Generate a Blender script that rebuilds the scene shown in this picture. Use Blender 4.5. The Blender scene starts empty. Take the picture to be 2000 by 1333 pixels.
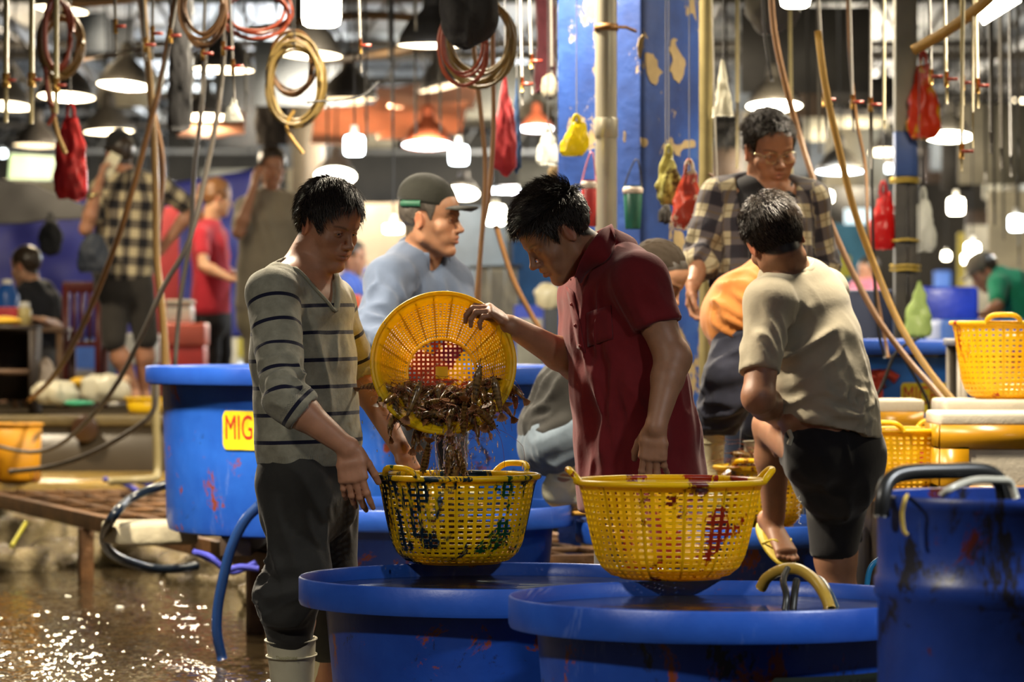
import bpy, math, random
import numpy as np
from mathutils import Vector, Matrix
R = math.radians
SC = bpy.context.scene
COL = SC.collection
# ---------------------------------------------------------------- camera, world, exposure
EYE = 1.2                                   # lens height, level view of a 130 mm lens
FPX = 7200.0                                # focal length in pixels of the 2000 px wide frame
cam_d = bpy.data.cameras.new('camera'); cam = bpy.data.objects.new('camera', cam_d); COL.objects.link(cam)
cam_d.sensor_width = 36.0; cam_d.lens = FPX/2000*36; cam_d.clip_start = .5; cam_d.clip_end = 300
cam.location = (0, 0, EYE); cam.rotation_euler = (R(90) - math.atan(26.5/FPX), 0, 0)
cam_d.dof.use_dof = True; cam_d.dof.focus_distance = 10.35; cam_d.dof.aperture_fstop = 4.3
SC.camera = cam
w = bpy.data.worlds.new('night'); SC.world = w; w.use_nodes = True
w.node_tree.nodes['Background'].inputs[0].default_value = (.60, .66, .85, 1)
w.node_tree.nodes['Background'].inputs[1].default_value = .065
vs = SC.view_settings
SC.display_settings.display_device = 'sRGB'
vs.view_transform = 'Standard'; vs.look = 'None'; vs.gamma = 1; vs.use_curve_mapping = False
vs.exposure = 0.35
try:
    SC.cycles.use_denoising = True; SC.cycles.max_bounces = 7; SC.cycles.transparent_max_bounces = 10
    SC.cycles.sample_clamp_indirect = 4; SC.cycles.caustics_reflective = False; SC.cycles.caustics_refractive = False
except Exception: pass

def at(px, py, D):
    """world point seen at frame position px,py (2000x1333) at depth D metres"""
    return np.array(((px-1000)/FPX*D, D, EYE-(py-640)/FPX*D))

# Lamps of the hall that hang above and beside the frame: built as pendants further down (HALL_LAMPS)
#            x      y     z    watts  colour            spot size
HALL_LAMPS = [
    (-2.2, 13.0, 3.1, 190, (1.0, .86, .66), 150),
    (-.15, 14.9, 3.25, 130, (1.0, .86, .66), 150),
    (2.3, 14.9, 3.3, 120, (1.0, .86, .66), 150),
    (-1.3, 17.5, 3.6, 170, (1.0, .86, .64), 150),
    (1.6, 18.0, 3.6, 170, (1.0, .88, .70), 150),
    (-3.8, 20.5, 3.7, 120, (1.0, .84, .60), 150),
    (-2.1, 6.6, 3.0, 98, (1.0, .92, .80), 150),
    (2.5, 6.9, 2.9, 100, (.90, .95, 1.0), 150),
    (-.95, 11.7, 2.85, 95, (1.0, .86, .66), 130),
    (1.0, 12.0, 2.9, 52, (1.0, .86, .66), 130),
    (4.6, 13.6, 3.2, 75, (1.0, .84, .58), 150),
]
# ---------------------------------------------------------------- helpers: objects
def tag(o, label=None, cat=None, group=None, kind=None):
    if label: o['label'] = label
    if cat: o['category'] = cat
    if group: o['group'] = group
    if kind: o['kind'] = kind
    return o
def empty(name, loc, label, cat, group=None, rz=0):
    o = bpy.data.objects.new(name, None); COL.objects.link(o)
    o.location = Vector([float(a) for a in loc]); o.rotation_euler = (0, 0, rz)
    o.empty_display_size = .05
    return tag(o, label, cat, group)
def lin(h):
    h = h.lstrip('#'); c = [int(h[i:i+2], 16)/255 for i in (0, 2, 4)]
    return tuple(((x+.055)/1.055)**2.4 if x > .04045 else x/12.92 for x in c) + (1,)
class MB:
    """collects vertices and faces; build() links ONE mesh object"""
    def __init__(s): s.v = []; s.f = []; s.n = 0; s.mi = []
    def add(s, v, f, mi=0):
        v = np.asarray(v, float).reshape(-1, 3); s.v.append(v)
        s.f += [tuple(int(i)+s.n for i in q) for q in f]; s.mi += [mi]*len(f); s.n += len(v); return s
    def box(s, c, h, rz=0, M=None, mi=0):
        v = np.array([[x, y, z] for x in (-1, 1) for y in (-1, 1) for z in (-1, 1)], float)*np.array(h)
        if rz: ca, sa = math.cos(rz), math.sin(rz); v = v @ np.array([[ca, sa, 0], [-sa, ca, 0], [0, 0, 1]])
        if M is not None: v = v @ np.asarray(M).T
        return s.add(v+np.array(c), [(0,1,3,2),(4,6,7,5),(0,4,5,1),(2,3,7,6),(0,2,6,4),(1,5,7,3)], mi)
    def tube(s, pts, r, n=10, mi=0, closed=False, flat=1.0, flax=None):
        p = np.array([np.asarray(q, float) for q in pts]); m = len(p)
        rr = np.broadcast_to(np.asarray(r, float), (m,))
        if closed: T = np.roll(p, -1, 0)-np.roll(p, 1, 0)
        else: T = np.gradient(p, axis=0)
        T /= np.linalg.norm(T, axis=1)[:, None]+1e-12
        a = np.array(flax, float) if flax is not None else (np.array([0, 0, 1.]) if abs(T[0][2]) < .9 else np.array([1., 0, 0]))
        V = []
        for i in range(m):
            a = a-T[i]*np.dot(a, T[i]); a /= np.linalg.norm(a)+1e-12; b = np.cross(T[i], a)
            th = np.arange(n)*2*math.pi/n
            V.append(p[i]+rr[i]*(flat*np.cos(th)[:, None]*a+np.sin(th)[:, None]*b))
            if flax is not None: a = np.array(flax, float)
        V = np.concatenate(V); F = []
        for i in range(m if closed else m-1):
            j = (i+1) % m
            for k in range(n): F.append((i*n+k, j*n+k, j*n+(k+1) % n, i*n+(k+1) % n)[::-1])
        if not closed: F.append(tuple(range(n))); F.append(tuple(range((m-1)*n, m*n))[::-1])
        return s.add(V, F, mi)
    def lathe(s, prof, c=(0, 0, 0), n=48, M=None, mi=0, sx=1, sy=1, cap=False):
        th = np.arange(n)*2*math.pi/n; V = []
        for r, z in prof: V.append(np.stack([r*np.cos(th)*sx, r*np.sin(th)*sy, np.full(n, z)], 1))
        V = np.concatenate(V)
        if M is not None: V = V @ np.asarray(M).T
        m = len(prof)
        F = [(i*n+k, i*n+(k+1) % n, (i+1)*n+(k+1) % n, (i+1)*n+k) for i in range(m-1) for k in range(n)]
        if cap and prof[0][0] > 1e-4: F.append(tuple(range(n))[::-1])
        if cap and prof[-1][0] > 1e-4: F.append(tuple(range((m-1)*n, m*n)))
        return s.add(V+np.array(c), F, mi)
    def loft(s, rings, mi=0, cap=True):
        n = len(rings[0]); V = np.concatenate(rings)
        F = [(i*n+k, i*n+(k+1) % n, (i+1)*n+(k+1) % n, (i+1)*n+k) for i in range(len(rings)-1) for k in range(n)]
        if cap: F += [tuple(range(n))[::-1], tuple(range((len(rings)-1)*n, len(rings)*n))]
        return s.add(V, F, mi)
    def ell(s, c, r, M=None, n=16, m=10, mi=0):
        prof = [(max(math.sin(math.pi*i/m), 1e-6), -math.cos(math.pi*i/m)) for i in range(m+1)]
        th = np.arange(n)*2*math.pi/n
        V = np.concatenate([np.stack([q*np.cos(th)*r[0], q*np.sin(th)*r[1], np.full(n, z*r[2])], 1) for q, z in prof])
        if M is not None: V = V @ np.asarray(M).T
        F = [(i*n+k, i*n+(k+1) % n, (i+1)*n+(k+1) % n, (i+1)*n+k) for i in range(m) for k in range(n)]
        return s.add(V+np.array(c), F, mi)
    def build(s, name, mat, parent=None, smooth=True, bevel=0, auto=None, sub=0, solid=0):
        me = bpy.data.meshes.new(name)
        V = np.concatenate(s.v) if s.v else np.zeros((0, 3))
        if parent is not None: V = V-wloc(parent)
        me.from_pydata(V.tolist(), [], s.f)
        mats = mat if isinstance(mat, (list, tuple)) else [mat]
        for m in mats: me.materials.append(m)
        if len(mats) > 1: me.polygons.foreach_set('material_index', s.mi)
        if smooth: me.polygons.foreach_set('use_smooth', [True]*len(me.polygons))
        me.update(); me.validate()
        o = bpy.data.objects.new(name, me); COL.objects.link(o)
        if parent is not None: o.parent = parent
        if solid:
            md = o.modifiers.new('solid', 'SOLIDIFY'); md.thickness = solid; md.offset = 0
        if bevel:
            md = o.modifiers.new('bevel', 'BEVEL'); md.width = bevel; md.segments = 3; md.limit_method = 'ANGLE'; md.angle_limit = R(40)
        if sub:
            md = o.modifiers.new('sub', 'SUBSURF'); md.levels = sub; md.render_levels = sub
        if smooth and auto:
            try: me.set_sharp_from_angle(angle=R(auto))
            except Exception: pass
        return o
def wloc(o):
    v = np.zeros(3)
    while o is not None: v = v+np.array(o.location); o = o.parent
    return v
def copy_tree(o, loc, rz=None, label=None, group=None, scale=None):
    c = o.copy(); COL.objects.link(c); c.location = Vector([float(a) for a in loc])
    if rz is not None: c.rotation_euler = (0, 0, rz)
    if scale: c.scale = (scale,)*3 if not isinstance(scale, tuple) else scale
    if label: c['label'] = label
    if group: c['group'] = group
    for ch in list(o.children):
        d = ch.copy(); COL.objects.link(d); d.parent = c
        for g in list(ch.children):
            e = g.copy(); COL.objects.link(e); e.parent = d
    return c
def place(o, loc, rz=0, scale=None, rot=None):
    o.location = Vector([float(a) for a in loc]); o.rotation_euler = rot if rot is not None else (0, 0, rz)
    if scale: o.scale = (scale,)*3 if not isinstance(scale, tuple) else scale
    return o
def bez(pts, n=24):
    """Catmull-Rom curve through points"""
    P = [np.asarray(p, float) for p in pts]; P = [2*P[0]-P[1]]+P+[2*P[-1]-P[-2]]; out = []
    m = len(P)-3
    for i in range(m):
        a, b, c, d = P[i:i+4]; k = max(2, n//m)
        for t in np.linspace(0, 1, k, endpoint=(i == m-1)):
            out.append(.5*((2*b)+(c-a)*t+(2*a-5*b+4*c-d)*t*t+(3*b-a-3*c+d)*t**3))
    return out
# ---------------------------------------------------------------- helpers: materials
MC = {}
class NT:
    def __init__(s, name):
        s.m = bpy.data.materials.new(name); s.m.use_nodes = True; s.t = s.m.node_tree; s.b = s.t.nodes['Principled BSDF']
        s.out = s.t.nodes['Material Output']
    def n(s, typ, **kw):
        nd = s.t.nodes.new(typ)
        for k, v in kw.items():
            if k.startswith('i_'): nd.inputs[k[2:].replace('_', ' ')].default_value = v
            elif k.startswith('n_'): nd.inputs[int(k[2:])].default_value = v
            else: setattr(nd, k, v)
        return nd
    def l(s, a, b): s.t.links.new(a, b)
    def coord(s, kind='Object', scale=(1, 1, 1)):
        tc = s.n('ShaderNodeTexCoord'); mp = s.n('ShaderNodeMapping'); mp.inputs['Scale'].default_value = scale
        s.l(tc.outputs[kind], mp.inputs[0]); return mp.outputs[0]
    def noise(s, scale=5, detail=4, rough=.55, co=None, dist=0):
        nd = s.n('ShaderNodeTexNoise'); nd.inputs['Scale'].default_value = scale; nd.inputs['Detail'].default_value = detail
        nd.inputs['Roughness'].default_value = rough; nd.inputs['Distortion'].default_value = dist
        if co is not None: s.l(co, nd.inputs['Vector'])
        return nd.outputs['Fac']
    def ramp(s, fac, stops, interp='LINEAR'):
        nd = s.n('ShaderNodeValToRGB'); e = nd.color_ramp.elements; nd.color_ramp.interpolation = interp
        while len(e) < len(stops): e.new(.5)
        for i, (p, c) in enumerate(stops): e[i].position = p; e[i].color = c if len(c) == 4 else tuple(c)+(1,)
        s.l(fac, nd.inputs[0]); return nd.outputs[0]
    def mix(s, fac, a, b, mode='MIX'):
        nd = s.n('ShaderNodeMix', data_type='RGBA', blend_type=mode)
        for sock, v in ((nd.inputs[0], fac), (nd.inputs[6], a), (nd.inputs[7], b)):
            if hasattr(v, 'links'): s.l(v, sock)
            else: sock.default_value = v
        return nd.outputs[2]
    def math(s, op, a, b=0):
        nd = s.n('ShaderNodeMath', operation=op)
        for i, v in enumerate((a, b)):
            if hasattr(v, 'links'): s.l(v, nd.inputs[i])
            else: nd.inputs[i].default_value = v
        return nd.outputs[0]
    def bump(s, h, st=.3, dist=.01):
        nd = s.n('ShaderNodeBump'); nd.inputs['Strength'].default_value = st; nd.inputs['Distance'].default_value = dist
        s.l(h, nd.inputs['Height']); s.l(nd.outputs[0], s.b.inputs['Normal'])
    def set(s, col=None, rough=None, metal=None, spec=None, sss=None, trans=None, coat=None, sheen=None, alpha=None, em=None, ems=None):
        for k, v in (('Base Color', col), ('Roughness', rough), ('Metallic', metal), ('Specular IOR Level', spec), ('Subsurface Weight', sss),
                     ('Transmission Weight', trans), ('Coat Weight', coat), ('Sheen Weight', sheen), ('Alpha', alpha), ('Emission Color', em), ('Emission Strength', ems)):
            if v is None: continue
            if hasattr(v, 'links'): s.l(v, s.b.inputs[k])
            else: s.b.inputs[k].default_value = v
        return s
def pm(name, col, rough=.5, metal=0, var=.15, vs_=6, bump=0, bs=40, spec=None, **kw):
    """plain procedural material with a slight tonal noise"""
    if name in MC: return MC[name]
    t = NT(name); c = lin(col) if isinstance(col, str) else col
    co = t.coord()
    nz = t.noise(vs_, 4, .6, co)
    dk = tuple(x*(1-var*1.3) for x in c[:3])+(1,); lt = tuple(min(1, x*(1+var)) for x in c[:3])+(1,)
    t.set(col=t.ramp(nz, [(.3, dk), (.7, lt)]), rough=rough, metal=metal, spec=spec, **kw)
    if bump: t.bump(t.noise(bs, 3, .6, co), bump, .01)
    MC[name] = t.m; return t.m
def emis(name, col, st):
    if name in MC: return MC[name]
    t = NT(name); c = lin(col) if isinstance(col, str) else col
    nz = t.noise(3, 1); t.set(col=(.8, .8, .8, 1), rough=.4, ems=st, em=t.ramp(nz, [(.2, tuple(x*.92 for x in c[:3])+(1,)), (.8, c)]))
    MC[name] = t.m; return t.m
def translucent(name, col, tcol=None, mixf=.5, rough=.35, stains=(), seed=0, var=.1, bump=.1, spec=.5):
    """plastic or thin cloth that lets light through; stains = [(colour, noise scale, threshold, stretch)]"""
    if name in MC: return MC[name]
    t = NT(name); c = lin(col); co = t.coord()
    base = t.ramp(t.noise(5, 4, .6, co), [(.3, tuple(x*(1-var) for x in c[:3])), (.7, c[:3])])
    for i, (sc_, s, th, st) in enumerate(stains):
        mp = t.coord('Object', st); ad = t.n('ShaderNodeVectorMath', operation='ADD'); ad.inputs[1].default_value = (seed+i*3.1, i*1.7+seed, i)
        t.l(mp, ad.inputs[0])
        m = t.ramp(t.noise(s, 6, .7, ad.outputs[0], .4), [(th, (0, 0, 0)), (th+.02, (1, 1, 1))])
        base = t.mix(m, base, lin(sc_))
    t.set(col=base, rough=rough, spec=spec)
    tr = t.n('ShaderNodeBsdfTranslucent')
    if tcol:
        tm = t.mix(1.0, base, lin(tcol), 'MULTIPLY'); t.l(tm, tr.inputs[0])
    else: t.l(base, tr.inputs[0])
    mx = t.n('ShaderNodeMixShader'); mx.inputs[0].default_value = mixf
    t.l(t.b.outputs[0], mx.inputs[1]); t.l(tr.outputs[0], mx.inputs[2]); t.l(mx.outputs[0], t.out.inputs[0])
    if bump: t.bump(t.noise(30, 3, .6, co), bump, .004)
    MC[name] = t.m; return t.m
# ---------------------------------------------------------------- helpers: implicit bodies and clothes
def nrm(v): v = np.asarray(v, float); return v/(np.linalg.norm(v)+1e-12)
class Fr:
    """local frame: x = the person's right, y = forward, z = up"""
    def __init__(s, o, fwd, up=(0, 0, 1), sc=1.0, roll=0):
        s.o = np.asarray(o, float); f = nrm(fwd); u = np.asarray(up, float); u = nrm(u-f*np.dot(u, f)); r = np.cross(f, u)
        if roll: c, n_ = math.cos(roll), math.sin(roll); r, u = r*c+u*n_, u*c-r*n_
        s.M = np.stack([r, f, u]); s.s = sc
    def P(s, x, y, z): return s.o+s.s*(x*s.M[0]+y*s.M[1]+z*s.M[2])
    def V(s, x, y, z): return x*s.M[0]+y*s.M[1]+z*s.M[2]
    def L(s, P): return (np.asarray(P)-s.o) @ s.M.T/s.s
def headframe(C, yaw, pitch, sc=1.0, roll=0):
    """yaw measured in plan from +X towards -Y (towards the lens), pitch downwards"""
    y, p = R(yaw), R(pitch)
    f = np.array((math.cos(y)*math.cos(p), -math.sin(y)*math.cos(p), -math.sin(p)))
    return Fr(C, f, (math.cos(y)*math.sin(p), -math.sin(y)*math.sin(p), math.cos(p)), sc, R(roll))
def vnoise(P, seed=0):
    P = np.asarray(P)+seed*17.31; i = np.floor(P).astype(np.int64); f = P-i; f = f*f*(3-2*f)
    def h(a, b, c):
        n = (a*73856093) ^ (b*19349663) ^ (c*83492791); n = (n*(n*n*15731+789221)+1376312589) & 0x7fffffff
        return n/2147483647.0
    r = 0
    for dx in (0, 1):
        for dy in (0, 1):
            for dz in (0, 1):
                w_ = (f[:, 0] if dx else 1-f[:, 0])*(f[:, 1] if dy else 1-f[:, 1])*(f[:, 2] if dz else 1-f[:, 2])
                r = r+w_*h(i[:, 0]+dx, i[:, 1]+dy, i[:, 2]+dz)
    return r
class Field:
    def __init__(s): s.ops = []
    def _add(s, fn, lo, hi, k, op): s.ops.append((fn, np.asarray(lo), np.asarray(hi), k, op)); return s
    def rc(s, a, b, ra, rb=None, k=.012, op=1):
        a = np.asarray(a, float); b = np.asarray(b, float); rb = ra if rb is None else rb; ab = b-a; L2 = max(ab @ ab, 1e-12)
        def fn(X, Y, Z):
            x, y, z = X-a[0], Y-a[1], Z-a[2]
            t = np.clip((x*ab[0]+y*ab[1]+z*ab[2])/L2, 0, 1)
            return np.sqrt((x-t*ab[0])**2+(y-t*ab[1])**2+(z-t*ab[2])**2)-(ra+t*(rb-ra))
        m = max(ra, rb); return s._add(fn, np.minimum(a, b)-m, np.maximum(a, b)+m, k, op)
    def chain(s, pts, rs, k=.012, op=1):
        rs = list(rs) if hasattr(rs, '__len__') else [rs]*len(pts)
        for i in range(len(pts)-1): s.rc(pts[i], pts[i+1], rs[i], rs[i+1], k, op)
        return s
    def ell(s, c, r, M=None, k=.012, op=1):
        c = np.asarray(c, float); r = np.asarray(r, float); M = np.eye(3) if M is None else np.asarray(M)
        def fn(X, Y, Z):
            x, y, z = X-c[0], Y-c[1], Z-c[2]
            l = [M[i][0]*x+M[i][1]*y+M[i][2]*z for i in range(3)]
            k0 = np.sqrt(sum((l[i]/r[i])**2 for i in range(3))); k1 = np.sqrt(sum((l[i]/r[i]**2)**2 for i in range(3)))+1e-9
            return k0*(k0-1)/k1
        m = float(max(r)); return s._add(fn, c-m, c+m, k, op)
    def seg(s, a, b, wa, da, wb, db, u, ub=None, k=.02, cap=None, op=1):
        """tapered tube of elliptic section: half width w along u, half depth d across it"""
        a = np.asarray(a, float); b = np.asarray(b, float); ab = b-a; L = np.linalg.norm(ab); t_ = ab/L
        def fr(u_): u_ = np.asarray(u_, float); u_ = nrm(u_-t_*np.dot(u_, t_)); return u_, np.cross(t_, u_)
        (ua, va), (u2, v2) = fr(u), fr(u if ub is None else ub); cp = cap or min(wa, da, wb, db)
        def fn(X, Y, Z):
            x, y, z = X-a[0], Y-a[1], Z-a[2]; h = x*t_[0]+y*t_[1]+z*t_[2]; t = np.clip(h/L, 0, 1)
            U = x*(ua[0]+t*(u2[0]-ua[0]))+y*(ua[1]+t*(u2[1]-ua[1]))+z*(ua[2]+t*(u2[2]-ua[2]))
            V = x*(va[0]+t*(v2[0]-va[0]))+y*(va[1]+t*(v2[1]-va[1]))+z*(va[2]+t*(v2[2]-va[2]))
            w_ = wa+t*(wb-wa); d_ = da+t*(db-da); e = h-t*L
            q0 = (U/w_)**2+(V/d_)**2+(e/cp)**2; q1 = np.sqrt((U/w_**2)**2+(V/d_**2)**2+(e/cp**2)**2)+1e-9; k0 = np.sqrt(q0)
            return k0*(k0-1)/q1
        m = max(wa, da, wb, db, cp); return s._add(fn, np.minimum(a, b)-m, np.maximum(a, b)+m, k, op)
    def loft(s, secs, u, k=.03, op=1):
        """secs: [(centre, half width, half depth[, u])]"""
        for p, q in zip(secs[:-1], secs[1:]):
            s.seg(p[0], q[0], p[1], p[2], q[1], q[2], p[3] if len(p) > 3 else u, q[3] if len(q) > 3 else u, k, None, op)
        return s
    def plane(s, c, n, lo=None, hi=None, k=.006):
        """cuts away the side n points to, inside the box lo..hi"""
        c = np.asarray(c, float); n = nrm(n)
        fn = lambda X, Y, Z: -((X-c[0])*n[0]+(Y-c[1])*n[1]+(Z-c[2])*n[2])
        return s._add(fn, np.full(3, -99.) if lo is None else lo, np.full(3, 99.) if hi is None else hi, k, -2)
    def mesh(s, step, fine=(), rng=None):
        un = [o for o in s.ops if o[4] == 1]
        lo = np.min([o[1] for o in un], 0)-.02; hi = np.max([o[2] for o in un], 0)+.02
        if rng is not None: lo = np.maximum(lo, rng[0]); hi = np.minimum(hi, rng[1])
        ax = []
        for i in range(3):
            x = lo[i]; A = [x]
            while x < hi[i]:
                st = step
                for (a, b, f) in fine:
                    if a[i]-1e-6 <= x < b[i]: st = min(st, f)
                x += st; A.append(x)
            ax.append(np.array(A))
        D = np.full([len(a) for a in ax], .5, np.float32)
        for fn, l, h, k, op in s.ops:
            mg = max(k, .012)*1.1+step
            ix = [slice(max(0, int(np.searchsorted(ax[i], l[i]-mg))-1), min(len(ax[i]), int(np.searchsorted(ax[i], h[i]+mg))+1)) for i in range(3)]
            if any(q.stop-q.start < 2 for q in ix): continue
            X = ax[0][ix[0]][:, None, None]; Y = ax[1][ix[1]][None, :, None]; Z = ax[2][ix[2]][None, None, :]
            d = fn(X, Y, Z).astype(np.float32); B = D[ix[0], ix[1], ix[2]]
            if op == 1:
                hh = np.clip(.5+.5*(B-d)/k, 0, 1); B[...] = B*(1-hh)+d*hh-k*hh*(1-hh)
            else:
                d = -d; hh = np.clip(.5-.5*(B-d)/k, 0, 1); B[...] = B*(1-hh)+d*hh+k*hh*(1-hh)
        for q in (0, -1): D[q] = .1; D[:, q] = .1; D[:, :, q] = .1
        return netmesh(D, ax)
def netmesh(D, ax):
    S = D < 0
    c = np.zeros([n-1 for n in D.shape], np.int8)
    sl = lambda d, n: slice(d, n-1+d)
    offs = [(a, b, e) for a in (0, 1) for b in (0, 1) for e in (0, 1)]
    for o in offs: c += S[tuple(sl(o[i], D.shape[i]) for i in range(3))]
    act = (c > 0) & (c < 8); I = np.argwhere(act); idx = np.full(act.shape, -1, np.int32); idx[act] = np.arange(len(I))
    val = np.stack([D[I[:, 0]+o[0], I[:, 1]+o[1], I[:, 2]+o[2]] for o in offs], 1)
    pos = np.stack([np.stack([ax[i][I[:, i]+o[i]] for i in range(3)], 1) for o in offs], 1)
    acc = np.zeros((len(I), 3)); cnt = np.zeros(len(I))
    for p in range(8):
        for q in range(p+1, 8):
            if sum(abs(offs[p][i]-offs[q][i]) for i in range(3)) != 1: continue
            a, b = val[:, p], val[:, q]; m = (a < 0) != (b < 0)
            t = a[m]/(a[m]-b[m]); acc[m] += pos[m, p]+(pos[m, q]-pos[m, p])*t[:, None]; cnt[m] += 1
    V = acc/np.maximum(cnt, 1)[:, None]; F = []
    for axn in range(3):
        s0 = [slice(None)]*3; s1 = [slice(None)]*3; s0[axn] = slice(0, -1); s1[axn] = slice(1, None)
        E = S[tuple(s0)] != S[tuple(s1)]; K = np.argwhere(E); o1, o2 = [(1, 2), (2, 0), (0, 1)][axn]
        K = K[(K[:, o1] > 0) & (K[:, o2] > 0) & (K[:, o1] < D.shape[o1]-1) & (K[:, o2] < D.shape[o2]-1)]
        if not len(K): continue
        def g(d1, d2): J = K.copy(); J[:, o1] -= d1; J[:, o2] -= d2; return idx[J[:, 0], J[:, 1], J[:, 2]]
        Q = np.stack([g(1, 1), g(0, 1), g(0, 0), g(1, 0)], 1); fl = S[K[:, 0], K[:, 1], K[:, 2]]
        Q[~fl] = Q[~fl][:, ::-1]; F.append(Q[(Q >= 0).all(1)])
    return V, np.concatenate(F)
def mesh_np(name, V, F, mat, parent=None, cols=None, guv=None, smooth=True):
    me = bpy.data.meshes.new(name); n = F.shape[1]
    if parent is not None: V = V-wloc(parent)
    me.vertices.add(len(V)); me.vertices.foreach_set('co', V.astype(np.float32).ravel())
    me.loops.add(F.size); me.loops.foreach_set('vertex_index', F.astype(np.int32).ravel())
    me.polygons.add(len(F)); me.polygons.foreach_set('loop_start', (np.arange(len(F))*n).astype(np.int32))
    try: me.polygons.foreach_set('loop_total', np.full(len(F), n, np.int32))
    except Exception: pass
    me.polygons.foreach_set('use_smooth', np.full(len(F), smooth))
    for nm, A in (('Col', cols), ('guv', guv)):
        if A is not None:
            at_ = me.attributes.new(nm, 'FLOAT_COLOR', 'POINT'); C4 = np.ones((len(V), 4), np.float32); C4[:, :A.shape[1]] = A
            at_.data.foreach_set('color', C4.ravel())
    me.update(calc_edges=True); me.validate(); me.materials.append(mat)
    o = bpy.data.objects.new(name, me); COL.objects.link(o)
    if parent is not None: o.parent = parent
    return o
def vnormals(V, F):
    a = V[F[:, 2]]-V[F[:, 0]]; b = V[F[:, 3]]-V[F[:, 1]]; n = np.cross(a, b); N = np.zeros_like(V)
    for i in range(4): np.add.at(N, F[:, i], n)
    return N/(np.linalg.norm(N, axis=1)[:, None]+1e-12)
def relax(V, F, it=1, lam=.5):
    for _ in range(it):
        A = np.zeros_like(V); c = np.zeros(len(V))
        for i in range(4):
            j = (i+1) % 4; np.add.at(A, F[:, i], V[F[:, j]]); np.add.at(A, F[:, j], V[F[:, i]]); np.add.at(c, F[:, i], 1); np.add.at(c, F[:, j], 1)
        V = V*(1-lam)+lam*A/np.maximum(c, 1)[:, None]
    return V
def wrinkle(V, F, fields, base=.002, bscale=14, seed=0):
    """fields: [(centre, radius, fold direction, folds per metre, amplitude)]"""
    N = vnormals(V, F); off = base*(vnoise(V*bscale, seed)-.5)*2+base*.5*(vnoise(V*bscale*2.7, seed+3)-.5)
    for j, (c, r, d, fq, am) in enumerate(fields):
        c = np.asarray(c); d = nrm(d); Q = V-c; dist = np.linalg.norm(Q, axis=1)
        wgt = np.clip(1-(dist/r)**2, 0, 1)**1.2; al = Q @ d; perp = Q-al[:, None]*d
        nz = vnoise(np.concatenate([perp*fq, ], 1)+al[:, None]*d*fq*.16, seed+7+j)
        rid = 1-np.abs(2*nz-1); off = off+am*wgt*(rid**1.6-.45)*3.1
    return V+N*off[:, None]
def garment_uv(V, segs):
    """segs: [(a, b, offset, ref vector, centre radius)] -> (u around, v along, nearest index)"""
    best = np.full(len(V), 1e9); U = np.zeros(len(V)); W = np.zeros(len(V)); K = np.zeros(len(V))
    for i, (a, b, off, ref, r) in enumerate(segs):
        a = np.asarray(a, float); b = np.asarray(b, float); ab = b-a; L = np.linalg.norm(ab); t_ = ab/L
        h = (V-a) @ t_; t = np.clip(h, 0, L); d = np.linalg.norm(V-(a+t[:, None]*t_), axis=1)/r
        e1 = nrm(np.asarray(ref)-t_*np.dot(ref, t_)); e2 = np.cross(t_, e1)
        ang = np.arctan2((V-a) @ e2, (V-a) @ e1); m = d < best
        best[m] = d[m]; U[m] = (ang*r)[m]; W[m] = (h+off)[m]; K[m] = i
    return np.stack([U, W, K], 1)
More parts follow.
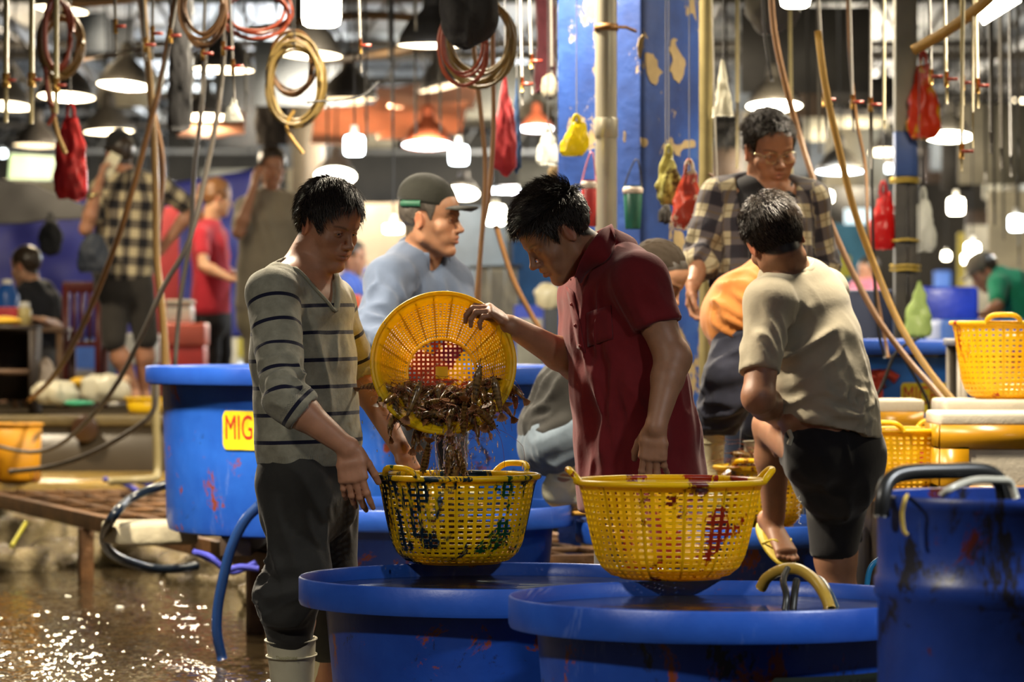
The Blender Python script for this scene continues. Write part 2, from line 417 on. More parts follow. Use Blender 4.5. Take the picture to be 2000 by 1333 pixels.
# ---------------------------------------------------------------- helpers: people
def head(F, H, ears=True, eyes='open', mouth=0.0, jaw=1.0, fat=0.0):
    s = H.s; P = H.P; j = jaw
    E = lambda c, r, k=.02, M=None, op=1: F.ell(P(*c), np.array(r)*s, H.M if M is None else M, k*s, op)
    Cc = lambda a, b, ra, rb=None, k=.012, op=1: F.rc(P(*a), P(*b), ra*s, (rb or ra)*s, k*s, op)
    E((0, -.014, .042), (.075, .096, .088), .02)
    E((0, .022, -.030), ((.060+fat*.6)*j, .066, .082), .03)
    E((0, .052, .045), (.058, .040, .050), .03)
    Cc((0, .060, -.098), (0, .074, -.103), .021*j, .017, .026)
    for x in (-1, 1):
        Cc((x*.050*j, .000, -.062), (x*.016, .066, -.105), .017+fat*.5, .016, .022)
        Cc((x*.052*j, -.002, -.020), (x*.050*j, .000, -.062), .020, .017+fat*.5, .02)
        E((x*(.043+fat*.4), .056, -.026), (.024+fat, .024, .024), .02)
        E((x*.030, .064, -.062), (.020+fat, .018, .022), .02)
        Cc((x*.014, .087, .021), (x*.046, .069, .020), .0085, .008, .014)
        F.ell(P(x*.031, .094, -.001), np.array((.0165, .012, .0115))*s, H.M, .010*s, -1)
        if eyes != 'none':
            F.ell(P(x*.031, .0735, .000), np.array((.0145, .0125, .0125))*s, H.M, .005*s)
            if eyes == 'open': F.ell(P(x*.031, .0870, -.0005), np.array((.0115, .010, .0036))*s, H.M, .002*s, -1)
            Cc((x*.019, .0838, .0015), (x*.031, .0876, .0052), .0020, .0022, .004); Cc((x*.031, .0876, .0052), (x*.045, .0795, .0012), .0022, .0018, .004)
            Cc((x*.020, .0825, -.0035), (x*.031, .0852, -.0062), .0016, .0018, .004); Cc((x*.031, .0852, -.0062), (x*.044, .0785, -.003), .0018, .0014, .004)
    Cc((0, .086, .016), (0, .1085, -.030), .0072, .0088, .012)
    E((0, .1105, -.0325), (.0105, .0115, .0095), .008)
    for x in (-1, 1):
        E((x*.0125, .099, -.036), (.0078, .0115, .0078), .006)
        Cc((x*.0075, .1035, -.0425), (x*.0095, .096, -.0425), .0018, .0020, .002, -1)
    E((0, .082, -.060), (.026, .018, .020), .014)
    Cc((-.019, .0865, -.0625), (0, .0975, -.0565), .0032, .0050, .006); Cc((.019, .0865, -.0625), (0, .0975, -.0565), .0032, .0050, .006)
    Cc((-.016, .0865, -.0715), (0, .0955, -.0725), .0040, .0062, .006); Cc((.016, .0865, -.0715), (0, .0955, -.0725), .0040, .0062, .006)
    Cc((-.022, .0885, -.0655), (0, .1020, -.0645), .0012, .0016+mouth, .003, -1); Cc((.022, .0885, -.0655), (0, .1020, -.0645), .0012, .0016+mouth, .003, -1)
    if ears:
        for x in (-1, 1):
            M = Fr((0, 0, 0), H.V(x*.32, .95, -.06), H.V(0, -.22, 1)).M     # thin axis sideways, leaning back
            c = P(x*.079, -.012, -.004)
            F.ell(c, np.array((.0052, .0165, .0300))*s, M, .004*s)
            F.ell(P(x*.0705, -.004, -.006), np.array((.012, .010, .018))*s, H.M, .008*s)
            pts = [c+s*(M[0]*x*.003+M[1]*yy+M[2]*zz) for yy, zz in ((.012, .010), (.010, .024), (-.001, .0295), (-.013, .022), (-.0165, .004), (-.011, -.016), (-.001, -.027))]
            F.chain(pts, [.0022*s, .0028*s, .003*s, .003*s, .003*s, .003*s, .0045*s], .003*s)
            F.ell(c+s*(M[0]*x*.0075+M[1]*(-.001)+M[2]*(.001)), np.array((.0050, .0085, .0165))*s, M, .003*s, -1)
            F.rc(P(x*.0755, .003, -.008), P(x*.0765, .003, -.001), .0035*s, .003*s, .003*s)
    return F
def neck(F, H, base, r=.056, k=.03):
    a = H.P(0, -.030, -.045); F.rc(a, base, .056*H.s, r, k*.8)
    F.rc(H.P(0, .030, -.070), np.asarray(base)+H.V(0, .02, 0)*.6, .030*H.s, .045, k)
def headcols(V, H, skin, lipc=(.42, .14, .11), browc=None, ear=(.62, .16, .08), hairc=None, shade=.0):
    C = np.tile(np.array(skin[:3], float), (len(V), 1)); L = H.L(V)
    def dab(c, r, col, a):
        nonlocal C
        d = np.linalg.norm((L-np.array(c))/np.array(r), axis=1); m = np.clip(1.25-d, 0, 1)[:, None]*a; C = C*(1-m)+np.array(col[:3])*m
    for x in (-1, 1):
        dab((x*.079, -.012, -.004), (.014, .022, .034), ear, .55); dab((x*.04, .07, -.03), (.025, .03, .022), (skin[0]*1.05, skin[1]*.8, skin[2]*.72), .35)
        dab((x*.031, .085, -.001), (.017, .02, .012), (skin[0]*.62, skin[1]*.5, skin[2]*.45), .5)
    dab((0, .105, -.036), (.018, .02, .014), (skin[0]*1.05, skin[1]*.78, skin[2]*.7), .35)
    dab((0, .094, -.0585), (.021, .02, .0055), lipc, .75); dab((0, .092, -.0725), (.018, .02, .0068), lipc, .75)
    dab((0, .096, -.0652), (.024, .02, .0028), (.10, .03, .02), .8)
    if browc is not None:
        for x in (-1, 1):
            for q in (0, .25, .5, .75, 1): dab((x*(.014+.034*q), .088-.017*q*q, .0165+.006*math.sin(q*2.2)), (.0075, .02, .0040), browc, .75)
    if hairc is not None:
        z0 = hairline(L); m = np.clip((L[:, 2]-z0)/.008, 0, 1)[:, None]*(np.abs(L[:, 0]) < .0785)[:, None]; C = C*(1-m)+np.array(hairc[:3])*m
    return C
HL_Y = np.array([-.12, -.08, -.045, -.030, -.012, .008, .022, .030, .042, .060, .080, .12])
HL_Z = np.array([-.070, -.066, -.045, -.012, .030, .028, -.010, .010, .045, .066, .082, .092])
def hairline(L, dz=0.0, front=0.0, nape=0.0):
    z = np.interp(L[:, 1], HL_Y, HL_Z); z = z+dz+front*np.clip(L[:, 1]/.06, 0, 1)+nape*np.clip(-L[:, 1]/.06, 0, 1)
    return z
def haircap(name, H, mat, root, th=.010, top=.016, dz=0.0, front=0.0, nape=0.0, n=120, rough=.003, seed=1, sc=(1, 1, 1)):
    """closed cap of hair over the skull, thicker on the crown, thin at the hairline"""
    m = 80; vs_ = []
    c = np.array((0, -.014, .042)); rad = np.array((.075, .096, .088))*np.array(sc)
    ph = np.linspace(0, math.pi, m+1); th_ = np.arange(n)*2*math.pi/n
    D = np.concatenate([np.stack([np.sin(p)*np.cos(th_), np.sin(p)*np.sin(th_), np.full(n, -np.cos(p))], 1) for p in ph])
    rr = 1/np.sqrt(((D/rad)**2).sum(1)); Lp = c+D*rr[:, None]
    e = (Lp[:, 2]-hairline(Lp, dz, front, nape))
    inn = np.clip(e/.018, -1, 1)
    h = np.where(inn > 0, .0025+(th*np.sqrt(np.clip(inn, 0, 1))+(top-th)*np.clip(D[:, 2], 0, 1)**1.2*np.clip(inn, 0, 1)), .0025+inn*.030)
    h = h+np.where(inn > 0, (vnoise(Lp*np.array((160, 60, 60)), seed)-.5)*rough*2, 0)
    V = c+D*(rr+h)[:, None]; W = np.array([H.P(*q) for q in V])
    F = np.array([(i*n+k, i*n+(k+1) % n, (i+1)*n+(k+1) % n, (i+1)*n+k) for i in range(m) for k in range(n)])
    return mesh_np(name, W, F, mat, root)
def capmat():
    return pm('hair_base', (.010, .007, .006, 1), .75, spec=.15)
def strands(name, H, mat, parent, N, length, lift, comb, wid=.0011, dz=0.0, front=0.0, nape=0.0, seed=2, droop=.0, off=.008, region=None):
    """fine tapered hairs rooted on the skull; comb(L) gives the direction they lie in"""
    rg = np.random.default_rng(seed); D = rg.normal(size=(N*3, 3)); D /= np.linalg.norm(D, axis=1)[:, None]
    c = np.array((0, -.014, .042)); rad = np.array((.075, .096, .088)); rr = 1/np.sqrt(((D/rad)**2).sum(1)); L = c+D*rr[:, None]
    ok = L[:, 2] > hairline(L, dz, front, nape)+.003
    if region is not None: ok &= region(L)
    L = L[ok][:N]; D = D[ok][:N]; n = len(L); nn = L-c; nn = nn/rad**2; nn /= np.linalg.norm(nn, axis=1)[:, None]
    cb = comb(L); cb = cb-nn*(cb*nn).sum(1)[:, None]; cb /= np.linalg.norm(cb, axis=1)[:, None]+1e-9
    jit = rg.normal(size=(n, 3))*.18; ln = (length(L) if callable(length) else np.full(n, length))*rg.uniform(.6, 1.15, n)
    lf = (lift(L) if callable(lift) else np.full(n, lift))
    d0 = nn*lf[:, None]+cb+jit; d0 /= np.linalg.norm(d0, axis=1)[:, None]
    d1 = nn*(lf*.35)[:, None]+cb+jit+np.array((0, 0, -droop)); d1 /= np.linalg.norm(d1, axis=1)[:, None]
    p0 = L+nn*off*.6; p1 = p0+d0*ln[:, None]*.5; p2 = p1+d1*ln[:, None]*.5
    sd = np.cross(d0, nn); sd /= np.linalg.norm(sd, axis=1)[:, None]+1e-9
    V = []
    for p, w_ in ((p0, 1.), (p1, .8)): V += [p+sd*wid*w_, p-sd*wid*w_*.5+nn*wid*w_*.8, p-sd*wid*w_*.5-nn*wid*w_*.8]
    V += [p2, p2, p2]
    V = np.stack(V, 1).reshape(-1, 3); V = H.o+H.s*(V @ H.M)
    b = (np.arange(n)*9)[:, None]; Q = []
    for r_ in (0, 3):
        for k in range(3): Q.append(b+np.array([[r_+k, r_+(k+1) % 3, r_+3+(k+1) % 3, r_+3+k]]))
    return mesh_np(name, V, np.concatenate(Q), mat, parent)
def hand(F, wr, d, dorsal, side, curl=(.35, .4, .45, .5), spread=.10, thumb=(.75, .35, .3), sc=1.0, k=.0035):
    """wr wrist, d direction of the palm, dorsal = direction the back of the hand faces, side +1: thumb towards cross(d, dorsal)"""
    d = nrm(d); z = nrm(np.asarray(dorsal, float)-d*np.dot(dorsal, d)); x = np.cross(d, z)*side; wr = np.asarray(wr, float); S = sc
    P = lambda a, b, c: wr+S*(a*x+b*d+c*z)
    F.seg(P(0, -.012, 0), P(.002, .040, 0), .027*S, .017*S, .038*S, .0145*S, x, None, .012)
    F.seg(P(.002, .040, 0), P(.003, .082, .001), .038*S, .0145*S, .041*S, .0125*S, x, None, .010, .011*S)
    F.ell(P(.026, .034, -.008), np.array((.016, .028, .014))*S, np.stack([x, d, z]), .012)
    L = [(.0265, .090, .044, .026, .021, .0087), (.0095, .095, .049, .029, .022, .0090), (-.0085, .091, .045, .027, .021, .0086), (-.0245, .081, .035, .021, .018, .0076)]
    tips = []
    for i, (fx, fy, a, b, c, r) in enumerate(L):
        cu = curl[i]; an = cu*.9; sp = spread*(1.5-i)*.9
        def dirn(t): return nrm((d*math.cos(t)-z*math.sin(t))*math.cos(sp)+x*math.sin(sp))
        p0 = P(fx, fy-.012, .001); p1 = p0+dirn(an)*a*S; p2 = p1+dirn(an+cu*1.15)*b*S; p3 = p2+dirn(an+cu*1.15+cu*.8)*c*S
        F.rc(P(fx*.8, fy-.05, .002), p0, .0085*S, r*1.12*S, .008)
        F.rc(p0, p1, r*1.10*S, r*S, k); F.rc(p1, p2, r*1.03*S, r*.93*S, k); F.rc(p2, p3, r*.95*S, r*.78*S, k)
        F.ell(p1+z*0, np.full(3, r*1.08*S), None, k)
        tips.append((p0, p1, p2, p3))
    o, f1, f2 = thumb
    t0 = P(.024, .012, -.006)
    def td(t, q): return nrm(d*math.cos(t)+x*math.sin(t)-z*q)
    t1 = t0+td(o, .35)*.042*S; t2 = t1+td(o-f1, .45)*.033*S; t3 = t2+td(o-f1-f2, .5)*.024*S
    F.rc(t0, t1, .0145*S, .0115*S, .010); F.rc(t1, t2, .0112*S, .0100*S, .005); F.rc(t2, t3, .0100*S, .0082*S, k)
    return tips, (t1, t2, t3)
def arm(F, sh, el, wr, r=(.050, .041, .043, .026), k=.02, bulge=True):
    sh, el, wr = [np.asarray(q, float) for q in (sh, el, wr)]
    F.rc(sh, el, r[0], r[1], k)
    if bulge: F.ell(sh*.55+el*.45, (r[0]*1.0,)*3, None, .03)
    m = el*.72+wr*.28; F.rc(el, m, r[1]*.98, r[2], k); F.rc(m, wr, r[2], r[3], k)
def leg(F, hip, kn, an, r=(.085, .056, .058, .036), k=.03):
    hip, kn, an = [np.asarray(q, float) for q in (hip, kn, an)]
    F.rc(hip, kn, r[0], r[1], k); m = kn*.66+an*.34; F.rc(kn, m, r[1]*.95, r[2], k); F.rc(m, an, r[2], r[3], k)
def foot(F, an, fwd, L=.25, r=.034, k=.02):
    f = nrm(fwd); an = np.asarray(an, float); s_ = nrm(np.cross(f, (0, 0, 1))); up = np.cross(s_, f)
    F.ell(an-f*.035-up*.035, (.032, .032, .034), None, k)
    F.seg(an-f*.02-up*.030, an+f*(L*.52)-up*.050, .032, .036, .042, .019, s_, None, k)
    for i, x in enumerate((-1.6, -.7, .1, .9, 1.6)):
        F.rc(an+f*(L*.50)+s_*x*.017-up*.058, an+f*(L*.66-.010*abs(i-1)*.6)+s_*x*.020-up*.062, .011, .0095, .006)
def skinmat(name, base=.0):
    if name in MC: return MC[name]
    t = NT(name); a = t.n('ShaderNodeAttribute', attribute_name='Col'); co = t.coord()
    nz = t.noise(26, 5, .6, co); f = t.ramp(nz, [(.3, (.86, .84, .82)), (.7, (1.08, 1.06, 1.04))])
    c = t.mix(1.0, a.outputs['Color'], f, 'MULTIPLY')
    t.set(col=c, rough=.48, sss=.22, spec=.45)
    t.b.inputs['Subsurface Radius'].default_value = (1, .30, .14); t.b.inputs['Subsurface Scale'].default_value = .012
    t.bump(t.noise(220, 3, .6, co), .12, .002)
    MC[name] = t.m; return t.m
def cloth(name, col, var=.12, rough=.85, weave=900, bump=.15, sheen=.15, bscale=18, stains=None):
    if name in MC: return MC[name]
    t = NT(name); c = lin(col); co = t.coord()
    cc = t.ramp(t.noise(bscale, 5, .65, co), [(.25, tuple(x*(1-var) for x in c[:3])), (.75, tuple(min(1, x*(1+var)) for x in c[:3]))])
    t.set(col=cc, rough=rough, spec=.25, sheen=sheen)
    a = t.noise(weave, 2, .5, co); b = t.noise(45, 4, .6, co); h = t.math('ADD', t.math('MULTIPLY', a, .15), b); t.bump(h, bump, .006)
    MC[name] = t.m; return t.m
SKIN = {'tan': (.43, .21, .12), 'mid': (.42, .215, .125), 'brown': (.27, .125, .07), 'pale': (.55, .32, .20)}
def body(F, root, H=None, skin='mid', step=.008, fine=(), brow=(.03, .02, .015), hairc=None, mat='skin', name='body', rng=None, sm=0):
    V, Q = F.mesh(step, fine, rng)
    if sm: V = relax(V, Q, sm, .4)
    sk = SKIN[skin] if isinstance(skin, str) else skin
    C = headcols(V, H, sk, browc=brow, hairc=hairc) if H is not None else np.tile(np.array(sk), (len(V), 1))
    return mesh_np(name, V, Q, skinmat(mat), root, cols=C)
def garment(name, F, root, mat, step=.009, fields=(), base=.0018, bscale=12, segs=None, seed=0, sm=1, fine=(), rng=None):
    V, Q = F.mesh(step, fine, rng); V = relax(V, Q, sm, .5)
    g = garment_uv(V, segs) if segs else None
    V = wrinkle(V, Q, fields, base, bscale, seed)
    return mesh_np(name, V, Q, mat, root, guv=g)
def eyes(H, root, open_=1.0, look=(0, 0)):
    w_ = pm('eye_white', (.55, .50, .45, 1), .25, var=.05); d_ = pm('eye_dark', (.012, .008, .006, 1), .12, var=.05)
    for x in (-1, 1):
        m = MB(); m.ell(H.P(x*.031, .0735, -.0002), np.array((.0122, .0118, .0118))*H.s, H.M.T, 20, 14, 0)
        m.ell(H.P(x*.031+look[0]*.004, .0790, -.0004+look[1]*.002), np.array((.0058, .0072, .0058))*H.s, H.M.T, 16, 10, 1)
        m.build('eye', [w_, d_], root)
def hairmat(name='hair_black', col=(.032, .021, .013), rough=.36):
    if name in MC: return MC[name]
    t = NT(name); co = t.coord('Object', (60, 60, 20)); nz = t.noise(8, 3, .6, co)
    t.set(col=t.ramp(nz, [(.3, tuple(x*.6 for x in col)), (.7, tuple(x*1.7 for x in col))]), rough=.36, spec=.5); MC[name] = t.m; return t.m
def boot(root, an, fwd, top, r=.062, h=None, mat=None, name='boot', sole=True, flare=1.18, writing=False):
    """rubber boot: shaft from top down to the ankle, foot forward; top = centre of the opening"""
    an = np.asarray(an, float); top = np.asarray(top, float); f = nrm(fwd); ax = nrm(top-an); s_ = nrm(np.cross(f, ax))
    F = Field()
    F.seg(an, top, r*.80, r*.92, r*flare, r*flare, s_, None, .03, .01)
    F.ell(an-f*.025-ax*.02, (r*.82, r*.82, r*.8), None, .03)
    F.seg(an-f*.015-ax*.035, an+f*.135-ax*.052, r*.70, r*.72, r*.74, r*.50, s_, None, .035)
    F.plane(an-ax*.088, -ax, k=.006)
    F.seg(an+ax*.10, top+ax*.05, r*.74, r*.84, r*flare-.007, r*flare-.007, s_, None, .003, .01, -1)
    F.plane(top, ax, k=.002)
    V, Q = F.mesh(.006); V = relax(V, Q, 1); V = wrinkle(V, Q, [(an+ax*.05, .12, s_, 26, .0035)], .0008, 20, 5)
    o = mesh_np(name, V, Q, mat, root)
    m = MB(); th = np.arange(40)*2*math.pi/40; u2 = np.cross(ax, s_)
    for q, rr in ((0, r*flare+.002), (.045, r*flare*.985+.001)):
        m.tube([top-ax*(.004+q)+rr*(np.cos(a)*s_+np.sin(a)*u2) for a in th], .0028, 6, closed=True)
    m.build('rim', mat, o)
    if sole:
        m = MB(); rings = []
        for dz in (-.088, -.104):
            rings.append(np.array([an+ax*dz+f*(.048+.118*math.cos(a))+s_*(.040+.010*math.cos(a))*math.sin(a) for a in th]))
        m.loft(rings); m.build('sole', pm('boot_sole', '#b98a2a', .6), o)
    return o
# ================================================================ materials of the place
def floor_mat():
    t = NT('wet_ground'); co = t.coord('Object', (1, 1, 1))
    big = t.noise(.9, 4, .6, co); fine = t.noise(26, 5, .7, co); rip = t.noise(7, 4, .62, t.coord('Object', (1, .55, 1)), .6)
    c = t.ramp(big, [(.3, (.012, .008, .004)), (.55, (.028, .020, .010)), (.75, (.050, .037, .020))])
    c = t.mix(t.ramp(fine, [(.55, (0, 0, 0)), (.75, (1, 1, 1))]), c, (.07, .052, .028, 1))
    t.set(col=c, spec=.8, rough=t.ramp(big, [(.35, (.07, .07, .07)), (.65, (.16, .16, .16))]), coat=.6)
    h = t.math('ADD', t.math('MULTIPLY', rip, .9), t.math('MULTIPLY', t.noise(60, 4, .75, co), .55)); t.bump(h, .75, .035); return t.m
def roof_mat():
    t = NT('corrugated_roof'); co = t.coord('Object')
    w_ = t.n('ShaderNodeTexWave', wave_type='BANDS', bands_direction='X'); w_.inputs['Scale'].default_value = 3.2; t.l(co, w_.inputs[0])
    p = t.ramp(t.noise(.35, 3, .6, t.coord('Object', (1, .6, 1))), [(.40, lin('#3a3936')), (.50, lin('#6d6a63')), (.62, lin('#8b8c86')), (.68, lin('#4a4740'))], 'CONSTANT')
    t.set(col=p, rough=.6, metal=.1); t.bump(w_.outputs['Fac'], .6, .04); return t.m
M_FLOOR = floor_mat(); M_ROOF = roof_mat()
M_STEEL = pm('dark_steel', '#3b352c', .65, .2, .3, 4, .2, 30)
M_RUST = pm('rusty_steel', '#6b4a2a', .6, .2, .45, 9, .35, 60)
M_CONC = pm('wet_concrete', '#6a5c3c', .35, 0, .35, 3, .5, 18)
M_DCONC = pm('dark_wall', '#4a4338', .7, 0, .4, .5, .2, 3)
def S(name, mb, mat, **kw): o = mb.build(name, mat, **kw); o['kind'] = 'structure'; return o
S('floor', MB().box((0, 13.0, -.05), (14, 10.0, .05)), M_FLOOR)
# raised market floor behind, with its worn edge
S('trim_1', MB().box((-6.2, 21.62, .655), (6.2, .14, .030)), M_CONC, bevel=.012)
S("floor_upper", MB().box((0, 52, .33), (30, 30.5, .345)), pm('market_floor', '#40372a', .3, 0, .3, .8, .2, 6))
S('wall_back', MB().box((0, 82, 4), (30, .2, 5)), M_DCONC)
S('wall_left', MB().box((-15, 50, 4), (.2, 32, 5)), M_DCONC)
S('wall_right', MB().box((15, 50, 4), (.2, 32, 5)), M_DCONC)
S('ceiling', MB().box((0, 46, 5.55), (16, 36, .05)), M_ROOF)
# ledge in front of the raised floor
S('ledge', MB().box((-4.2, 20.75, .18), (3.2, .75, .18)), pm('tan_ledge', '#9c7f3e', .25, 0, .35, 2.5, .4, 12), bevel=.02)
# roof trusses: each one a built-up beam with struts
def truss(y, z, name='roof_truss', k=0):
    m = MB()
    m.tube([(-15, y, z), (15, y, z)], .07, 6); m.tube([(-15, y, z-.75), (15, y, z-.75)], .06, 6)
    for i in range(-14, 15):
        m.tube([(i, y, z-.75), (i+.5, y, z)], .028, 5); m.tube([(i+.5, y, z), (i+1, y, z-.75)], .028, 5)
    o = m.build(name, M_STEEL); o['kind'] = 'structure'; return o
for i, y in enumerate((38, 46, 54, 62, 71)): truss(y, 5.35, 'beam_truss')
for i, x in enumerate((-11, -6.5, -2.5, 2.5, 7, 11)):
    m = MB(); m.box((x, 48, 5.1), (.06, 32, .09)); S('beam_rafter', m, M_STEEL)
for i, (x, y) in enumerate(((-2.95, 24.5), (-2.1, 38), (7.5, 40), (-9, 40), (3.4, 52))):
    if i: S('column_far', MB().box((x, y, 2.9), (.16, .16, 2.6)), pm('grey_post', '#4e483c', .6, 0, .2, 2))
# rusty steel walkway grid on legs, in front left
def walkway():
    root = empty('steel_walkway', (-2.3, 16.6, 0), 'rusty steel grid walkway on square legs, carrying the large tall blue tub', 'walkway')
    z = .325; A = np.array((-2.98, 20.2)); B = np.array((-.775, 13.8)); u = (B-A)/np.linalg.norm(B-A); nv = np.array((-u[1], u[0]))*-1
    if nv[0] < 0: nv = -nv
    L = np.linalg.norm(B-A); Wd = 1.5; ang = math.atan2(u[1], u[0])
    P = lambda s, t, zz=z: np.array((*(A+u*s+nv*t), zz))
    m = MB()
    for t in (0, Wd):
        c = P(L/2, t); m.box((c[0], c[1], z-.035), (L/2, .022, .038), ang)
    for s in (0, L):
        c = P(s, Wd/2); m.box((c[0], c[1], z-.035), (.022, Wd/2, .038), ang)
    m.build('frame', M_RUST, root, bevel=.004)
    m = MB(); n = int(L/.52)
    for i in range(1, n):
        m.box(P(L*i/n, Wd/2, z-.012), (.011, Wd/2, .012), ang)
    for i in range(1, 7): m.box(P(L/2, Wd*i/7, z-.012), (L/2, .013, .010), ang)
    m.build('grate', M_RUST, root)
    for s, t in ((L*.44, .0), (L*.895, 0), (L*.02, 0), (L*.44, Wd), (L*.93, Wd), (L*.02, Wd)):
        p = P(s, t, (z-.07)/2); MB().box(p, (.032, .032, (z-.07)/2+.0), ang).build('leg', M_RUST, root, bevel=.004)
    return P
WALK = walkway()
# thin rippled sheet of water over the near ground: real ripples, a few millimetres high
gx, gy = np.arange(-3.2, .2, .0085), np.concatenate([np.arange(11.6, 15.6, .0085), np.arange(15.6, 19.1, .014)]); X, Y = np.meshgrid(gx, gy); PX = np.stack([X.ravel(), Y.ravel(), np.zeros(X.size)], 1)
hz = .0030*vnoise(PX*np.array((16, 11, 1)), 2)+.0043*vnoise(PX*np.array((40, 34, 1)), 5)+.0024*vnoise(PX*np.array((62, 56, 1)), 9)
calm = np.clip((vnoise(PX*np.array((.9, .6, 1)), 21)-.30)*3.2, .14, 1); PX[:, 2] = .0015+hz*calm; nx_, ny_ = len(gx), len(gy)
I = (np.arange(ny_-1)[:, None]*nx_+np.arange(nx_-1)[None]).ravel(); FQ = np.stack([I, I+1, I+nx_+1, I+nx_], 1)
t = NT('puddle_water'); co = t.coord(); t.set(col=t.ramp(t.noise(1.1, 5, .6, co), [(.3, (.012, .008, .004)), (.6, (.030, .021, .010)), (.8, (.055, .040, .022))]), rough=.04, spec=.6); PUD = mesh_np('floor_puddle', PX, FQ, t.m); PUD['kind'] = 'structure'
# wet rubble bank under the walkway
def rock(loc, r, seed, label, rzz=0):
    n, m = 26, 16; rg = np.random.default_rng(seed)
    D = np.array([[math.sin(math.pi*j/m)*math.cos(2*math.pi*i/n), math.sin(math.pi*j/m)*math.sin(2*math.pi*i/n), -math.cos(math.pi*j/m)] for j in range(m+1) for i in range(n)])
    k = 1+(vnoise(D*1.3, seed)-.5)*.9+(vnoise(D*3.5, seed+4)-.5)*.28+(vnoise(D*9, seed+8)-.5)*.08
    V = D*k[:, None]*np.array(r); V[:, 2] = np.minimum(V[:, 2], r[2]*.8)
    c, s_ = math.cos(rzz), math.sin(rzz); V = V @ np.array([[c, s_, 0], [-s_, c, 0], [0, 0, 1]])
    F = [(j*n+i, j*n+(i+1) % n, (j+1)*n+(i+1) % n, (j+1)*n+i) for j in range(m) for i in range(n)]
    o = MB().add(V, F).build('rock', M_ROCK); o.location = loc; return tag(o, label, 'rock', 'wet rocks under the walkway')
t = NT('wet_rock'); co = t.coord()
t.set(col=t.ramp(t.noise(3, 6, .65, co), [(.3, lin('#3a3222')), (.55, lin('#7d6f4e')), (.75, lin('#a5946a'))]), rough=.22, spec=.7)
t.bump(t.math('ADD', t.noise(9, 6, .7, co), t.math('MULTIPLY', t.noise(60, 3, .7, co), .4)), .9, .05); M_ROCK = t.m
for i, (px, py, D, rx, rz, lb) in enumerate((
    (60, 1030, 18.9, .30, .19, 'big pale wet rock at the far left, under the walkway'),
    (20, 1085, 18.2, .22, .10, 'low flat rock at the left edge of the wet ground'),
    (130, 1075, 18.6, .26, .12, 'sloping wet rock beside the nearer rusty leg'),
    (115, 1010, 19.6, .32, .22, 'tall rubble rock behind, half under the walkway grid'),
    (215, 1060, 18.9, .24, .13, 'rounded wet rock just right of the rusty leg'),
    (300, 1060, 18.5, .34, .17, 'broad wet slab of rock beside the black hose loop'),
    (380, 1075, 17.9, .22, .12, 'small dark rock near the blue rope ends'),
    (345, 1015, 19.6, .34, .20, 'rock in the shade under the middle of the walkway'),
    (10, 985, 19.6, .28, .22, 'dark rubble rock under the walkway frame corner'),
    (470, 1075, 17.2, .28, .14, 'wet rock behind the second rusty leg'),
    (550, 1120, 16.0, .20, .11, 'wet rock behind the striped sweater man'))):
    p = at(px, py, D); rock((p[0], D, rz*.35), (rx, rx*.8, rz), 11+i, lb, i*.7)
# the big blue column with peeling paint
def column_mat():
    t = NT('peeling_blue'); co = t.coord('Object')
    b = t.ramp(t.noise(2.2, 5, .65, co), [(.3, lin('#182c60')), (.55, lin('#234488')), (.75, lin('#3f64a0'))])
    m = t.ramp(t.noise(2.6, 8, .72, t.coord('Object', (1.5, 1.5, .8)), .3), [(.565, (0, 0, 0)), (.575, (1, 1, 1))])
    c = t.mix(m, b, lin('#a08a60')); t.set(col=c, rough=.6); t.bump(t.math('SUBTRACT', t.noise(12, 4, .6, co), m), .5, .01); return t.m
cx = at(1228, 640, 15.25)
o = S('column', MB().box((cx[0], cx[1]+.02, 2.8), (.212, .212, 2.8), R(53)), column_mat(), bevel=.01)
# bare plaster where the paint has come off, as thin chips on the right face
def face_pt(px, py):
    ca, sa = math.cos(R(53)), math.sin(R(53)); n1 = np.array((sa, -ca)); p0 = np.array((cx[0], cx[1]+.02))+n1*.2125; k = (px-1000)/FPX
    D = (p0 @ n1)/(n1[0]*k+n1[1]); return at(px, py, D)
for pts in ([(1258, 100), (1272, 103), (1282, 112), (1286, 130), (1296, 143), (1288, 150), (1284, 166), (1270, 165), (1264, 150), (1258, 128)], [(1308, 74), (1322, 72), (1318, 84), (1328, 100), (1340, 122), (1338, 148), (1330, 164), (1318, 160), (1306, 140), (1312, 118), (1306, 96)],
            [(1247, 72), (1258, 66), (1254, 96), (1248, 118), (1244, 95)], [(1306, 278), (1326, 284), (1340, 272), (1362, 276), (1358, 288), (1334, 292), (1322, 306), (1312, 298)], [(1315, 445), (1332, 450), (1340, 480), (1352, 500), (1346, 512), (1322, 498), (1312, 470)], [(1250, 268), (1264, 272), (1262, 288), (1252, 286)], [(1218, 255), (1222, 258), (1221, 278), (1217, 276)]):
    P = [face_pt(*q) for q in pts]; c_ = np.mean(P, 0); V = []; nn_ = nrm((math.sin(R(53)), -math.cos(R(53)), 0)); n_ = len(pts)*6; Q = bez(P+[P[0]], n_)[:-1]
    V = [np.array(q)+(c_-q)*.22*(vnoise(np.array([np.array(q)*60]), 3)[0]) for q in Q]; m = len(V)
    MB().add(V+[v+nn_*.0025 for v in V], [tuple(range(m, 2*m))]+[(i, (i+1) % m, m+(i+1) % m, m+i) for i in range(m)]).build('plaster_patch', pm('plaster', '#a08a60', .8, 0, .15, 12), o, smooth=False)
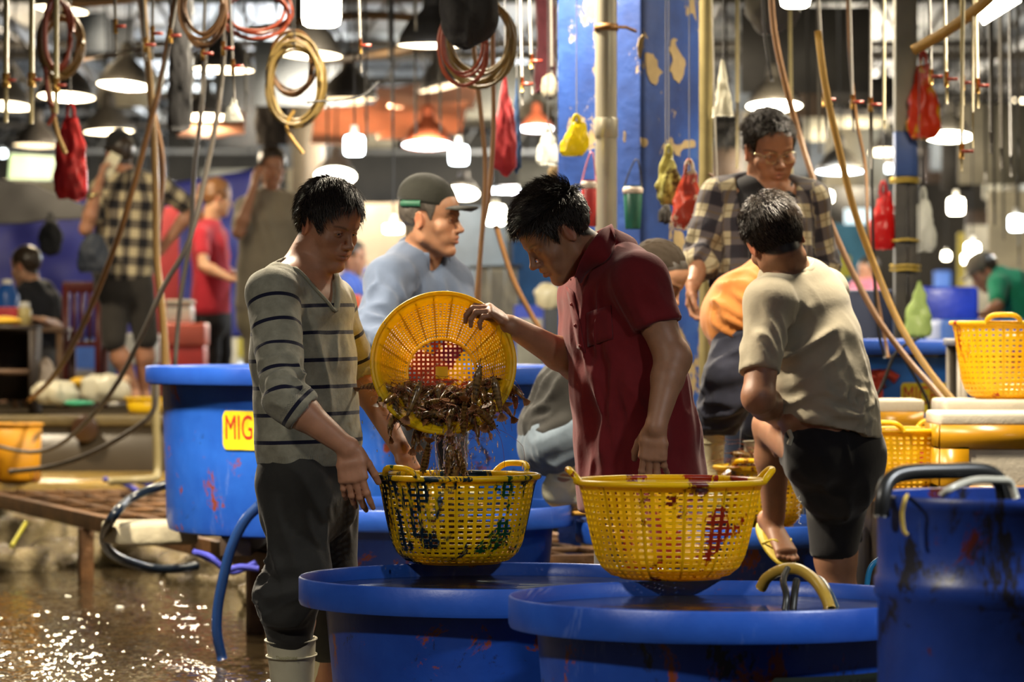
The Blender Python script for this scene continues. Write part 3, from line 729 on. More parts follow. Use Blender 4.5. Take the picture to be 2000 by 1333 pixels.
# ================================================================ tubs, drum, baskets, boxes
def tub_mat(name, seed, c1='#1a49b4', c2='#2f6ad6', st=.62, dark=.60, rust='#86401f'):
    t = NT(name); co = t.coord('Object'); ad = t.n('ShaderNodeVectorMath', operation='ADD'); ad.inputs[1].default_value = (seed*3.3, seed*1.9, seed*.7)
    t.l(co, ad.inputs[0]); q = ad.outputs[0]
    b = t.ramp(t.noise(2.2, 5, .62, q), [(.3, lin(c1)), (.7, lin(c2))])
    scr = t.ramp(t.noise(5, 6, .75, t.coord('Object', (1, 1, .25)), .5), [(.60, (0, 0, 0)), (.72, (.35, .35, .35))])
    b = t.mix(scr, b, lin('#8fa6dc'))
    m = t.ramp(t.noise(5.5, 8, .74, q, .5), [(st, (0, 0, 0)), (st+.03, (1, 1, 1))])
    b = t.mix(m, b, lin(rust))
    ad2 = t.n('ShaderNodeVectorMath', operation='ADD'); ad2.inputs[1].default_value = (seed*5.1+9, 4, seed*2.7); t.l(co, ad2.inputs[0])
    m2 = t.ramp(t.noise(3.8, 9, .78, ad2.outputs[0], .6), [(dark, (0, 0, 0)), (dark+.035, (1, 1, 1))])
    b = t.mix(m2, b, lin('#1c1a22'))
    t.set(col=b, rough=t.ramp(t.noise(8, 4, .6, q), [(.3, (.28, .28, .28)), (.7, (.45, .45, .45))]), spec=.5)
    t.bump(t.noise(14, 5, .65, q), .18, .008); return t.m
t = NT('tub_water'); co = t.coord()
t.set(col=t.ramp(t.noise(3, 3, .5, co), [(.3, (.008, .009, .010)), (.7, (.022, .022, .020))]), rough=.12, spec=.30); t.bump(t.noise(8, 3, .5, co), .18, .02); M_WATER = t.m
M_RIM = tub_mat('tub_rim', 13, '#173c90', '#2656b4', .68, .66, '#7a3a20')
def tub(name_label, c, r, ztop, zbot, mat, body=.868, bot=.80, band=.070, water=.036, lip=.010, group=None):
    root = empty('tub', (c[0], c[1], zbot), name_label, 'tub', group)
    h = ztop-zbot; rb = r*body; q = r*bot
    MB().lathe([(0, zbot), (q-.03, zbot), (q-.008, zbot+.008), (q, zbot+.035), (rb*.5+q*.5, zbot+h*.5), (rb, ztop-band-.004), (rb+.006, ztop-band+.012), (rb-.010, ztop-band+.016), (q-.014, zbot+.03), (0, zbot+.02)], (c[0], c[1], 0), 128).build('shell', mat, root, auto=50)
    MB().lathe([(rb-.006, ztop-band+.016), (r-.014, ztop-band+.002), (r-.004, ztop-band-.004), (r, ztop-band+.006), (r, ztop-.005), (r-lip*.4, ztop), (r-lip, ztop-.004), (r-lip-.003, ztop-band+.03), (rb-.006, ztop-band+.020)], (c[0], c[1], 0), 160).build('rim', M_RIM, root, auto=60)
    if water is not None:
        MB().lathe([(r-lip-.0035, ztop-water-.02), (r-lip-.0035, ztop-water), (0, ztop-water)], (c[0], c[1], 0), 96).build('water', M_WATER, root, auto=40)
    return root
def textmesh(s, size=1.0):
    cu = bpy.data.curves.new('txt', 'FONT'); cu.body = s; cu.size = size; cu.resolution_u = 4
    o = bpy.data.objects.new('txt', cu); COL.objects.link(o); dg = bpy.context.evaluated_depsgraph_get(); dg.update()
    me = o.evaluated_get(dg).to_mesh(); V = np.array([v.co[:] for v in me.vertices]); F = [tuple(p.vertices) for p in me.polygons]
    o.evaluated_get(dg).to_mesh_clear(); bpy.data.objects.remove(o); bpy.data.curves.remove(cu); return V, F
def cyl_label(root, c, r, a0, z0, wd, hh, text, lm, tm, rad=.02, slope=0, tsize=.6, mirror=False):
    """rounded sticker with lettering, bent round the wall of radius r; a0 = angle of its middle"""
    n = 24; us = np.linspace(-wd/2, wd/2, 33); m = MB(); V = []
    def pt(u, z, off): a = a0+u/r; rr = r+off+slope*(z-z0); return (c[0]+rr*math.cos(a), c[1]+rr*math.sin(a), z)
    for off in (.0015, .0035):
        for u in us:
            e = max(0, abs(u)-(wd/2-rad)); zz = hh/2-(rad-math.sqrt(max(rad*rad-e*e, 0)))
            V += [pt(u, z0-zz, off), pt(u, z0+zz, off)]
    F = []; k = len(us)
    for i in range(k-1):
        a = 2*i; F.append((2*k+a, 2*k+a+2, 2*k+a+3, 2*k+a+1))
        F.append((a, 2*k+a, 2*k+a+1, a+1) if i == 0 else (a+1, 2*k+a+1, 2*k+a+3, a+3))
        F.append((a, a+2, 2*k+a+2, 2*k+a))
    m.add(V, F); o = m.build('sticker', lm, root, smooth=False)
    TV, TF = textmesh(text); w_ = TV[:, 0].max()-TV[:, 0].min(); TV[:, 0] -= TV[:, 0].min()+w_/2; sc = wd*.90/w_
    h0 = TV[:, 1].max(); P = [pt(x*sc, z0-hh*.5+hh*(1-tsize)*.72+y/h0*hh*tsize, .0050) for x, y, _ in TV]
    MB().add(P, TF).build('lettering', tm, o, smooth=False)
    return o
M_TUB = [tub_mat('tub_blue_a', 1, '#123488', '#1f4eae', st=.56, dark=.548), tub_mat('tub_blue_b', 5, '#123488', '#1f4eae', st=.58, dark=.575), tub_mat('tub_blue_c', 9, '#1846a8', '#2c68d0', .60, .61)]
T1 = (.501, 8.74); T2 = (-.031, 9.89)
FRONT = tub('round blue tub of water nearest the lens, its wall stained black and orange', T1, .510, .565, 0, M_TUB[0])
tub('scuffed blue tub of water under the basket into which the shrimps fall', T2, .541, .535, 0, M_TUB[1])
T3 = (at(817, 640, 12.9)[0], 12.95); tub('blue tub of dark water behind the striped sweater man', T3, .545, .582, 0, M_TUB[1])
T4 = (at(1405, 640, 12.95)[0], 13.0); tub('blue tub whose rim carries the sandalled foot', T4, .505, .52, 0, M_TUB[0], water=.03)
T5 = (at(702, 640, 14.6)[0], 14.6); T5R = .845
BIG = tub('large tall blue tub standing on the steel walkway behind the men', T5, T5R, 1.048, .40, M_TUB[2], .922, .90, .062, .05)
for q in (-.45, 0, .45): tag(MB().box((T5[0]+q, T5[1], .3625), (.06, .55, .0365)).build('timber', pm('wet_timber', '#3a2c1e', .5, 0, .3, 12), bevel=.004), 'dark wet timber under the large tall tub', 'timber', 'timbers under the large tub')
c = at(292, 985, 14.9); o = MB().box((0, 0, .045), (.17, .16, .045)).build('foam_block', pm('foam_slab', '#cfc5a6', .8, 0, .12, 6, .5, 30), bevel=.02); place(o, (c[0], c[1], .326), .3); tag(o, 'white foam block on the walkway left of the large tall tub', 'foam')
M_YST = pm('sticker_yellow', '#d8c21c', .5, 0, .3, 8); M_RLT = pm('sticker_red', '#a3241a', .5, 0, .3, 10)
rb5 = T5R*.915
def ang_of(c, r, px):
    # angle on the near side of a wall at which the frame column px meets it
    best = min(np.linspace(math.pi, 2*math.pi, 721), key=lambda a: abs((c[0]+r*math.cos(a))/(c[1]+r*math.sin(a))*FPX+1000-px)); return best
cyl_label(BIG, T5, rb5, ang_of(T5, rb5, 505), .81, .34, .147, 'MIGHITA', M_YST, M_RLT, .02, .02, .62)
cyl_label(FRONT, T1, .868*.51, ang_of(T1, .44, 1640), .36, .36, .10, 'MIGHITA', pm('sticker_dark', '#182016', .5, 0, .3, 8), pm('sticker_letters', '#0d100c', .5), .012, .10, .62)
# blue tub seen far right with the second sticker
T6 = (at(1770, 640, 16.4)[0], 16.4)
SIDE = tub('large blue tub behind the foam boxes, marked with red paint and a yellow sticker', T6, .98, 1.145, .12, tub_mat('tub_blue_d', 3, '#1a52b0', '#2c78d8', .66, .70), .93, .90, .055, .05)
cyl_label(SIDE, T6, .905, ang_of(T6, .90, 1822), .905, .27, .125, 'MIGHITA', M_YST, M_RLT, .015, .02, .6)
m = MB()
for pts in (((1700, 738), (1735, 730), (1752, 742)), ((1712, 722), (1716, 770), (1712, 790)), ((1700, 752), (1728, 748))):
    m.tube([np.array((T6[0]+.912*math.cos(a), T6[1]+.912*math.sin(a), at(0, y, T6[1]+.912*math.sin(a))[2])) for x, y in pts for a in [ang_of(T6, .905, x)]], .022, 8)
m.build('paint_mark', pm('red_paint', '#b53a26', .6), SIDE)
# ---- the drum at the right edge
D0 = (at(1993, 640, 7.52)[0], 7.52)
M_DRUM = tub_mat('drum_blue', 7, '#112868', '#22439c', .60, .565, '#5a2018')
root = empty('drum', (D0[0], D0[1], 0), 'tall blue plastic drum at the right edge with a black hose over its rim', 'drum')
r = .290; zt = .862
MB().lathe([(0, .02), (r*.9, .02), (r*.97, .05), (r, .10), (r, .32), (r+.006, .335), (r+.006, .35), (r, .362), (r, zt-.215), (r+.007, zt-.208), (r+.007, zt-.172), (r+.001, zt-.165),
            (r, zt-.03), (r+.004, zt-.026), (r+.006, zt-.006), (r+.001, zt), (r-.009, zt-.002), (r-.010, .10), (0, .08)], (D0[0], D0[1], 0), 128).build('shell', M_DRUM, root, auto=50)
MB().lathe([(r-.011, zt-.035), (r-.011, zt-.03), (0, zt-.03)], (D0[0], D0[1], 0), 64).build('water', M_WATER, root)
M_HOSEB = pm('hose_black', '#23221f', .35, var=.2); M_HOSEW = pm('hose_clear_grey', '#b5b09e', .3); M_ROPE = pm('rope_yellow', '#b79a3a', .7, bump=.3, bs=200)
def px_tube(name, pts, r, mat, label, cat, group=None, n=10, k=40, flat=1.0):
    """a bent hose, pipe or cord through frame positions with depths, its real radius in metres"""
    P = [at(*p) if len(p) == 3 and abs(p[0]) > 20 or p[2] > 3 and abs(p[0]) > 3 else np.array(p) for p in pts]
    o = MB().tube(bez(P, k), r, n, flat=flat).build(name, mat); return tag(o, label, cat, group)
px_tube('hose', [(1722, 1010, 7.40), (1724, 975, 7.40), (1735, 942, 7.42), (1768, 925, 7.45), (1850, 921, 7.50), (1925, 922, 7.55), (1955, 945, 7.58), (1962, 985, 7.6)], .0165, M_HOSEB, 'thick black hose bent over the rim of the blue drum', 'hose')
px_tube('hose', [(1838, 970, 7.30), (1858, 955, 7.30), (1900, 939, 7.35), (1945, 938, 7.4), (1972, 942, 7.45), (1985, 975, 7.45)], .0075, M_HOSEW, 'thin pale hose curling out of the drum', 'hose')
px_tube('cord', [(1772, 968, 7.36), (1768, 975, 7.315), (1762, 1003, 7.312), (1765, 1035, 7.311), (1772, 1046, 7.31)], .0042, M_ROPE, 'loose yellow cord end hanging from the drum rim', 'cord')
# ---- baskets
def basket_mat(name, stains, seed, col='#f2cc0e', mixf=.42):
    return translucent(name, col, None, mixf, .32, stains, seed, .08, .06)
M_BK1 = basket_mat('basket_yellow_red', [('#a02a10', 5.0, .545, (1, 1, .45)), ('#7a2410', 9, .60, (1, 1, 1))], 2)
M_BK2 = basket_mat('basket_yellow_dark', [('#10283a', 4.2, .525, (1, 1, .30)), ('#17502c', 5.5, .58, (1, 1, .8))], 7)
M_BK3 = basket_mat('basket_yellow_clean', [('#b8641a', 6.0, .70, (1, 1, 1))], 4, '#f2cc10', .35)
M_BK4 = basket_mat('basket_orange_stained', [('#b23014', 4.5, .585, (1, 1, .4))], 12, '#f6d01e', .35)
def basket(label, cat='basket', prof=None, ncol=48, nrow=15, holes=(.62, .52), mat=None, handles=(), rim=.0085, th=.0032, group=None, bot=True, band=.016, hh=.030, botmat=None):
    """open plastic basket standing on z=0; prof = [(radius, height)] from bottom to rim"""
    root = empty('basket', (0, 0, 0), label, cat, group)
    pr = np.array(prof); s_ = np.concatenate([[0], np.cumsum(np.linalg.norm(np.diff(pr, axis=0), axis=1))]); L = s_[-1]
    rz = lambda s: (np.interp(s, s_, pr[:, 0]), np.interp(s, s_, pr[:, 1]))
    m = MB(); V = []; F = []; s0, s1 = 0.006, L-band
    def pt(a, s): q, z = rz(s); return (q*math.cos(a), q*math.sin(a), z)
    ds = (s1-s0)/nrow; da = 2*math.pi/ncol; fx, fy = holes
    for j in range(nrow):
        for i in range(ncol):
            sa, sb = s0+j*ds, s0+(j+1)*ds; ia, ib = i*da, (i+1)*da; b = len(V)
            V += [pt(ia, sa), pt(ib, sa), pt(ib, sb), pt(ia, sb)]
            ha, hb = ia+da*(1-fx)/2, ib-da*(1-fx)/2; ka, kb = sa+ds*(1-fy)/2, sb-ds*(1-fy)/2
            V += [pt(ha, ka), pt(hb, ka), pt(hb, kb), pt(ha, kb)]
            for e in range(4): F.append((b+e, b+(e+1) % 4, b+4+(e+1) % 4, b+4+e))
    m.add(V, F)
    sl = np.linspace(s1, L, 4)
    for k in range(3):
        b = len(V)
        m.add([pt(i*da, sl[k+q]) for q in (0, 1) for i in range(ncol)], [(i, (i+1) % ncol, ncol+(i+1) % ncol, ncol+i) for i in range(ncol)])
    o = m.build('wall', mat, root, smooth=False); wd = o.modifiers.new('weld', 'WELD'); wd.merge_threshold = .0002
    md = o.modifiers.new('solid', 'SOLIDIFY'); md.thickness = th; md.offset = 0
    m = MB(); nr = 96
    hs = [h % (2*math.pi) for h in handles]
    th_ = np.arange(nr)*2*math.pi/nr; R1, Z1 = pr[-1]
    m.tube([((R1+.003)*math.cos(a), (R1+.003)*math.sin(a), Z1) for a in th_], rim, 10, closed=True)
    m.build('rim', mat, root)
    # vertical ribs every few cells
    m = MB(); nrb = ncol//4
    for i in range(nrb):
        a = i*2*math.pi/nrb; m.tube([np.array(pt(a, s))*np.array((1.006, 1.006, 1)) for s in np.linspace(s0, L, 12)], .0021, 5)
    m.build('rib', mat, root)
    for h in hs:
        w_ = .062/R1; pts = []
        for q in np.linspace(-1, 1, 17):
            e = 1-abs(q)**4; pts.append(((R1+.004+.020*e)*math.cos(h+q*w_), (R1+.004+.020*e)*math.sin(h+q*w_), Z1+hh*e))
        MB().tube(pts, .0088, 10).build('handle', mat, root)
    if bot:
        m = MB(); rb, zb = pr[0]; g = rb*2/(int(rb*2/.0125)); n = int(rb*2/g); V = []; F = []
        for i in range(n):
            for j in range(n):
                x, y = -rb+i*g, -rb+j*g
                if math.hypot(x+g/2, y+g/2) > rb-.002: continue
                b = len(V); V += [(x, y, zb), (x+g, y, zb), (x+g, y+g, zb), (x, y+g, zb), (x+g*.24, y+g*.24, zb), (x+g*.76, y+g*.24, zb), (x+g*.76, y+g*.76, zb), (x+g*.24, y+g*.76, zb)]
                F += [(b+e, b+(e+1) % 4, b+4+(e+1) % 4, b+4+e) for e in range(4)]
        m.add(V, F); o = m.build('bottom', botmat or mat, root, smooth=False); o.modifiers.new('weld', 'WELD').merge_threshold = .0002
        md = o.modifiers.new('solid', 'SOLIDIFY'); md.thickness = th; md.offset = 0
        MB().tube([((rb+.001)*math.cos(a), (rb+.001)*math.sin(a), zb) for a in th_], .0045, 6, closed=True).build('base_ring', mat, root)
    return root
PR1 = [(.125, .004), (.150, .010), (.172, .028), (.188, .058), (.200, .105), (.212, .16), (.222, .215), (.2335, .243)]
b1 = basket('empty yellow basket with red stains on the rim of the front tub', prof=PR1, ncol=52, nrow=16, mat=M_BK1, handles=(R(180), R(2)))
place(b1, (at(1309, 0, 9.30)[0], 9.30, .568))
PR2 = [(q*.965, z) for q, z in PR1]
b2 = basket('yellow basket with dark green stains that catches the falling shrimps', prof=PR2, ncol=48, nrow=16, mat=M_BK2, handles=(R(228), R(48)))
place(b2, (at(893, 0, 10.33)[0], 10.33, .540))
PR3 = [(.098, .002), (.108, .012), (.135, .055), (.160, .100), (.180, .140), (.186, .150), (.199, .156)]
b3 = basket('round yellow sieve basket tipped towards the lens by the red shirt man', prof=PR3, ncol=88, nrow=13, holes=(.52, .52), mat=M_BK3, botmat=basket_mat('sieve_bottom', [('#b04a18', 7.0, .46, (1, 1, 1)), ('#8c2a3a', 9, .60, (1, 1, 1))], 15), rim=.0065, th=.0026, band=.030)
TILT_C = at(866, 709, 10.46); TILT_N = nrm((.05, -.972, .20))
# z axis of the basket -> TILT_N
zx = nrm(np.cross((0, 0, 1), TILT_N)); zy = np.cross(TILT_N, zx)
TM = np.stack([zx, zy, TILT_N], 1)
place(b3, TILT_C-TILT_N*.156, rot=Matrix(TM.tolist()).to_euler())
MB().box(wloc(b3)+(0, 0, .006), (.018, .018, .002)).build('tag_plate', M_BK3, b3, bevel=.001)
def inb3(x, y, z): return TILT_C-TILT_N*.156+TM @ np.array((x, y, z))
# ================================================================ the people in front
a = at
from mathutils.bvhtree import BVHTree
HAIR = hairmat()
def stripe_mat():
    t = NT('striped_knit'); g = t.n('ShaderNodeAttribute', attribute_name='guv'); sp = t.n('ShaderNodeSeparateColor'); t.l(g.outputs['Color'], sp.inputs[0])
    v = sp.outputs['Green']; fr = t.math('FRACT', t.math('DIVIDE', v, .0765)); co = t.coord()
    st = t.math('MULTIPLY', t.math('GREATER_THAN', fr, .43), t.math('LESS_THAN', fr, .57))
    up = t.math('GREATER_THAN', v, .085); lo = t.math('LESS_THAN', v, .535); st = t.math('MULTIPLY', st, t.math('MULTIPLY', up, lo))
    b = t.ramp(t.noise(30, 4, .6, co), [(.3, lin('#84816f')), (.7, lin('#a09c88'))])
    t.set(col=t.mix(st, b, lin('#14142a')), rough=.9, spec=.2, sheen=.25)
    rib = t.math('MULTIPLY', t.math('SINE', t.math('MULTIPLY', sp.outputs['Red'], 900)), t.math('GREATER_THAN', v, .537))
    h = t.math('ADD', t.math('MULTIPLY', rib, .8), t.math('ADD', t.math('MULTIPLY', t.noise(600, 2, .5, co), .4), t.noise(40, 3, .6, co))); t.bump(h, .35, .006); return t.m
def plaid_mat(name, pu, pv, c0, c1, c2, w_=.5, line=None):
    t = NT(name); g = t.n('ShaderNodeAttribute', attribute_name='guv'); sp = t.n('ShaderNodeSeparateColor'); t.l(g.outputs['Color'], sp.inputs[0])
    fu = t.math('FRACT', t.math('DIVIDE', t.math('ADD', sp.outputs['Red'], 3), pu)); fv = t.math('FRACT', t.math('DIVIDE', t.math('ADD', sp.outputs['Green'], 3), pv))
    A = t.math('LESS_THAN', fu, w_); B = t.math('LESS_THAN', fv, w_); s_ = t.math('MULTIPLY', t.math('ADD', A, B), .5)
    c = t.ramp(s_, [(0, lin(c0)), (.25, lin(c1)), (.75, lin(c2))], 'CONSTANT')
    if line:
        L = t.math('MAXIMUM', t.math('COMPARE', fu, .75), t.math('COMPARE', fv, .75)); L.node.inputs[0]
        for nd in t.t.nodes:
            if nd.type == 'MATH' and nd.operation == 'COMPARE': nd.inputs[2].default_value = .035
        c = t.mix(t.math('MULTIPLY', L, .55), c, lin(line))
    co = t.coord(); t.set(col=c, rough=.9, spec=.2, sheen=.2); t.bump(t.noise(45, 4, .6, co), .25, .006); return t.m
# ---------------------------------------------------------------- man in the striped sweater
def person_striped():
    root = empty('person', a(590, 1462, 10.5), 'man in a grey sweater with navy stripes looking down at the yellow baskets', 'person')
    u = nrm((.56, .83, 0)); f = nrm((.83, -.56, 0)); up = np.array((0, 0, 1.))
    H = headframe(a(641, 441, 10.5), 43, 19, .955)
    RS, RE, RW = a(533, 577, 10.34), a(556, 779, 10.16), a(680, 876, 10.14)
    LS, LE, LW = a(648, 590, 10.66), a(697, 722, 10.74), a(779, 872, 10.60)
    nb = a(577, 552, 10.50)
    F = Field(); head(F, H); neck(F, H, nb, .062)
    secs = [(a(590, 552, 10.5), .13, .070), (a(589, 605, 10.5), .165, .098), (a(594, 700, 10.5), .165, .104), (a(600, 840, 10.5), .160, .105), (a(600, 930, 10.5), .155, .105)]
    F.loft(secs, u); F.rc(nb, RS+(.0, 0, .012), .050, .050, .03); F.rc(nb, LS+(0, 0, .012), .050, .048, .03)
    arm(F, RS, RE, RW, (.052, .046, .046, .0275)); arm(F, LS, LE, LW, (.048, .043, .043, .027))
    for q in (RE,): F.ell(q+(-.01, 0, -.008), (.042, .042, .042), None, .02)
    hd = nrm((.13, -.04, -.98)); hand(F, RW, hd, (-.20, -.97, .05), -1, (.22, .34, .36, .34), .09, (.46, .10, .15), 1.07)
    hd2 = nrm((.42, -.1, -.9)); hand(F, LW, hd2, (.55, -.6, .35), -1, (.5, .5, .5, .5), .06, (.5, .3, .3), .95)
    for hp, kn, an in ((a(578, 935, 10.46), a(585, 1120, 10.42), a(572, 1390, 10.46)), (a(636, 935, 10.62), a(640, 1120, 10.64), a(628, 1385, 10.68))):
        leg(F, hp, kn, an, (.075, .048, .046, .036))
    B = body(F, root, H, 'tan', .008, [((-.62, 10.2, 1.33), (-.36, 10.75, 1.70), .0030), ((-.52, 9.95, .72), (-.33, 10.75, .93), .0030)], brow=(.02, .015, .01), hairc=(.02, .014, .01))
    eyes(H, root, look=(.5, -.6))
    hc = haircap('hair', H, capmat(), root, .008, .011, -.006, -.002, .002, rough=.0015, seed=3)
    def comb(L):
        d = np.stack([np.where(L[:, 0] > -.01, .55, -.35)*(1+0*L[:, 0]), np.where(L[:, 1] > -.035, 1.0, -.5), np.where(L[:, 1] > .04, -.4, -.8)], 1); return d
    strands('fringe', H, HAIR, hc, 4200, lambda L: np.where(L[:, 1] > .02, .042, .032), .24, comb, .0010, -.006, .002, .002, 5, .35, .022)
    # chain
    nk = MB(); C0 = (H.P(0, -.03, -.10)+nb)/2; ax = nrm(H.P(0, -.03, -.05)-nb); e1 = nrm(np.cross(ax, f)); e2 = np.cross(e1, ax)
    ring = [C0-ax*.012+.0625*(math.cos(q)*e1)+(.0655)*math.sin(q)*e2+ax*(-.030*max(0, math.sin(q+math.pi*(e2 @ f > 0)*0))*(1 if e2 @ f > 0 else -1)) for q in np.linspace(0, 2*math.pi, 60, endpoint=False)]
    nk.tube(ring, .0022, 6, closed=True); nk.build('necklace', pm('gold', '#e0b040', .2, 1, .1), root)
    # sweater
    G = Field()
    G.rc(RS, RE, .071, .062, .03); fd = nrm(RW-RE); G.rc(RE, RE+fd*.045, .060, .060, .015); G.rc(RE+fd*.020, RE+fd*.052, .064, .062, .004)
    G.rc(LS, LE, .060, .054, .03); fd2 = nrm(LW-LE); G.rc(LE, LE+fd2*.035, .053, .055, .012); G.rc(LE+fd2*.012, LE+fd2*.035, .058, .057, .004)
    G.plane(RE+fd*.070, fd, RE+fd*.05-.075, RE+fd*.16+.085); G.plane(LE+fd2*.055, fd2, LE+fd2*.04-.07, LE+fd2*.14+.085)
    gs = [(a(588, 553, 10.5), .150, .080), (a(588, 605, 10.5), .186, .114), (a(593, 700, 10.5), .184, .120), (a(598, 790, 10.5), .178, .120), (a(602, 860, 10.5), .180, .127), (a(600, 905, 10.5), .170, .120)]
    G.loft(gs, u); G.rc(nb+(0, 0, -.012), RS+(.0, 0, .004), .062, .066, .04); G.rc(nb+(0, 0, -.012), LS+(0, 0, .004), .062, .060, .04)
    G.plane(a(600, 910, 10.5), (0, 0, -1), (-9, 9, -1), (9, 11.5, .84))
    G.rc(RE+fd*.05, RE+fd*.2, .048, .048, .004, -1); G.rc(LE+fd2*.03, LE+fd2*.2, .045, .045, .004, -1)
    G.rc(H.P(0, -.02, -.05), nb+f*.012, .062, .064, .006, -1)
    zV = a(0, 606, 10.38)[2]
    def wedge(X, Y, Z):
        x = (X-nb[0])*u[0]+(Y-nb[1])*u[1]; y = (X-nb[0])*f[0]+(Y-nb[1])*f[1]
        return np.maximum(np.abs(x-.0)*.80-(Z-zV)*.60, .0-y)
    G._add(wedge, nb-.16, nb+.16, .004, -1)
    segs = [(a(590, 520, 10.5), a(600, 920, 10.5), 0, -f, .16), (RS+(0, 0, .05), RE, .035, f, .068), (RE, RE+fd*.08, .30, f, .062), (LS+(0, 0, .05), LE, .035, f, .058)]
    wf = [(RE+(.01, -.03, .05), .12, (.9, 0, .35), 30, .009), (RS*.5+RE*.5, .13, (.5, 0, -.7), 20, .005), (a(620, 720, 10.38), .17, (.25, 0, -1), 16, .0065), (a(640, 660, 10.36), .14, (-.5, 0, -1), 18, .006),
          (a(560, 835, 10.38), .11, (.7, 0, .5), 18, .004), (LE, .10, (1, 0, .4), 34, .007), (a(545, 560, 10.38), .10, (.6, 0, -.7), 26, .004), (a(640, 825, 10.4), .11, (.1, 0, -1), 18, .003)]
    sw = garment('sweater', G, root, stripe_mat(), .0072, wf, .0025, 11, segs, 4)
    # ribbed neckband, laid along the cut edge
    V = np.array([v.co[:] for v in sw.data.vertices])+wloc(root); bv = BVHTree.FromPolygons(V.tolist(), [tuple(p.vertices) for p in sw.data.polygons])
    ring = []
    for q in np.linspace(-1, 1, 41):
        z = zV+abs(q)**1.1*.118; x = np.sign(q)*(abs(z-zV)*.75+.006)
        h = bv.ray_cast(Vector((nb+u*x+f*.5+(0, 0, z-nb[2])).tolist()), Vector((-f).tolist()))
        if h[0] is not None and (np.array(h[0])-nb) @ f > -.05: ring.append(np.array(h[0])+f*.002)
    r0, r1 = ring[-1], ring[0]; e_ = H.P(0, -.03, -.09)*.25+nb*.75
    for q in np.linspace(.12, .88, 16):
        t_ = math.pi*q; p = nb+(0, 0, .030)+u*math.cos(t_)*.070-f*math.sin(t_)*.060+(0, 0, .012*math.sin(t_)); k_ = min(1, min(q-.0, 1-q)*3.5)
        ring.append(p*k_+(r0 if q < .5 else r1)*(1-k_))
    m = MB(); m.tube(ring, .0095, 8, closed=True, flat=.55); m.build('neckband', cloth('rib_grey', '#8d8a76', .1, .9, 900, .3), sw)
    # trousers
    T = Field()
    T.loft([(a(600, 880, 10.5), .160, .112), (a(600, 935, 10.5), .166, .118), (a(603, 985, 10.5), .168, .115)], u)
    kn1, kn2 = a(588, 1115, 10.40), a(644, 1120, 10.62)
    T.rc(a(572, 950, 10.42), kn1, .100, .082, .03); T.rc(kn1, a(562, 1180, 10.40), .084, .086, .03); T.rc(a(562, 1180, 10.40), a(566, 1262, 10.44), .080, .062, .02)
    T.rc(a(636, 950, 10.64), kn2, .098, .078, .03); T.rc(kn2, a(634, 1260, 10.66), .078, .062, .02)
    T.ell(a(545, 1155, 10.40), (.05, .06, .035), None, .03)
    wf = [(a(545, 1160, 10.36), .13, (1, 0, .25), 26, .012), (a(560, 1060, 10.36), .16, (.4, 0, -1), 17, .011), (a(640, 1000, 10.5), .16, (.1, 0, -1), 18, .008), (a(590, 940, 10.4), .13, (.7, 0, -.8), 16, .007), (a(560, 1230, 10.38), .09, (1, 0, 0), 34, .006)]
    garment('trousers', T, root, cloth('charcoal_twill', '#2b2a27', .2, .8, 700, .2), .009, wf, .003, 10, None, 6)
    mb = pm('boot_cream', '#c9c3a8', .38, var=.06, vs_=12)
    o = boot(root, a(574, 1412, 10.46), (.8, -.6, 0), a(568, 1247, 10.44), .0605, mat=mb)
    V, Fc = textmesh('Thuyoltrang'); sx = .062/(V[:, 0].max()); P = []
    for x, y, _ in V:
        uu = x*sx-.040; ang = uu/.0715; P.append(a(568, 1285, 10.44)+np.array((math.sin(ang)*.0735, -math.cos(ang)*.0735, y*sx*1.1+x*sx*.02)))
    MB().add(P, Fc).build('lettering', pm('boot_print', '#8f8a55', .6), o, smooth=False)
    boot(root, a(624, 1395, 10.70), (.85, -.5, 0), a(628, 1232, 10.68), .058, mat=mb)
    return root
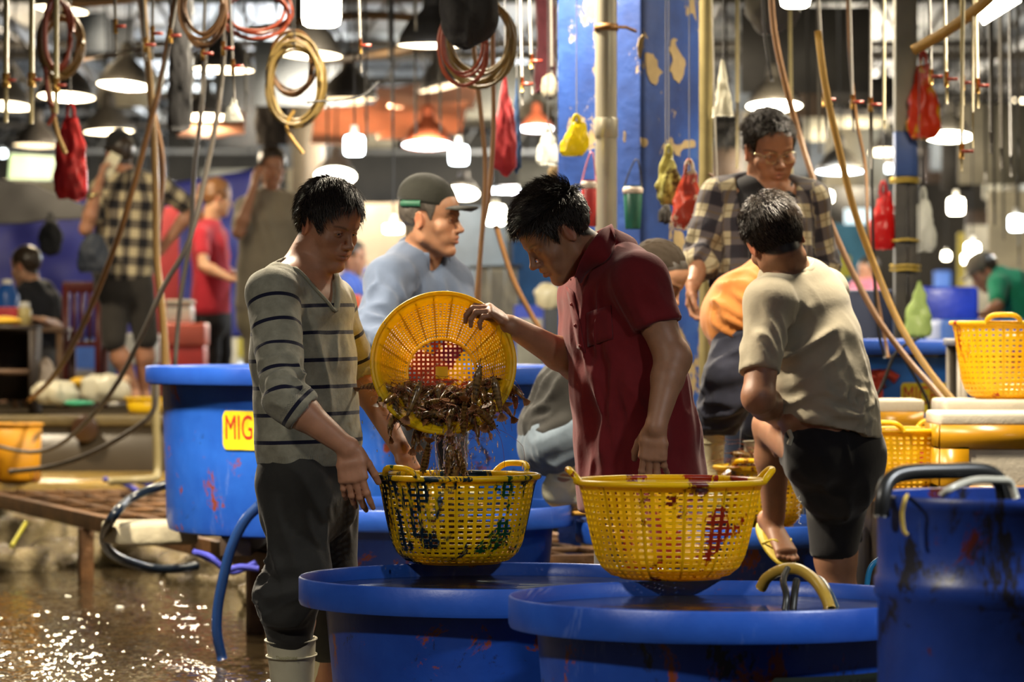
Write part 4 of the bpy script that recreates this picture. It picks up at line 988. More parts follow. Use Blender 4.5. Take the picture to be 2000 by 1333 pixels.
# ---------------------------------------------------------------- man in the dark red polo
def person_red():
    root = empty('person', a(1240, 1460, 10.6), 'young man in a dark red polo shirt bent over, tipping the round yellow sieve', 'person')
    f = nrm((-.90, -.43, 0)); u = nrm((-.43, .90, 0))
    H = headframe(a(1087, 458, 10.52), 163, 37, 1.01)
    LS, LE, LW = a(1250, 548, 10.42), a(1313, 700, 10.38), a(1281, 836, 10.30)
    RS, RE, RW = a(1140, 575, 10.76), a(1128, 712, 10.70), a(997, 636, 10.50)
    nb = a(1192, 522, 10.60)
    F = Field(); head(F, H, jaw=1.02, eyes='closed'); neck(F, H, nb, .062)
    F.loft([(a(1195, 545, 10.6), .14, .08), (a(1212, 640, 10.6), .16, .105), (a(1232, 780, 10.6), .15, .11), (a(1250, 930, 10.6), .15, .11)], u)
    F.rc(nb, LS, .05, .05, .03); F.rc(nb, RS, .05, .05, .03)
    arm(F, LS, LE, LW, (.053, .048, .045, .0285)); arm(F, RS, RE, RW, (.05, .050, .046, .030))
    F.ell(LE+(.008, 0, .0), (.045, .045, .05), None, .02)
    hand(F, LW, (-.07, .06, -1), (-.25, -1, 0), 1, (.24, .30, .32, .4), .09, (.62, .2, .3), 1.04)
    hand(F, RW, nrm((-.74, -.35, .56)), nrm((.50, -.25, .80)), 1, (.72, .76, .8, .85), .08, (-.15, -.1, .1), .96)
    leg(F, a(1228, 965, 10.56), a(1206, 1180, 10.49), a(1212, 1400, 10.5), (.07, .05, .05, .036)); leg(F, a(1262, 960, 10.75), a(1258, 1180, 10.8), a(1275, 1400, 10.8))
    body(F, root, H, (.38, .19, .105), .008, [((-.10, 10.3, 1.28), (.30, 10.75, 1.68), .0030), ((-.12, 10.2, 1.14), (.03, 10.6, 1.30), .0030), ((.33, 10.1, .70), (.50, 10.5, .90), .0034)], brow=(.02, .014, .01), hairc=(.02, .014, .01))
    hc = haircap('hair', H, capmat(), root, .010, .014, 0, -.012, .0, rough=.0015, seed=9)
    def comb(L): return np.stack([L[:, 0]*4, np.where(L[:, 2] > .06, .9, .25)+0*L[:, 0], np.where(L[:, 2] > .08, .25, -.9)], 1)
    strands('spiky_hair', H, HAIR, hc, 6500, lambda L: np.where(L[:, 2] > .07, .044, .016), lambda L: np.where(L[:, 2] > .06, 1.0, .30), comb, .0010, .002, -.008, 0, 8, .0, .021)
    strands('front_tuft', H, HAIR, hc, 1500, .046, .75, lambda L: np.stack([L[:, 0]*3, 1+0*L[:, 0], -.45+0*L[:, 0]], 1), .0011, 0, -.010, 0, 18, .15, .014, lambda L: (L[:, 1] > .035))
    G = Field()
    sd = nrm(LE-LS); G.rc(LS, LS+sd*.16, .074, .068, .025); se = LS+sd*.140; G.plane(se, nrm(sd+np.array((-.12, 0, 0))), se-.2, se+.2)
    rd = nrm(RE-RS); G.rc(RS, RS+rd*.12, .066, .066, .025)
    gs = [(a(1200, 530, 10.6), .150, .088), (a(1203, 575, 10.6), .195, .132), (a(1212, 650, 10.6), .200, .150), (a(1229, 760, 10.6), .196, .160), (a(1243, 860, 10.6), .200, .168), (a(1252, 940, 10.6), .205, .174), (a(1254, 1000, 10.6), .208, .176)]
    G.loft(gs, u); G.rc(nb+(.005, 0, -.010), LS+(-.004, 0, -.004), .068, .074, .05); G.rc(nb+(0, 0, -.010), RS+(0, 0, -.004), .066, .066, .05)
    G.plane(a(1254, 990, 10.6), (.10, 0, -1), (-9, 9, -1), (9, 12, .78))
    G.rc(H.P(0, -.03, -.05), nb+(.0, 0, .02), .066, .055, .006, -1)
    wf = [(a(1130, 640, 10.42), .15, (.05, 0, -1), 24, .010), (a(1150, 780, 10.42), .20, (.06, 0, -1), 20, .010), (a(1200, 740, 10.42), .15, (.45, 0, -1), 18, .008), (a(1150, 920, 10.42), .17, (.1, 0, -1), 20, .010),
          (a(1215, 880, 10.42), .17, (-.25, 0, -1), 17, .009), (a(1290, 800, 10.45), .2, (.12, 0, -1), 13, .009), (a(1232, 600, 10.38), .12, (.5, 0, -1), 22, .006), (a(1330, 900, 10.6), .2, (.1, 0, -1), 14, .010), (a(1270, 560, 10.38), .09, (.7, 0, -.7), 22, .003)]
    red = cloth('polo_red', '#6f1519', .14, .82, 900, .2)
    po = garment('polo_shirt', G, root, red, .0075, wf, .002, 9, None, 12)
    # collar: folded band round the neck, open in front
    e3 = nrm(H.P(0, -.03, -.05)-nb+np.array((0, 0, .03))); e1 = nrm(f-e3*np.dot(f, e3)); e2 = np.cross(e3, e1); V = []; n = 49
    for rr, hh in ((.076, .050), (.084, .082), (.094, .076), (.116, .004)):
        for q in np.linspace(.36, 2*math.pi-.36, n):
            k = (1+math.cos(q))/2; V.append(nb+e3*(hh-.045*k*(rr > .09)-.016*k+.004)+(rr+.016*k)*(math.cos(q)*e1+math.sin(q)*e2)+e1*.008)
    m = MB(); m.add(V, [(r_*n+i, r_*n+i+1, (r_+1)*n+i+1, (r_+1)*n+i) for r_ in range(3) for i in range(n-1)]); m.build('collar', red, po, solid=.003, sub=1)
    # placket, buttons, pocket on the shirt front
    def wallpt(px, py, off=.0): return None
    dg = bpy.context.evaluated_depsgraph_get(); dg.update()
    V = np.array([v.co[:] for v in po.data.vertices])+wloc(root); bv = BVHTree.FromPolygons(V.tolist(), [tuple(p.vertices) for p in po.data.polygons])
    def hit(px, py, off=.002):
        d = nrm(a(px, py, 10.0)-np.array((0, 0, EYE))); h = bv.ray_cast(Vector((0, 0, EYE)), Vector(d.tolist()))
        return None if h[0] is None else np.array(h[0])+np.array(h[1])*off*(1 if h[1].y < 0 else -1)
    def panel(name, grid, mat, par, th=.003):
        P = []; r_, c_ = len(grid), len(grid[0])
        for row in grid:
            for p in row: P.append(p)
        if any(p is None for p in P): return None
        return MB().add(P, [(i*c_+j, i*c_+j+1, (i+1)*c_+j+1, (i+1)*c_+j) for i in range(r_-1) for j in range(c_-1)]).build(name, mat, par, solid=th)
    top = bez([a(1193, 440, 10.60), a(1176, 448, 10.50), a(1155, 472, 10.455), a(1134, 508, 10.445), a(1121, 546, 10.43)], 20); out = [(1203, 458), (1203, 478), (1199, 494), (1192, 508), (1180, 518), (1162, 526), (1146, 540), (1138, 558)]
    out3 = [hit(x, y, .006) for x, y in out]; out3 = [p if p is not None else a(x, y, 10.44) for p, (x, y) in zip(out3, out)]
    if True:
        out3 = bez(out3, len(top)*7//7+7); k_ = len(top); out3 = [out3[int(round(i*(len(out3)-1)/(k_-1)))] for i in range(k_)]; V = []
        for q in (0, .12, .35, .7, 1): V += [t_*(1-q)+o_*q+np.array((0, -.010*math.sin(math.pi*q), .012*math.sin(math.pi*min(1, q*1.5)))) for t_, o_ in zip(top, out3)]
        MB().add(V, [(r_*k_+i, r_*k_+i+1, (r_+1)*k_+i+1, (r_+1)*k_+i) for r_ in range(4) for i in range(k_-1)]).build('collar_leaf', red, po, solid=.003, sub=1)
    panel('placket', [[hit(1108+s_*14+t_*22, 560+t_*120+s_*10, .004) for s_ in (0, .5, 1)] for t_ in np.linspace(0, 1, 12)], red, po)
    panel('pocket', [[hit(1146+s_*48+t_*3, 612-s_*16+t_*66, .003) for s_ in np.linspace(0, 1, 6)] for t_ in np.linspace(0, 1, 7)], red, po, .004)
    for t_ in (.25, .6, .92):
        p = hit(1115+t_*22, 565+t_*120, .007)
        if p is not None: MB().ell(p, (.005, .003, .005)).build('button', pm('button_red', '#8f2a26', .3), po)
    T = Field()
    for hp, kn, an in ((a(1226, 965, 10.55), a(1206, 1180, 10.48), a(1212, 1440, 10.5)), (a(1262, 960, 10.72), a(1258, 1180, 10.8), a(1275, 1440, 10.8))):
        T.rc(hp, kn, .086, .072, .03); T.rc(kn, an, .070, .058, .02)
    garment('trousers', T, root, cloth('grey_trousers', '#3c3838', .15, .85), .011, [(a(1170, 1050, 10.4), .2, (.1, 0, -1), 16, .006)], .003, 9, None, 2)
    mb = pm('boot_cream', '#c9c3a8', .38)
    boot(root, a(1212, 1412, 10.50), (-.9, -.3, 0), a(1212, 1262, 10.5), .060, mat=mb); boot(root, a(1275, 1406, 10.8), (-.9, -.3, 0), a(1275, 1256, 10.8), .060, mat=mb)
    return root
# ---------------------------------------------------------------- man in the beige polo seen from behind
def person_beige():
    root = empty('person', a(1640, 1372, 11.8), 'heavy man in a beige polo and black shorts seen from behind, one foot raised', 'person')
    f = nrm((-.72, .70, 0)); u = nrm((.70, .72, 0))
    H = headframe(a(1514, 470, 11.75), -99, 14, 1.06, 17)
    LS, LE, LW = a(1502, 588, 11.62), a(1481, 776, 11.50), a(1532, 824, 12.02)
    RS, RE, RW = a(1610, 570, 11.98), a(1640, 700, 12.2), a(1580, 800, 12.25)
    nb = a(1548, 552, 11.80)
    hipL, kneeL, ankL = a(1590, 885, 11.75), a(1508, 832, 12.20), a(1512, 1008, 12.36)
    hipR, kneeR, ankR = a(1646, 900, 11.98), a(1632, 1090, 11.92), a(1652, 1335, 11.92)
    F = Field(); head(F, H, fat=.004); neck(F, H, nb, .066)
    F.loft([(a(1555, 560, 11.8), .14, .08), (a(1580, 640, 11.8), .165, .11), (a(1602, 740, 11.8), .165, .125), (a(1612, 810, 11.8), .165, .125), (a(1622, 870, 11.8), .160, .125)], u)
    F.ell(a(1556, 818, 11.70), (.05, .06, .032), None, .03)
    F.rc(nb, LS, .055, .05, .03); F.rc(nb, RS, .055, .05, .03)
    arm(F, LS, LE, LW, (.055, .050, .050, .030)); F.ell(LE, (.044, .044, .044), None, .02); arm(F, RS, RE, RW, (.055, .050, .046, .030))
    hand(F, LW, nrm((.1, .7, -.6)), (0, .4, .9), 1, (.5, .5, .5, .5)); hand(F, RW, nrm((-.6, .2, -.3)), (0, .4, .9), -1, (.5, .5, .5, .5))
    leg(F, hipL, kneeL, ankL, (.085, .062, .056, .037)); leg(F, hipR, kneeR, ankR, (.10, .066, .060, .038))
    ff = nrm((.36, -.72, -.52)); foot(F, ankL+(0, 0, -.004), ff, .24); foot(F, ankR, nrm((-.5, .85, 0)), .25)
    body(F, root, H, (.30, .15, .085), .009, [((.74, 11.5, 1.32), (1.0, 12.0, 1.68), .0036), ((.80, 12.1, .40), (.97, 12.5, .62), .0036)], brow=(.02, .014, .01), hairc=(.02, .014, .01))
    hc = haircap('hair', H, capmat(), root, .011, .013, -.006, 0, -.026, rough=.0015, seed=12)
    strands('short_hair', H, HAIR, hc, 6000, lambda L: np.where(L[:, 2] > .05, .030, .014), lambda L: np.where(L[:, 2] > .09, .65, .16), lambda L: np.stack([L[:, 0]*5+.2, L[:, 1]*3, -1.0+0*L[:, 0]], 1), .0010, -.004, 0, -.024, 4, .1, .023)
    G = Field()
    sd = nrm(LE-LS); se = a(1482, 730, 11.53); G.rc(LS, se+sd*.03, .072, .064, .03); G.plane(se, nrm(sd+(.10, 0, 0)), se-.2, se+.2)
    G.rc(RS, RS+nrm(RE-RS)*.2, .07, .068, .03)
    gs = [(a(1556, 556, 11.8), .150, .088), (a(1566, 600, 11.8), .188, .118), (a(1585, 670, 11.8), .186, .135), (a(1600, 740, 11.8), .182, .145), (a(1612, 800, 11.8), .186, .150), (a(1622, 850, 11.8), .186, .150)]
    G.loft(gs, u); G.rc(nb+(0, 0, -.012), LS+(0, 0, -.004), .070, .070, .05); G.rc(nb+(0, 0, -.012), RS+(0, 0, -.004), .070, .070, .05)
    hn = nrm((-.24, 0, -1)); G.plane(a(1630, 838, 11.8), hn, (-9, 9, -1), (9, 13, 1.1))
    G.rc(H.P(0, -.03, -.055), nb+(0, 0, .02), .068, .060, .006, -1)
    cb = []
    wf = [(a(1640, 830, 11.66), .16, (1, 0, -.06), 36, .008), (a(1560, 770, 11.6), .14, (1, 0, .25), 22, .008), (a(1590, 680, 11.6), .17, (.8, 0, .55), 16, .008), (a(1480, 660, 11.52), .12, (.35, 0, -1), 22, .007),
          (a(1650, 700, 11.7), .16, (.45, 0, -1), 15, .007), (a(1560, 600, 11.62), .12, (.5, 0, -1), 18, .004), (a(1540, 700, 11.6), .09, (.6, 0, .6), 28, .007), (a(1690, 790, 11.7), .1, (1, 0, -.3), 40, .007)]
    bm = cloth('polo_beige', '#a59c86', .06, .85, 900, .2)
    po = garment('polo_shirt', G, root, bm, .0085, wf, .002, 9, None, 21)
    e3 = nrm(H.P(0, -.03, -.05)-nb+np.array((0, 0, .16))); e1 = nrm(-f-e3*np.dot(-f, e3)); e2 = np.cross(e3, e1); V = []; n = 49
    for rr, hh in ((.072, .042), (.079, .070), (.089, .062), (.112, .000)):
        for q in np.linspace(-2.6, 2.6, n): V.append(nb+(-.010, 0, 0)+e3*(hh-.004)+rr*(math.cos(q)*e1+math.sin(q)*e2))
    MB().add(V, [(r_*n+i, r_*n+i+1, (r_+1)*n+i+1, (r_+1)*n+i) for r_ in range(3) for i in range(n-1)]).build('collar', bm, po, solid=.003, sub=1)
    T = Field()
    T.loft([(a(1622, 840, 11.82), .168, .140), (a(1630, 890, 11.84), .170, .150), (a(1634, 930, 11.86), .150, .140)], u)
    T.ell(a(1676, 900, 11.90), (.085, .12, .10), None, .04)
    T.rc(hipR+(-.01, 0, 0), a(1628, 1075, 11.92), .125, .078, .04); T.rc(hipL+(.02, 0, 0), kneeL*.45+hipL*.55, .105, .090, .03)
    T.ell(a(1588, 885, 11.74), (.112, .13, .112), None, .03); T.plane(a(1556, 814, 11.7), nrm((-.60, 0, .8)), (-9, 9, .80), (a(1590, 0, 11.8)[0], 13, 9)); T.plane(a(1534, 880, 11.7), (-1, 0, 0), (-9, 9, .5), (a(1534, 0, 11.8)[0]+.02, 13, 1.2))
    T.plane(a(1630, 1092, 11.92), nrm((-.06, 0, -1)), a(1500, 1300, 11.5), a(1760, 1060, 12.4))
    garment('shorts', T, root, cloth('black_shorts', '#121113', .2, .85, 700, .15), .010, [(a(1600, 880, 11.7), .13, (.3, 0, -1), 22, .006), (a(1640, 1000, 11.75), .16, (.3, 0, -1), 16, .006)], .002, 9, None, 8)
    # drawstring note and the print on the leg of the shorts
    m = MB(); m.tube([a(1541, 842, 11.58), a(1546, 855, 11.565), a(1541, 868, 11.575)], .008, 8); m.build('pocket_paper', pm('paper_scrap', '#a8a48e', .8), root)
    m = MB()
    for k, y in enumerate((975, 990, 1004, 1018)):
        m.tube([a(1556, y, 11.775), a(1562, y-6, 11.765), a(1560, y+4, 11.768), a(1565, y+6, 11.765)], .0012, 5)
    m.build('leg_print', pm('print_white', '#c9c7c0', .6), root)
    # sandals
    for an, fv in ((ankL+(0, 0, -.004), ff), (ankR, nrm((-.5, .85, 0)))):
        s_ = nrm(np.cross(fv, (0, 0, 1))); up = np.cross(s_, fv); m = MB(); rings = []; th = np.arange(32)*2*math.pi/32
        for dz in (-.073, -.088): rings.append(np.array([an+up*dz+fv*(.055+.128*math.cos(q))+s_*(.043+.009*math.cos(q))*math.sin(q) for q in th]))
        sr = empty('tmp', (0, 0, 0), None, None); bpy.data.objects.remove(sr)
        o = m.loft(rings).build('flip_flop', pm('sandal_yellow', '#b8a028', .6, bump=.3, bs=120), root)
        m = MB()
        for q in (-1, 1): m.tube(bez([an+fv*.125-up*.058, an+fv*.09+s_*q*.030-up*.030, an+fv*.045+s_*q*.043-up*.075], 10), .0045, 6)
        m.build('strap', pm('sandal_yellow', '#b8a028'), o)
    return root
P_STRIPED = person_striped(); P_RED = person_red(); P_BEIGE = person_beige()
# ================================================================ the people just behind
def person_plaid():
    root = empty('person', a(1490, 1160, 14.1), 'man in glasses and an open plaid shirt standing beside the blue column', 'person')
    H = headframe(a(1502, 296, 14.1), 70, 14, 1.10, -3); f = nrm((.12, -1, 0)); u = nrm((-1, -.12, 0)); nb = a(1494, 368, 14.15)
    RS, RE, RW = a(1405, 388, 14.12), a(1370, 500, 14.08), a(1353, 556, 13.95)
    LS, LE, LW = a(1582, 392, 14.15), a(1606, 520, 14.2), a(1592, 610, 14.0)
    F = Field(); head(F, H, fat=.006, jaw=1.02); neck(F, H, nb, .068)
    F.loft([(a(1492, 385, 14.12), .16, .085), (a(1492, 470, 14.12), .17, .12), (a(1492, 640, 14.12), .165, .12)], u)
    F.rc(nb, RS, .055, .05, .03); F.rc(nb, LS, .055, .05, .03); arm(F, RS, RE, RW, (.052, .046, .044, .030)); arm(F, LS, LE, LW, (.052, .046, .044, .030))
    hand(F, RW, nrm((-.05, -.1, -1)), nrm((-.85, .45, 0)), -1, (.5, .6, .6, .6), .1, (.5, .3, .3), 1.02); hand(F, LW, nrm((-.1, -.1, -1)), nrm((.9, .3, 0)), 1, (.5, .6, .6, .6))
    body(F, root, H, (.34, .165, .09), .010, [((.82, 13.9, 1.70), (1.10, 14.3, 2.05), .0042), ((.64, 13.8, 1.20), (.74, 14.1, 1.40), .0042)], brow=(.02, .014, .01), hairc=(.02, .014, .01))
    eyes(H, root, look=(0, -.5))
    hc = haircap('hair', H, capmat(), root, .009, .022, 0, -.006, 0, rough=.004, seed=14)
    strands('curly_hair', H, HAIR, hc, 2600, lambda L: np.where(L[:, 2] > .07, .026, .010), .8, lambda L: np.stack([L[:, 0]*3+.3, .3+0*L[:, 1], -.4+0*L[:, 0]], 1), .0013, 0, -.006, 0, 4, .1, .022)
    m = MB()
    for x in (-1, 1): m.tube([H.P(x*.033+.024*math.cos(q), .101, -.002+.019*math.sin(q)) for q in np.linspace(0, 2*math.pi, 28, endpoint=False)], .0012*H.s, 5, closed=True); m.tube([H.P(x*.057, .100, .004), H.P(x*.078, .05, .006), H.P(x*.081, -.01, .008)], .0012, 5)
    m.tube([H.P(-.009, .103, .002), H.P(0, .106, .004), H.P(.009, .103, .002)], .0012, 5); m.build('glasses', pm('glasses_metal', '#c9b98a', .2, .9, .05), root)
    T = Field(); T.loft([(a(1492, 380, 14.12), .15, .085), (a(1492, 430, 14.12), .175, .128), (a(1492, 560, 14.12), .175, .135), (a(1492, 700, 14.12), .17, .13)], u); T.rc(H.P(0, -.02, -.07), nb, .064, .056, .01, -1); T.rc(nb, nb-(0, 0, .05), .085, .10, .03); T.rc(H.P(0, -.02, -.05), nb+(0, -.03, .01), .060, .052, .006, -1)
    garment('tee_shirt', T, root, cloth('tee_black', '#17161a', .2), .011, [(a(1492, 480, 14), .2, (.2, 0, -1), 14, .006)], .002, 9)
    G = Field()
    sd = nrm(RW-RE); G.rc(RS, RE, .074, .062, .03); G.rc(RE, RE+sd*.06, .062, .060, .015); G.rc(RE+sd*.04, RE+sd*.065, .067, .066, .004); G.plane(RE+sd*.085, sd, RE+sd*.08-.1, RE+sd*.2+.1)
    s2 = nrm(LW-LE); G.rc(LS, LE, .074, .062, .03); G.rc(LE, LE+s2*.05, .064, .062, .01); G.plane(LE+s2*.07, s2, LE+s2*.06-.1, LE+s2*.2+.1)
    G.loft([(a(1492, 383, 14.13), .17, .096), (a(1492, 430, 14.13), .200, .146), (a(1492, 540, 14.13), .200, .152), (a(1492, 690, 14.13), .205, .158)], u); G.rc(nb+(0, .01, -.005), RS+(0, 0, .006), .070, .072, .04); G.rc(nb+(0, .01, -.005), LS+(0, 0, .006), .070, .072, .04)
    def openf(X, Y, Z): return np.maximum(np.abs(X-(nb[0]+(nb[2]-Z)*.02))-.085-(Z-1.45)*.10, Y-(nb[1]-.055))
    G._add(openf, np.array((nb[0]-.16, 13.7, .9)), np.array((nb[0]+.16, nb[1], 2.0)), .006, -1); G.rc(H.P(0, -.02, -.04), nb+(0, -.04, .03), .066, .07, .008, -1)
    segs = [(a(1492, 350, 14.13), a(1492, 700, 14.13), 0, f, .17), (RS, RE, .05, f, .075), (RE, RW, .27, f, .065), (LS, LE, .05, f, .075), (LE, LW, .27, f, .065)]
    pl = plaid_mat('plaid_brown', .115, .105, '#a2987c', '#514b4d', '#26242c', .5, '#5b4a2c')
    garment('plaid_shirt', G, root, pl, .010, [(RE, .15, (1, 0, .5), 24, .012), (RS*.5+RE*.5, .14, (.6, 0, -.7), 18, .010), (a(1420, 520, 14), .2, (.15, 0, -1), 14, .013), (a(1570, 520, 14), .2, (-.15, 0, -1), 14, .013), (LE, .13, (1, 0, -.4), 24, .010)], .004, 8, segs, 5)
    T = Field()
    for x0, x1 in ((1458, 1450), (1528, 1535)): T.rc(a(x0, 690, 14.14), a(x1, 900, 14.14), .105, .078, .03); T.rc(a(x1, 900, 14.14), a(x1, 1120, 14.16), .078, .066, .02)
    garment('jeans', T, root, cloth('jeans_dark', '#22293a', .2), .013, [], .003, 8)
    for x1 in (1450, 1535):
        m = MB(); m.ell(a(x1+3, 1138, 14.08), (.052, .13, .038)); m.build('shoe', pm('shoe_dark', '#2a2624', .5), root)
    return root
def person_orange():
    root = empty('person', a(1400, 1010, 13.35), 'man in an orange shirt bending over behind the beige polo man, white boots on', 'person')
    u = nrm((.25, -1, .1)); nb = a(1558, 560, 13.45); H = headframe(a(1590, 620, 13.45), 10, 60, 1.0)
    F = Field(); head(F, H); neck(F, H, nb, .058); F.loft([(a(1545, 570, 13.42), .15, .09), (a(1490, 580, 13.4), .165, .11), (a(1440, 650, 13.4), .16, .11)], u)
    for S_, E_, W_, sd in ((a(1545, 590, 13.2), a(1560, 680, 13.2), a(1530, 740, 13.2), 1), (a(1545, 590, 13.62), a(1580, 690, 13.6), a(1600, 770, 13.6), -1)):
        F.rc(nb, S_, .05, .05, .03); arm(F, S_, E_, W_); hand(F, W_, (0, 0, -1), (0, -sd, 0), sd)
    body(F, root, H, 'brown', .012, [(H.o-.16, H.o+.16, .006)])
    haircap('hair', H, capmat(), root, .008, .010, seed=5)
    G = Field(); G.loft([(a(1550, 560, 13.42), .16, .09), (a(1500, 567, 13.42), .195, .125), (a(1452, 600, 13.40), .195, .130), (a(1432, 622, 13.40), .190, .122)], u); G.rc(nb, a(1540, 590, 13.2), .07, .07, .03); G.rc(nb, a(1540, 590, 13.62), .07, .07, .03)
    G.rc(a(1440, 590, 13.30), a(1408, 655, 13.30), .052, .030, .05)
    garment('shirt', G, root, cloth('shirt_orange', '#bd793a', .08, .8), .011, [(a(1450, 580, 13.2), .2, (.75, 0, -.6), 18, .016), (a(1430, 620, 13.2), .14, (.8, 0, -.5), 26, .014)], .003, 8, None, 4)
    T = Field(); kn = a(1428, 750, 13.25); T.ell(a(1446, 655, 13.40), (.11, .16, .115), None, .03); T.rc(a(1448, 670, 13.30), kn, .100, .092, .04); T.rc(kn, a(1398, 835, 13.32), .090, .080, .03)
    k2 = a(1490, 780, 13.55); T.rc(a(1470, 690, 13.5), k2, .10, .08, .04); T.rc(k2, a(1482, 880, 13.55), .08, .07, .03); T.plane(a(1400, 848, 13.3), (-.1, 0, -1), (-9, 13, .3), (.9, 13.5, 1))
    garment('trousers', T, root, cloth('navy_trousers', '#2c2e3c', .2), .011, [(a(1420, 760, 13.15), .25, (1, 0, .35), 20, .014), (a(1400, 820, 13.2), .12, (1, 0, .2), 30, .010)], .004, 8, None, 3)
    bm = pm('boot_cream2', '#cfc7a2', .45); boot(root, a(1389, 962, 13.34), (.9, -.3, 0), a(1389, 838, 13.33), .046, mat=bm, flare=1.10); boot(root, a(1482, 962, 13.48), (.9, -.3, 0), a(1482, 862, 13.5), .046, mat=bm)
    return root
def person_crouch():
    root = empty('person', a(1095, 983, 12.95), 'crouching person with a shaved head, dark shirt, pale jeans and slouched cream boots', 'person')
    u = nrm((.1, -1, 0)); H = headframe(a(1281, 543, 12.95), 22, 34, 1.02); nb = a(1238, 618, 12.98)
    F = Field(); head(F, H); neck(F, H, nb, .058); F.loft([(a(1225, 640, 12.95), .15, .09), (a(1160, 720, 12.95), .165, .11), (a(1085, 850, 12.95), .16, .11)], u)
    for S_, E_, W_ in ((a(1230, 645, 12.75), a(1215, 740, 12.7), a(1200, 800, 12.75)), (a(1230, 645, 13.15), a(1250, 750, 13.15), a(1230, 820, 13.1))):
        F.rc(nb, S_, .05, .05, .03); arm(F, S_, E_, W_); hand(F, W_, (-.3, 0, -1), (0, -1, 0), 1)
    F.rc(a(1150, 850, 12.85), a(1102, 925, 12.88), .052, .044, .02)
    body(F, root, H, (.40, .21, .12), .010, [(H.o-.16, H.o+.16, .0042)], hairc=(.030, .022, .015))
    haircap('shaved_hair', H, pm('stubble', (.035, .026, .018, 1), .8, spec=.1), root, .0015, .002, seed=5)
    G = Field(); G.loft([(a(1220, 640, 12.96), .16, .095), (a(1160, 708, 12.96), .195, .125), (a(1120, 770, 12.96), .19, .135), (a(1078, 835, 12.96), .185, .122)], u); G.rc(nb, a(1230, 645, 12.75), .07, .07, .03); G.rc(nb, a(1230, 645, 13.15), .07, .07, .03)
    sh = garment('shirt', G, root, cloth('shirt_charcoal', '#2a2926', .15), .010, [(a(1080, 770, 12.8), .2, (.8, 0, .6), 16, .012), (a(1060, 830, 12.8), .12, (1, 0, .3), 26, .010)], .003, 9, None, 5)
    T = Field(); T.ell(a(1072, 868, 12.96), (.112, .17, .115), None, .03); T.rc(a(1075, 872, 12.84), a(1150, 842, 12.82), .094, .078, .03); T.rc(a(1075, 872, 13.08), a(1160, 842, 13.1), .094, .078, .03)
    garment('jeans', T, root, cloth('jeans_pale', '#5c6873', .18, .85), .009, [(a(1100, 860, 12.75), .17, (.9, 0, .45), 20, .010), (a(1040, 890, 12.8), .12, (.3, 0, -1), 22, .008)], .003, 10, None, 2)
    bm = pm('boot_slouch', '#c6c1a4', .4); boot(root, a(1098, 948, 12.90), (.8, -.45, 0), a(1106, 898, 12.88), .056, mat=bm, flare=1.12); boot(root, a(1150, 950, 13.12), (.8, .3, 0), a(1152, 900, 13.12), .054, mat=bm)
    return root
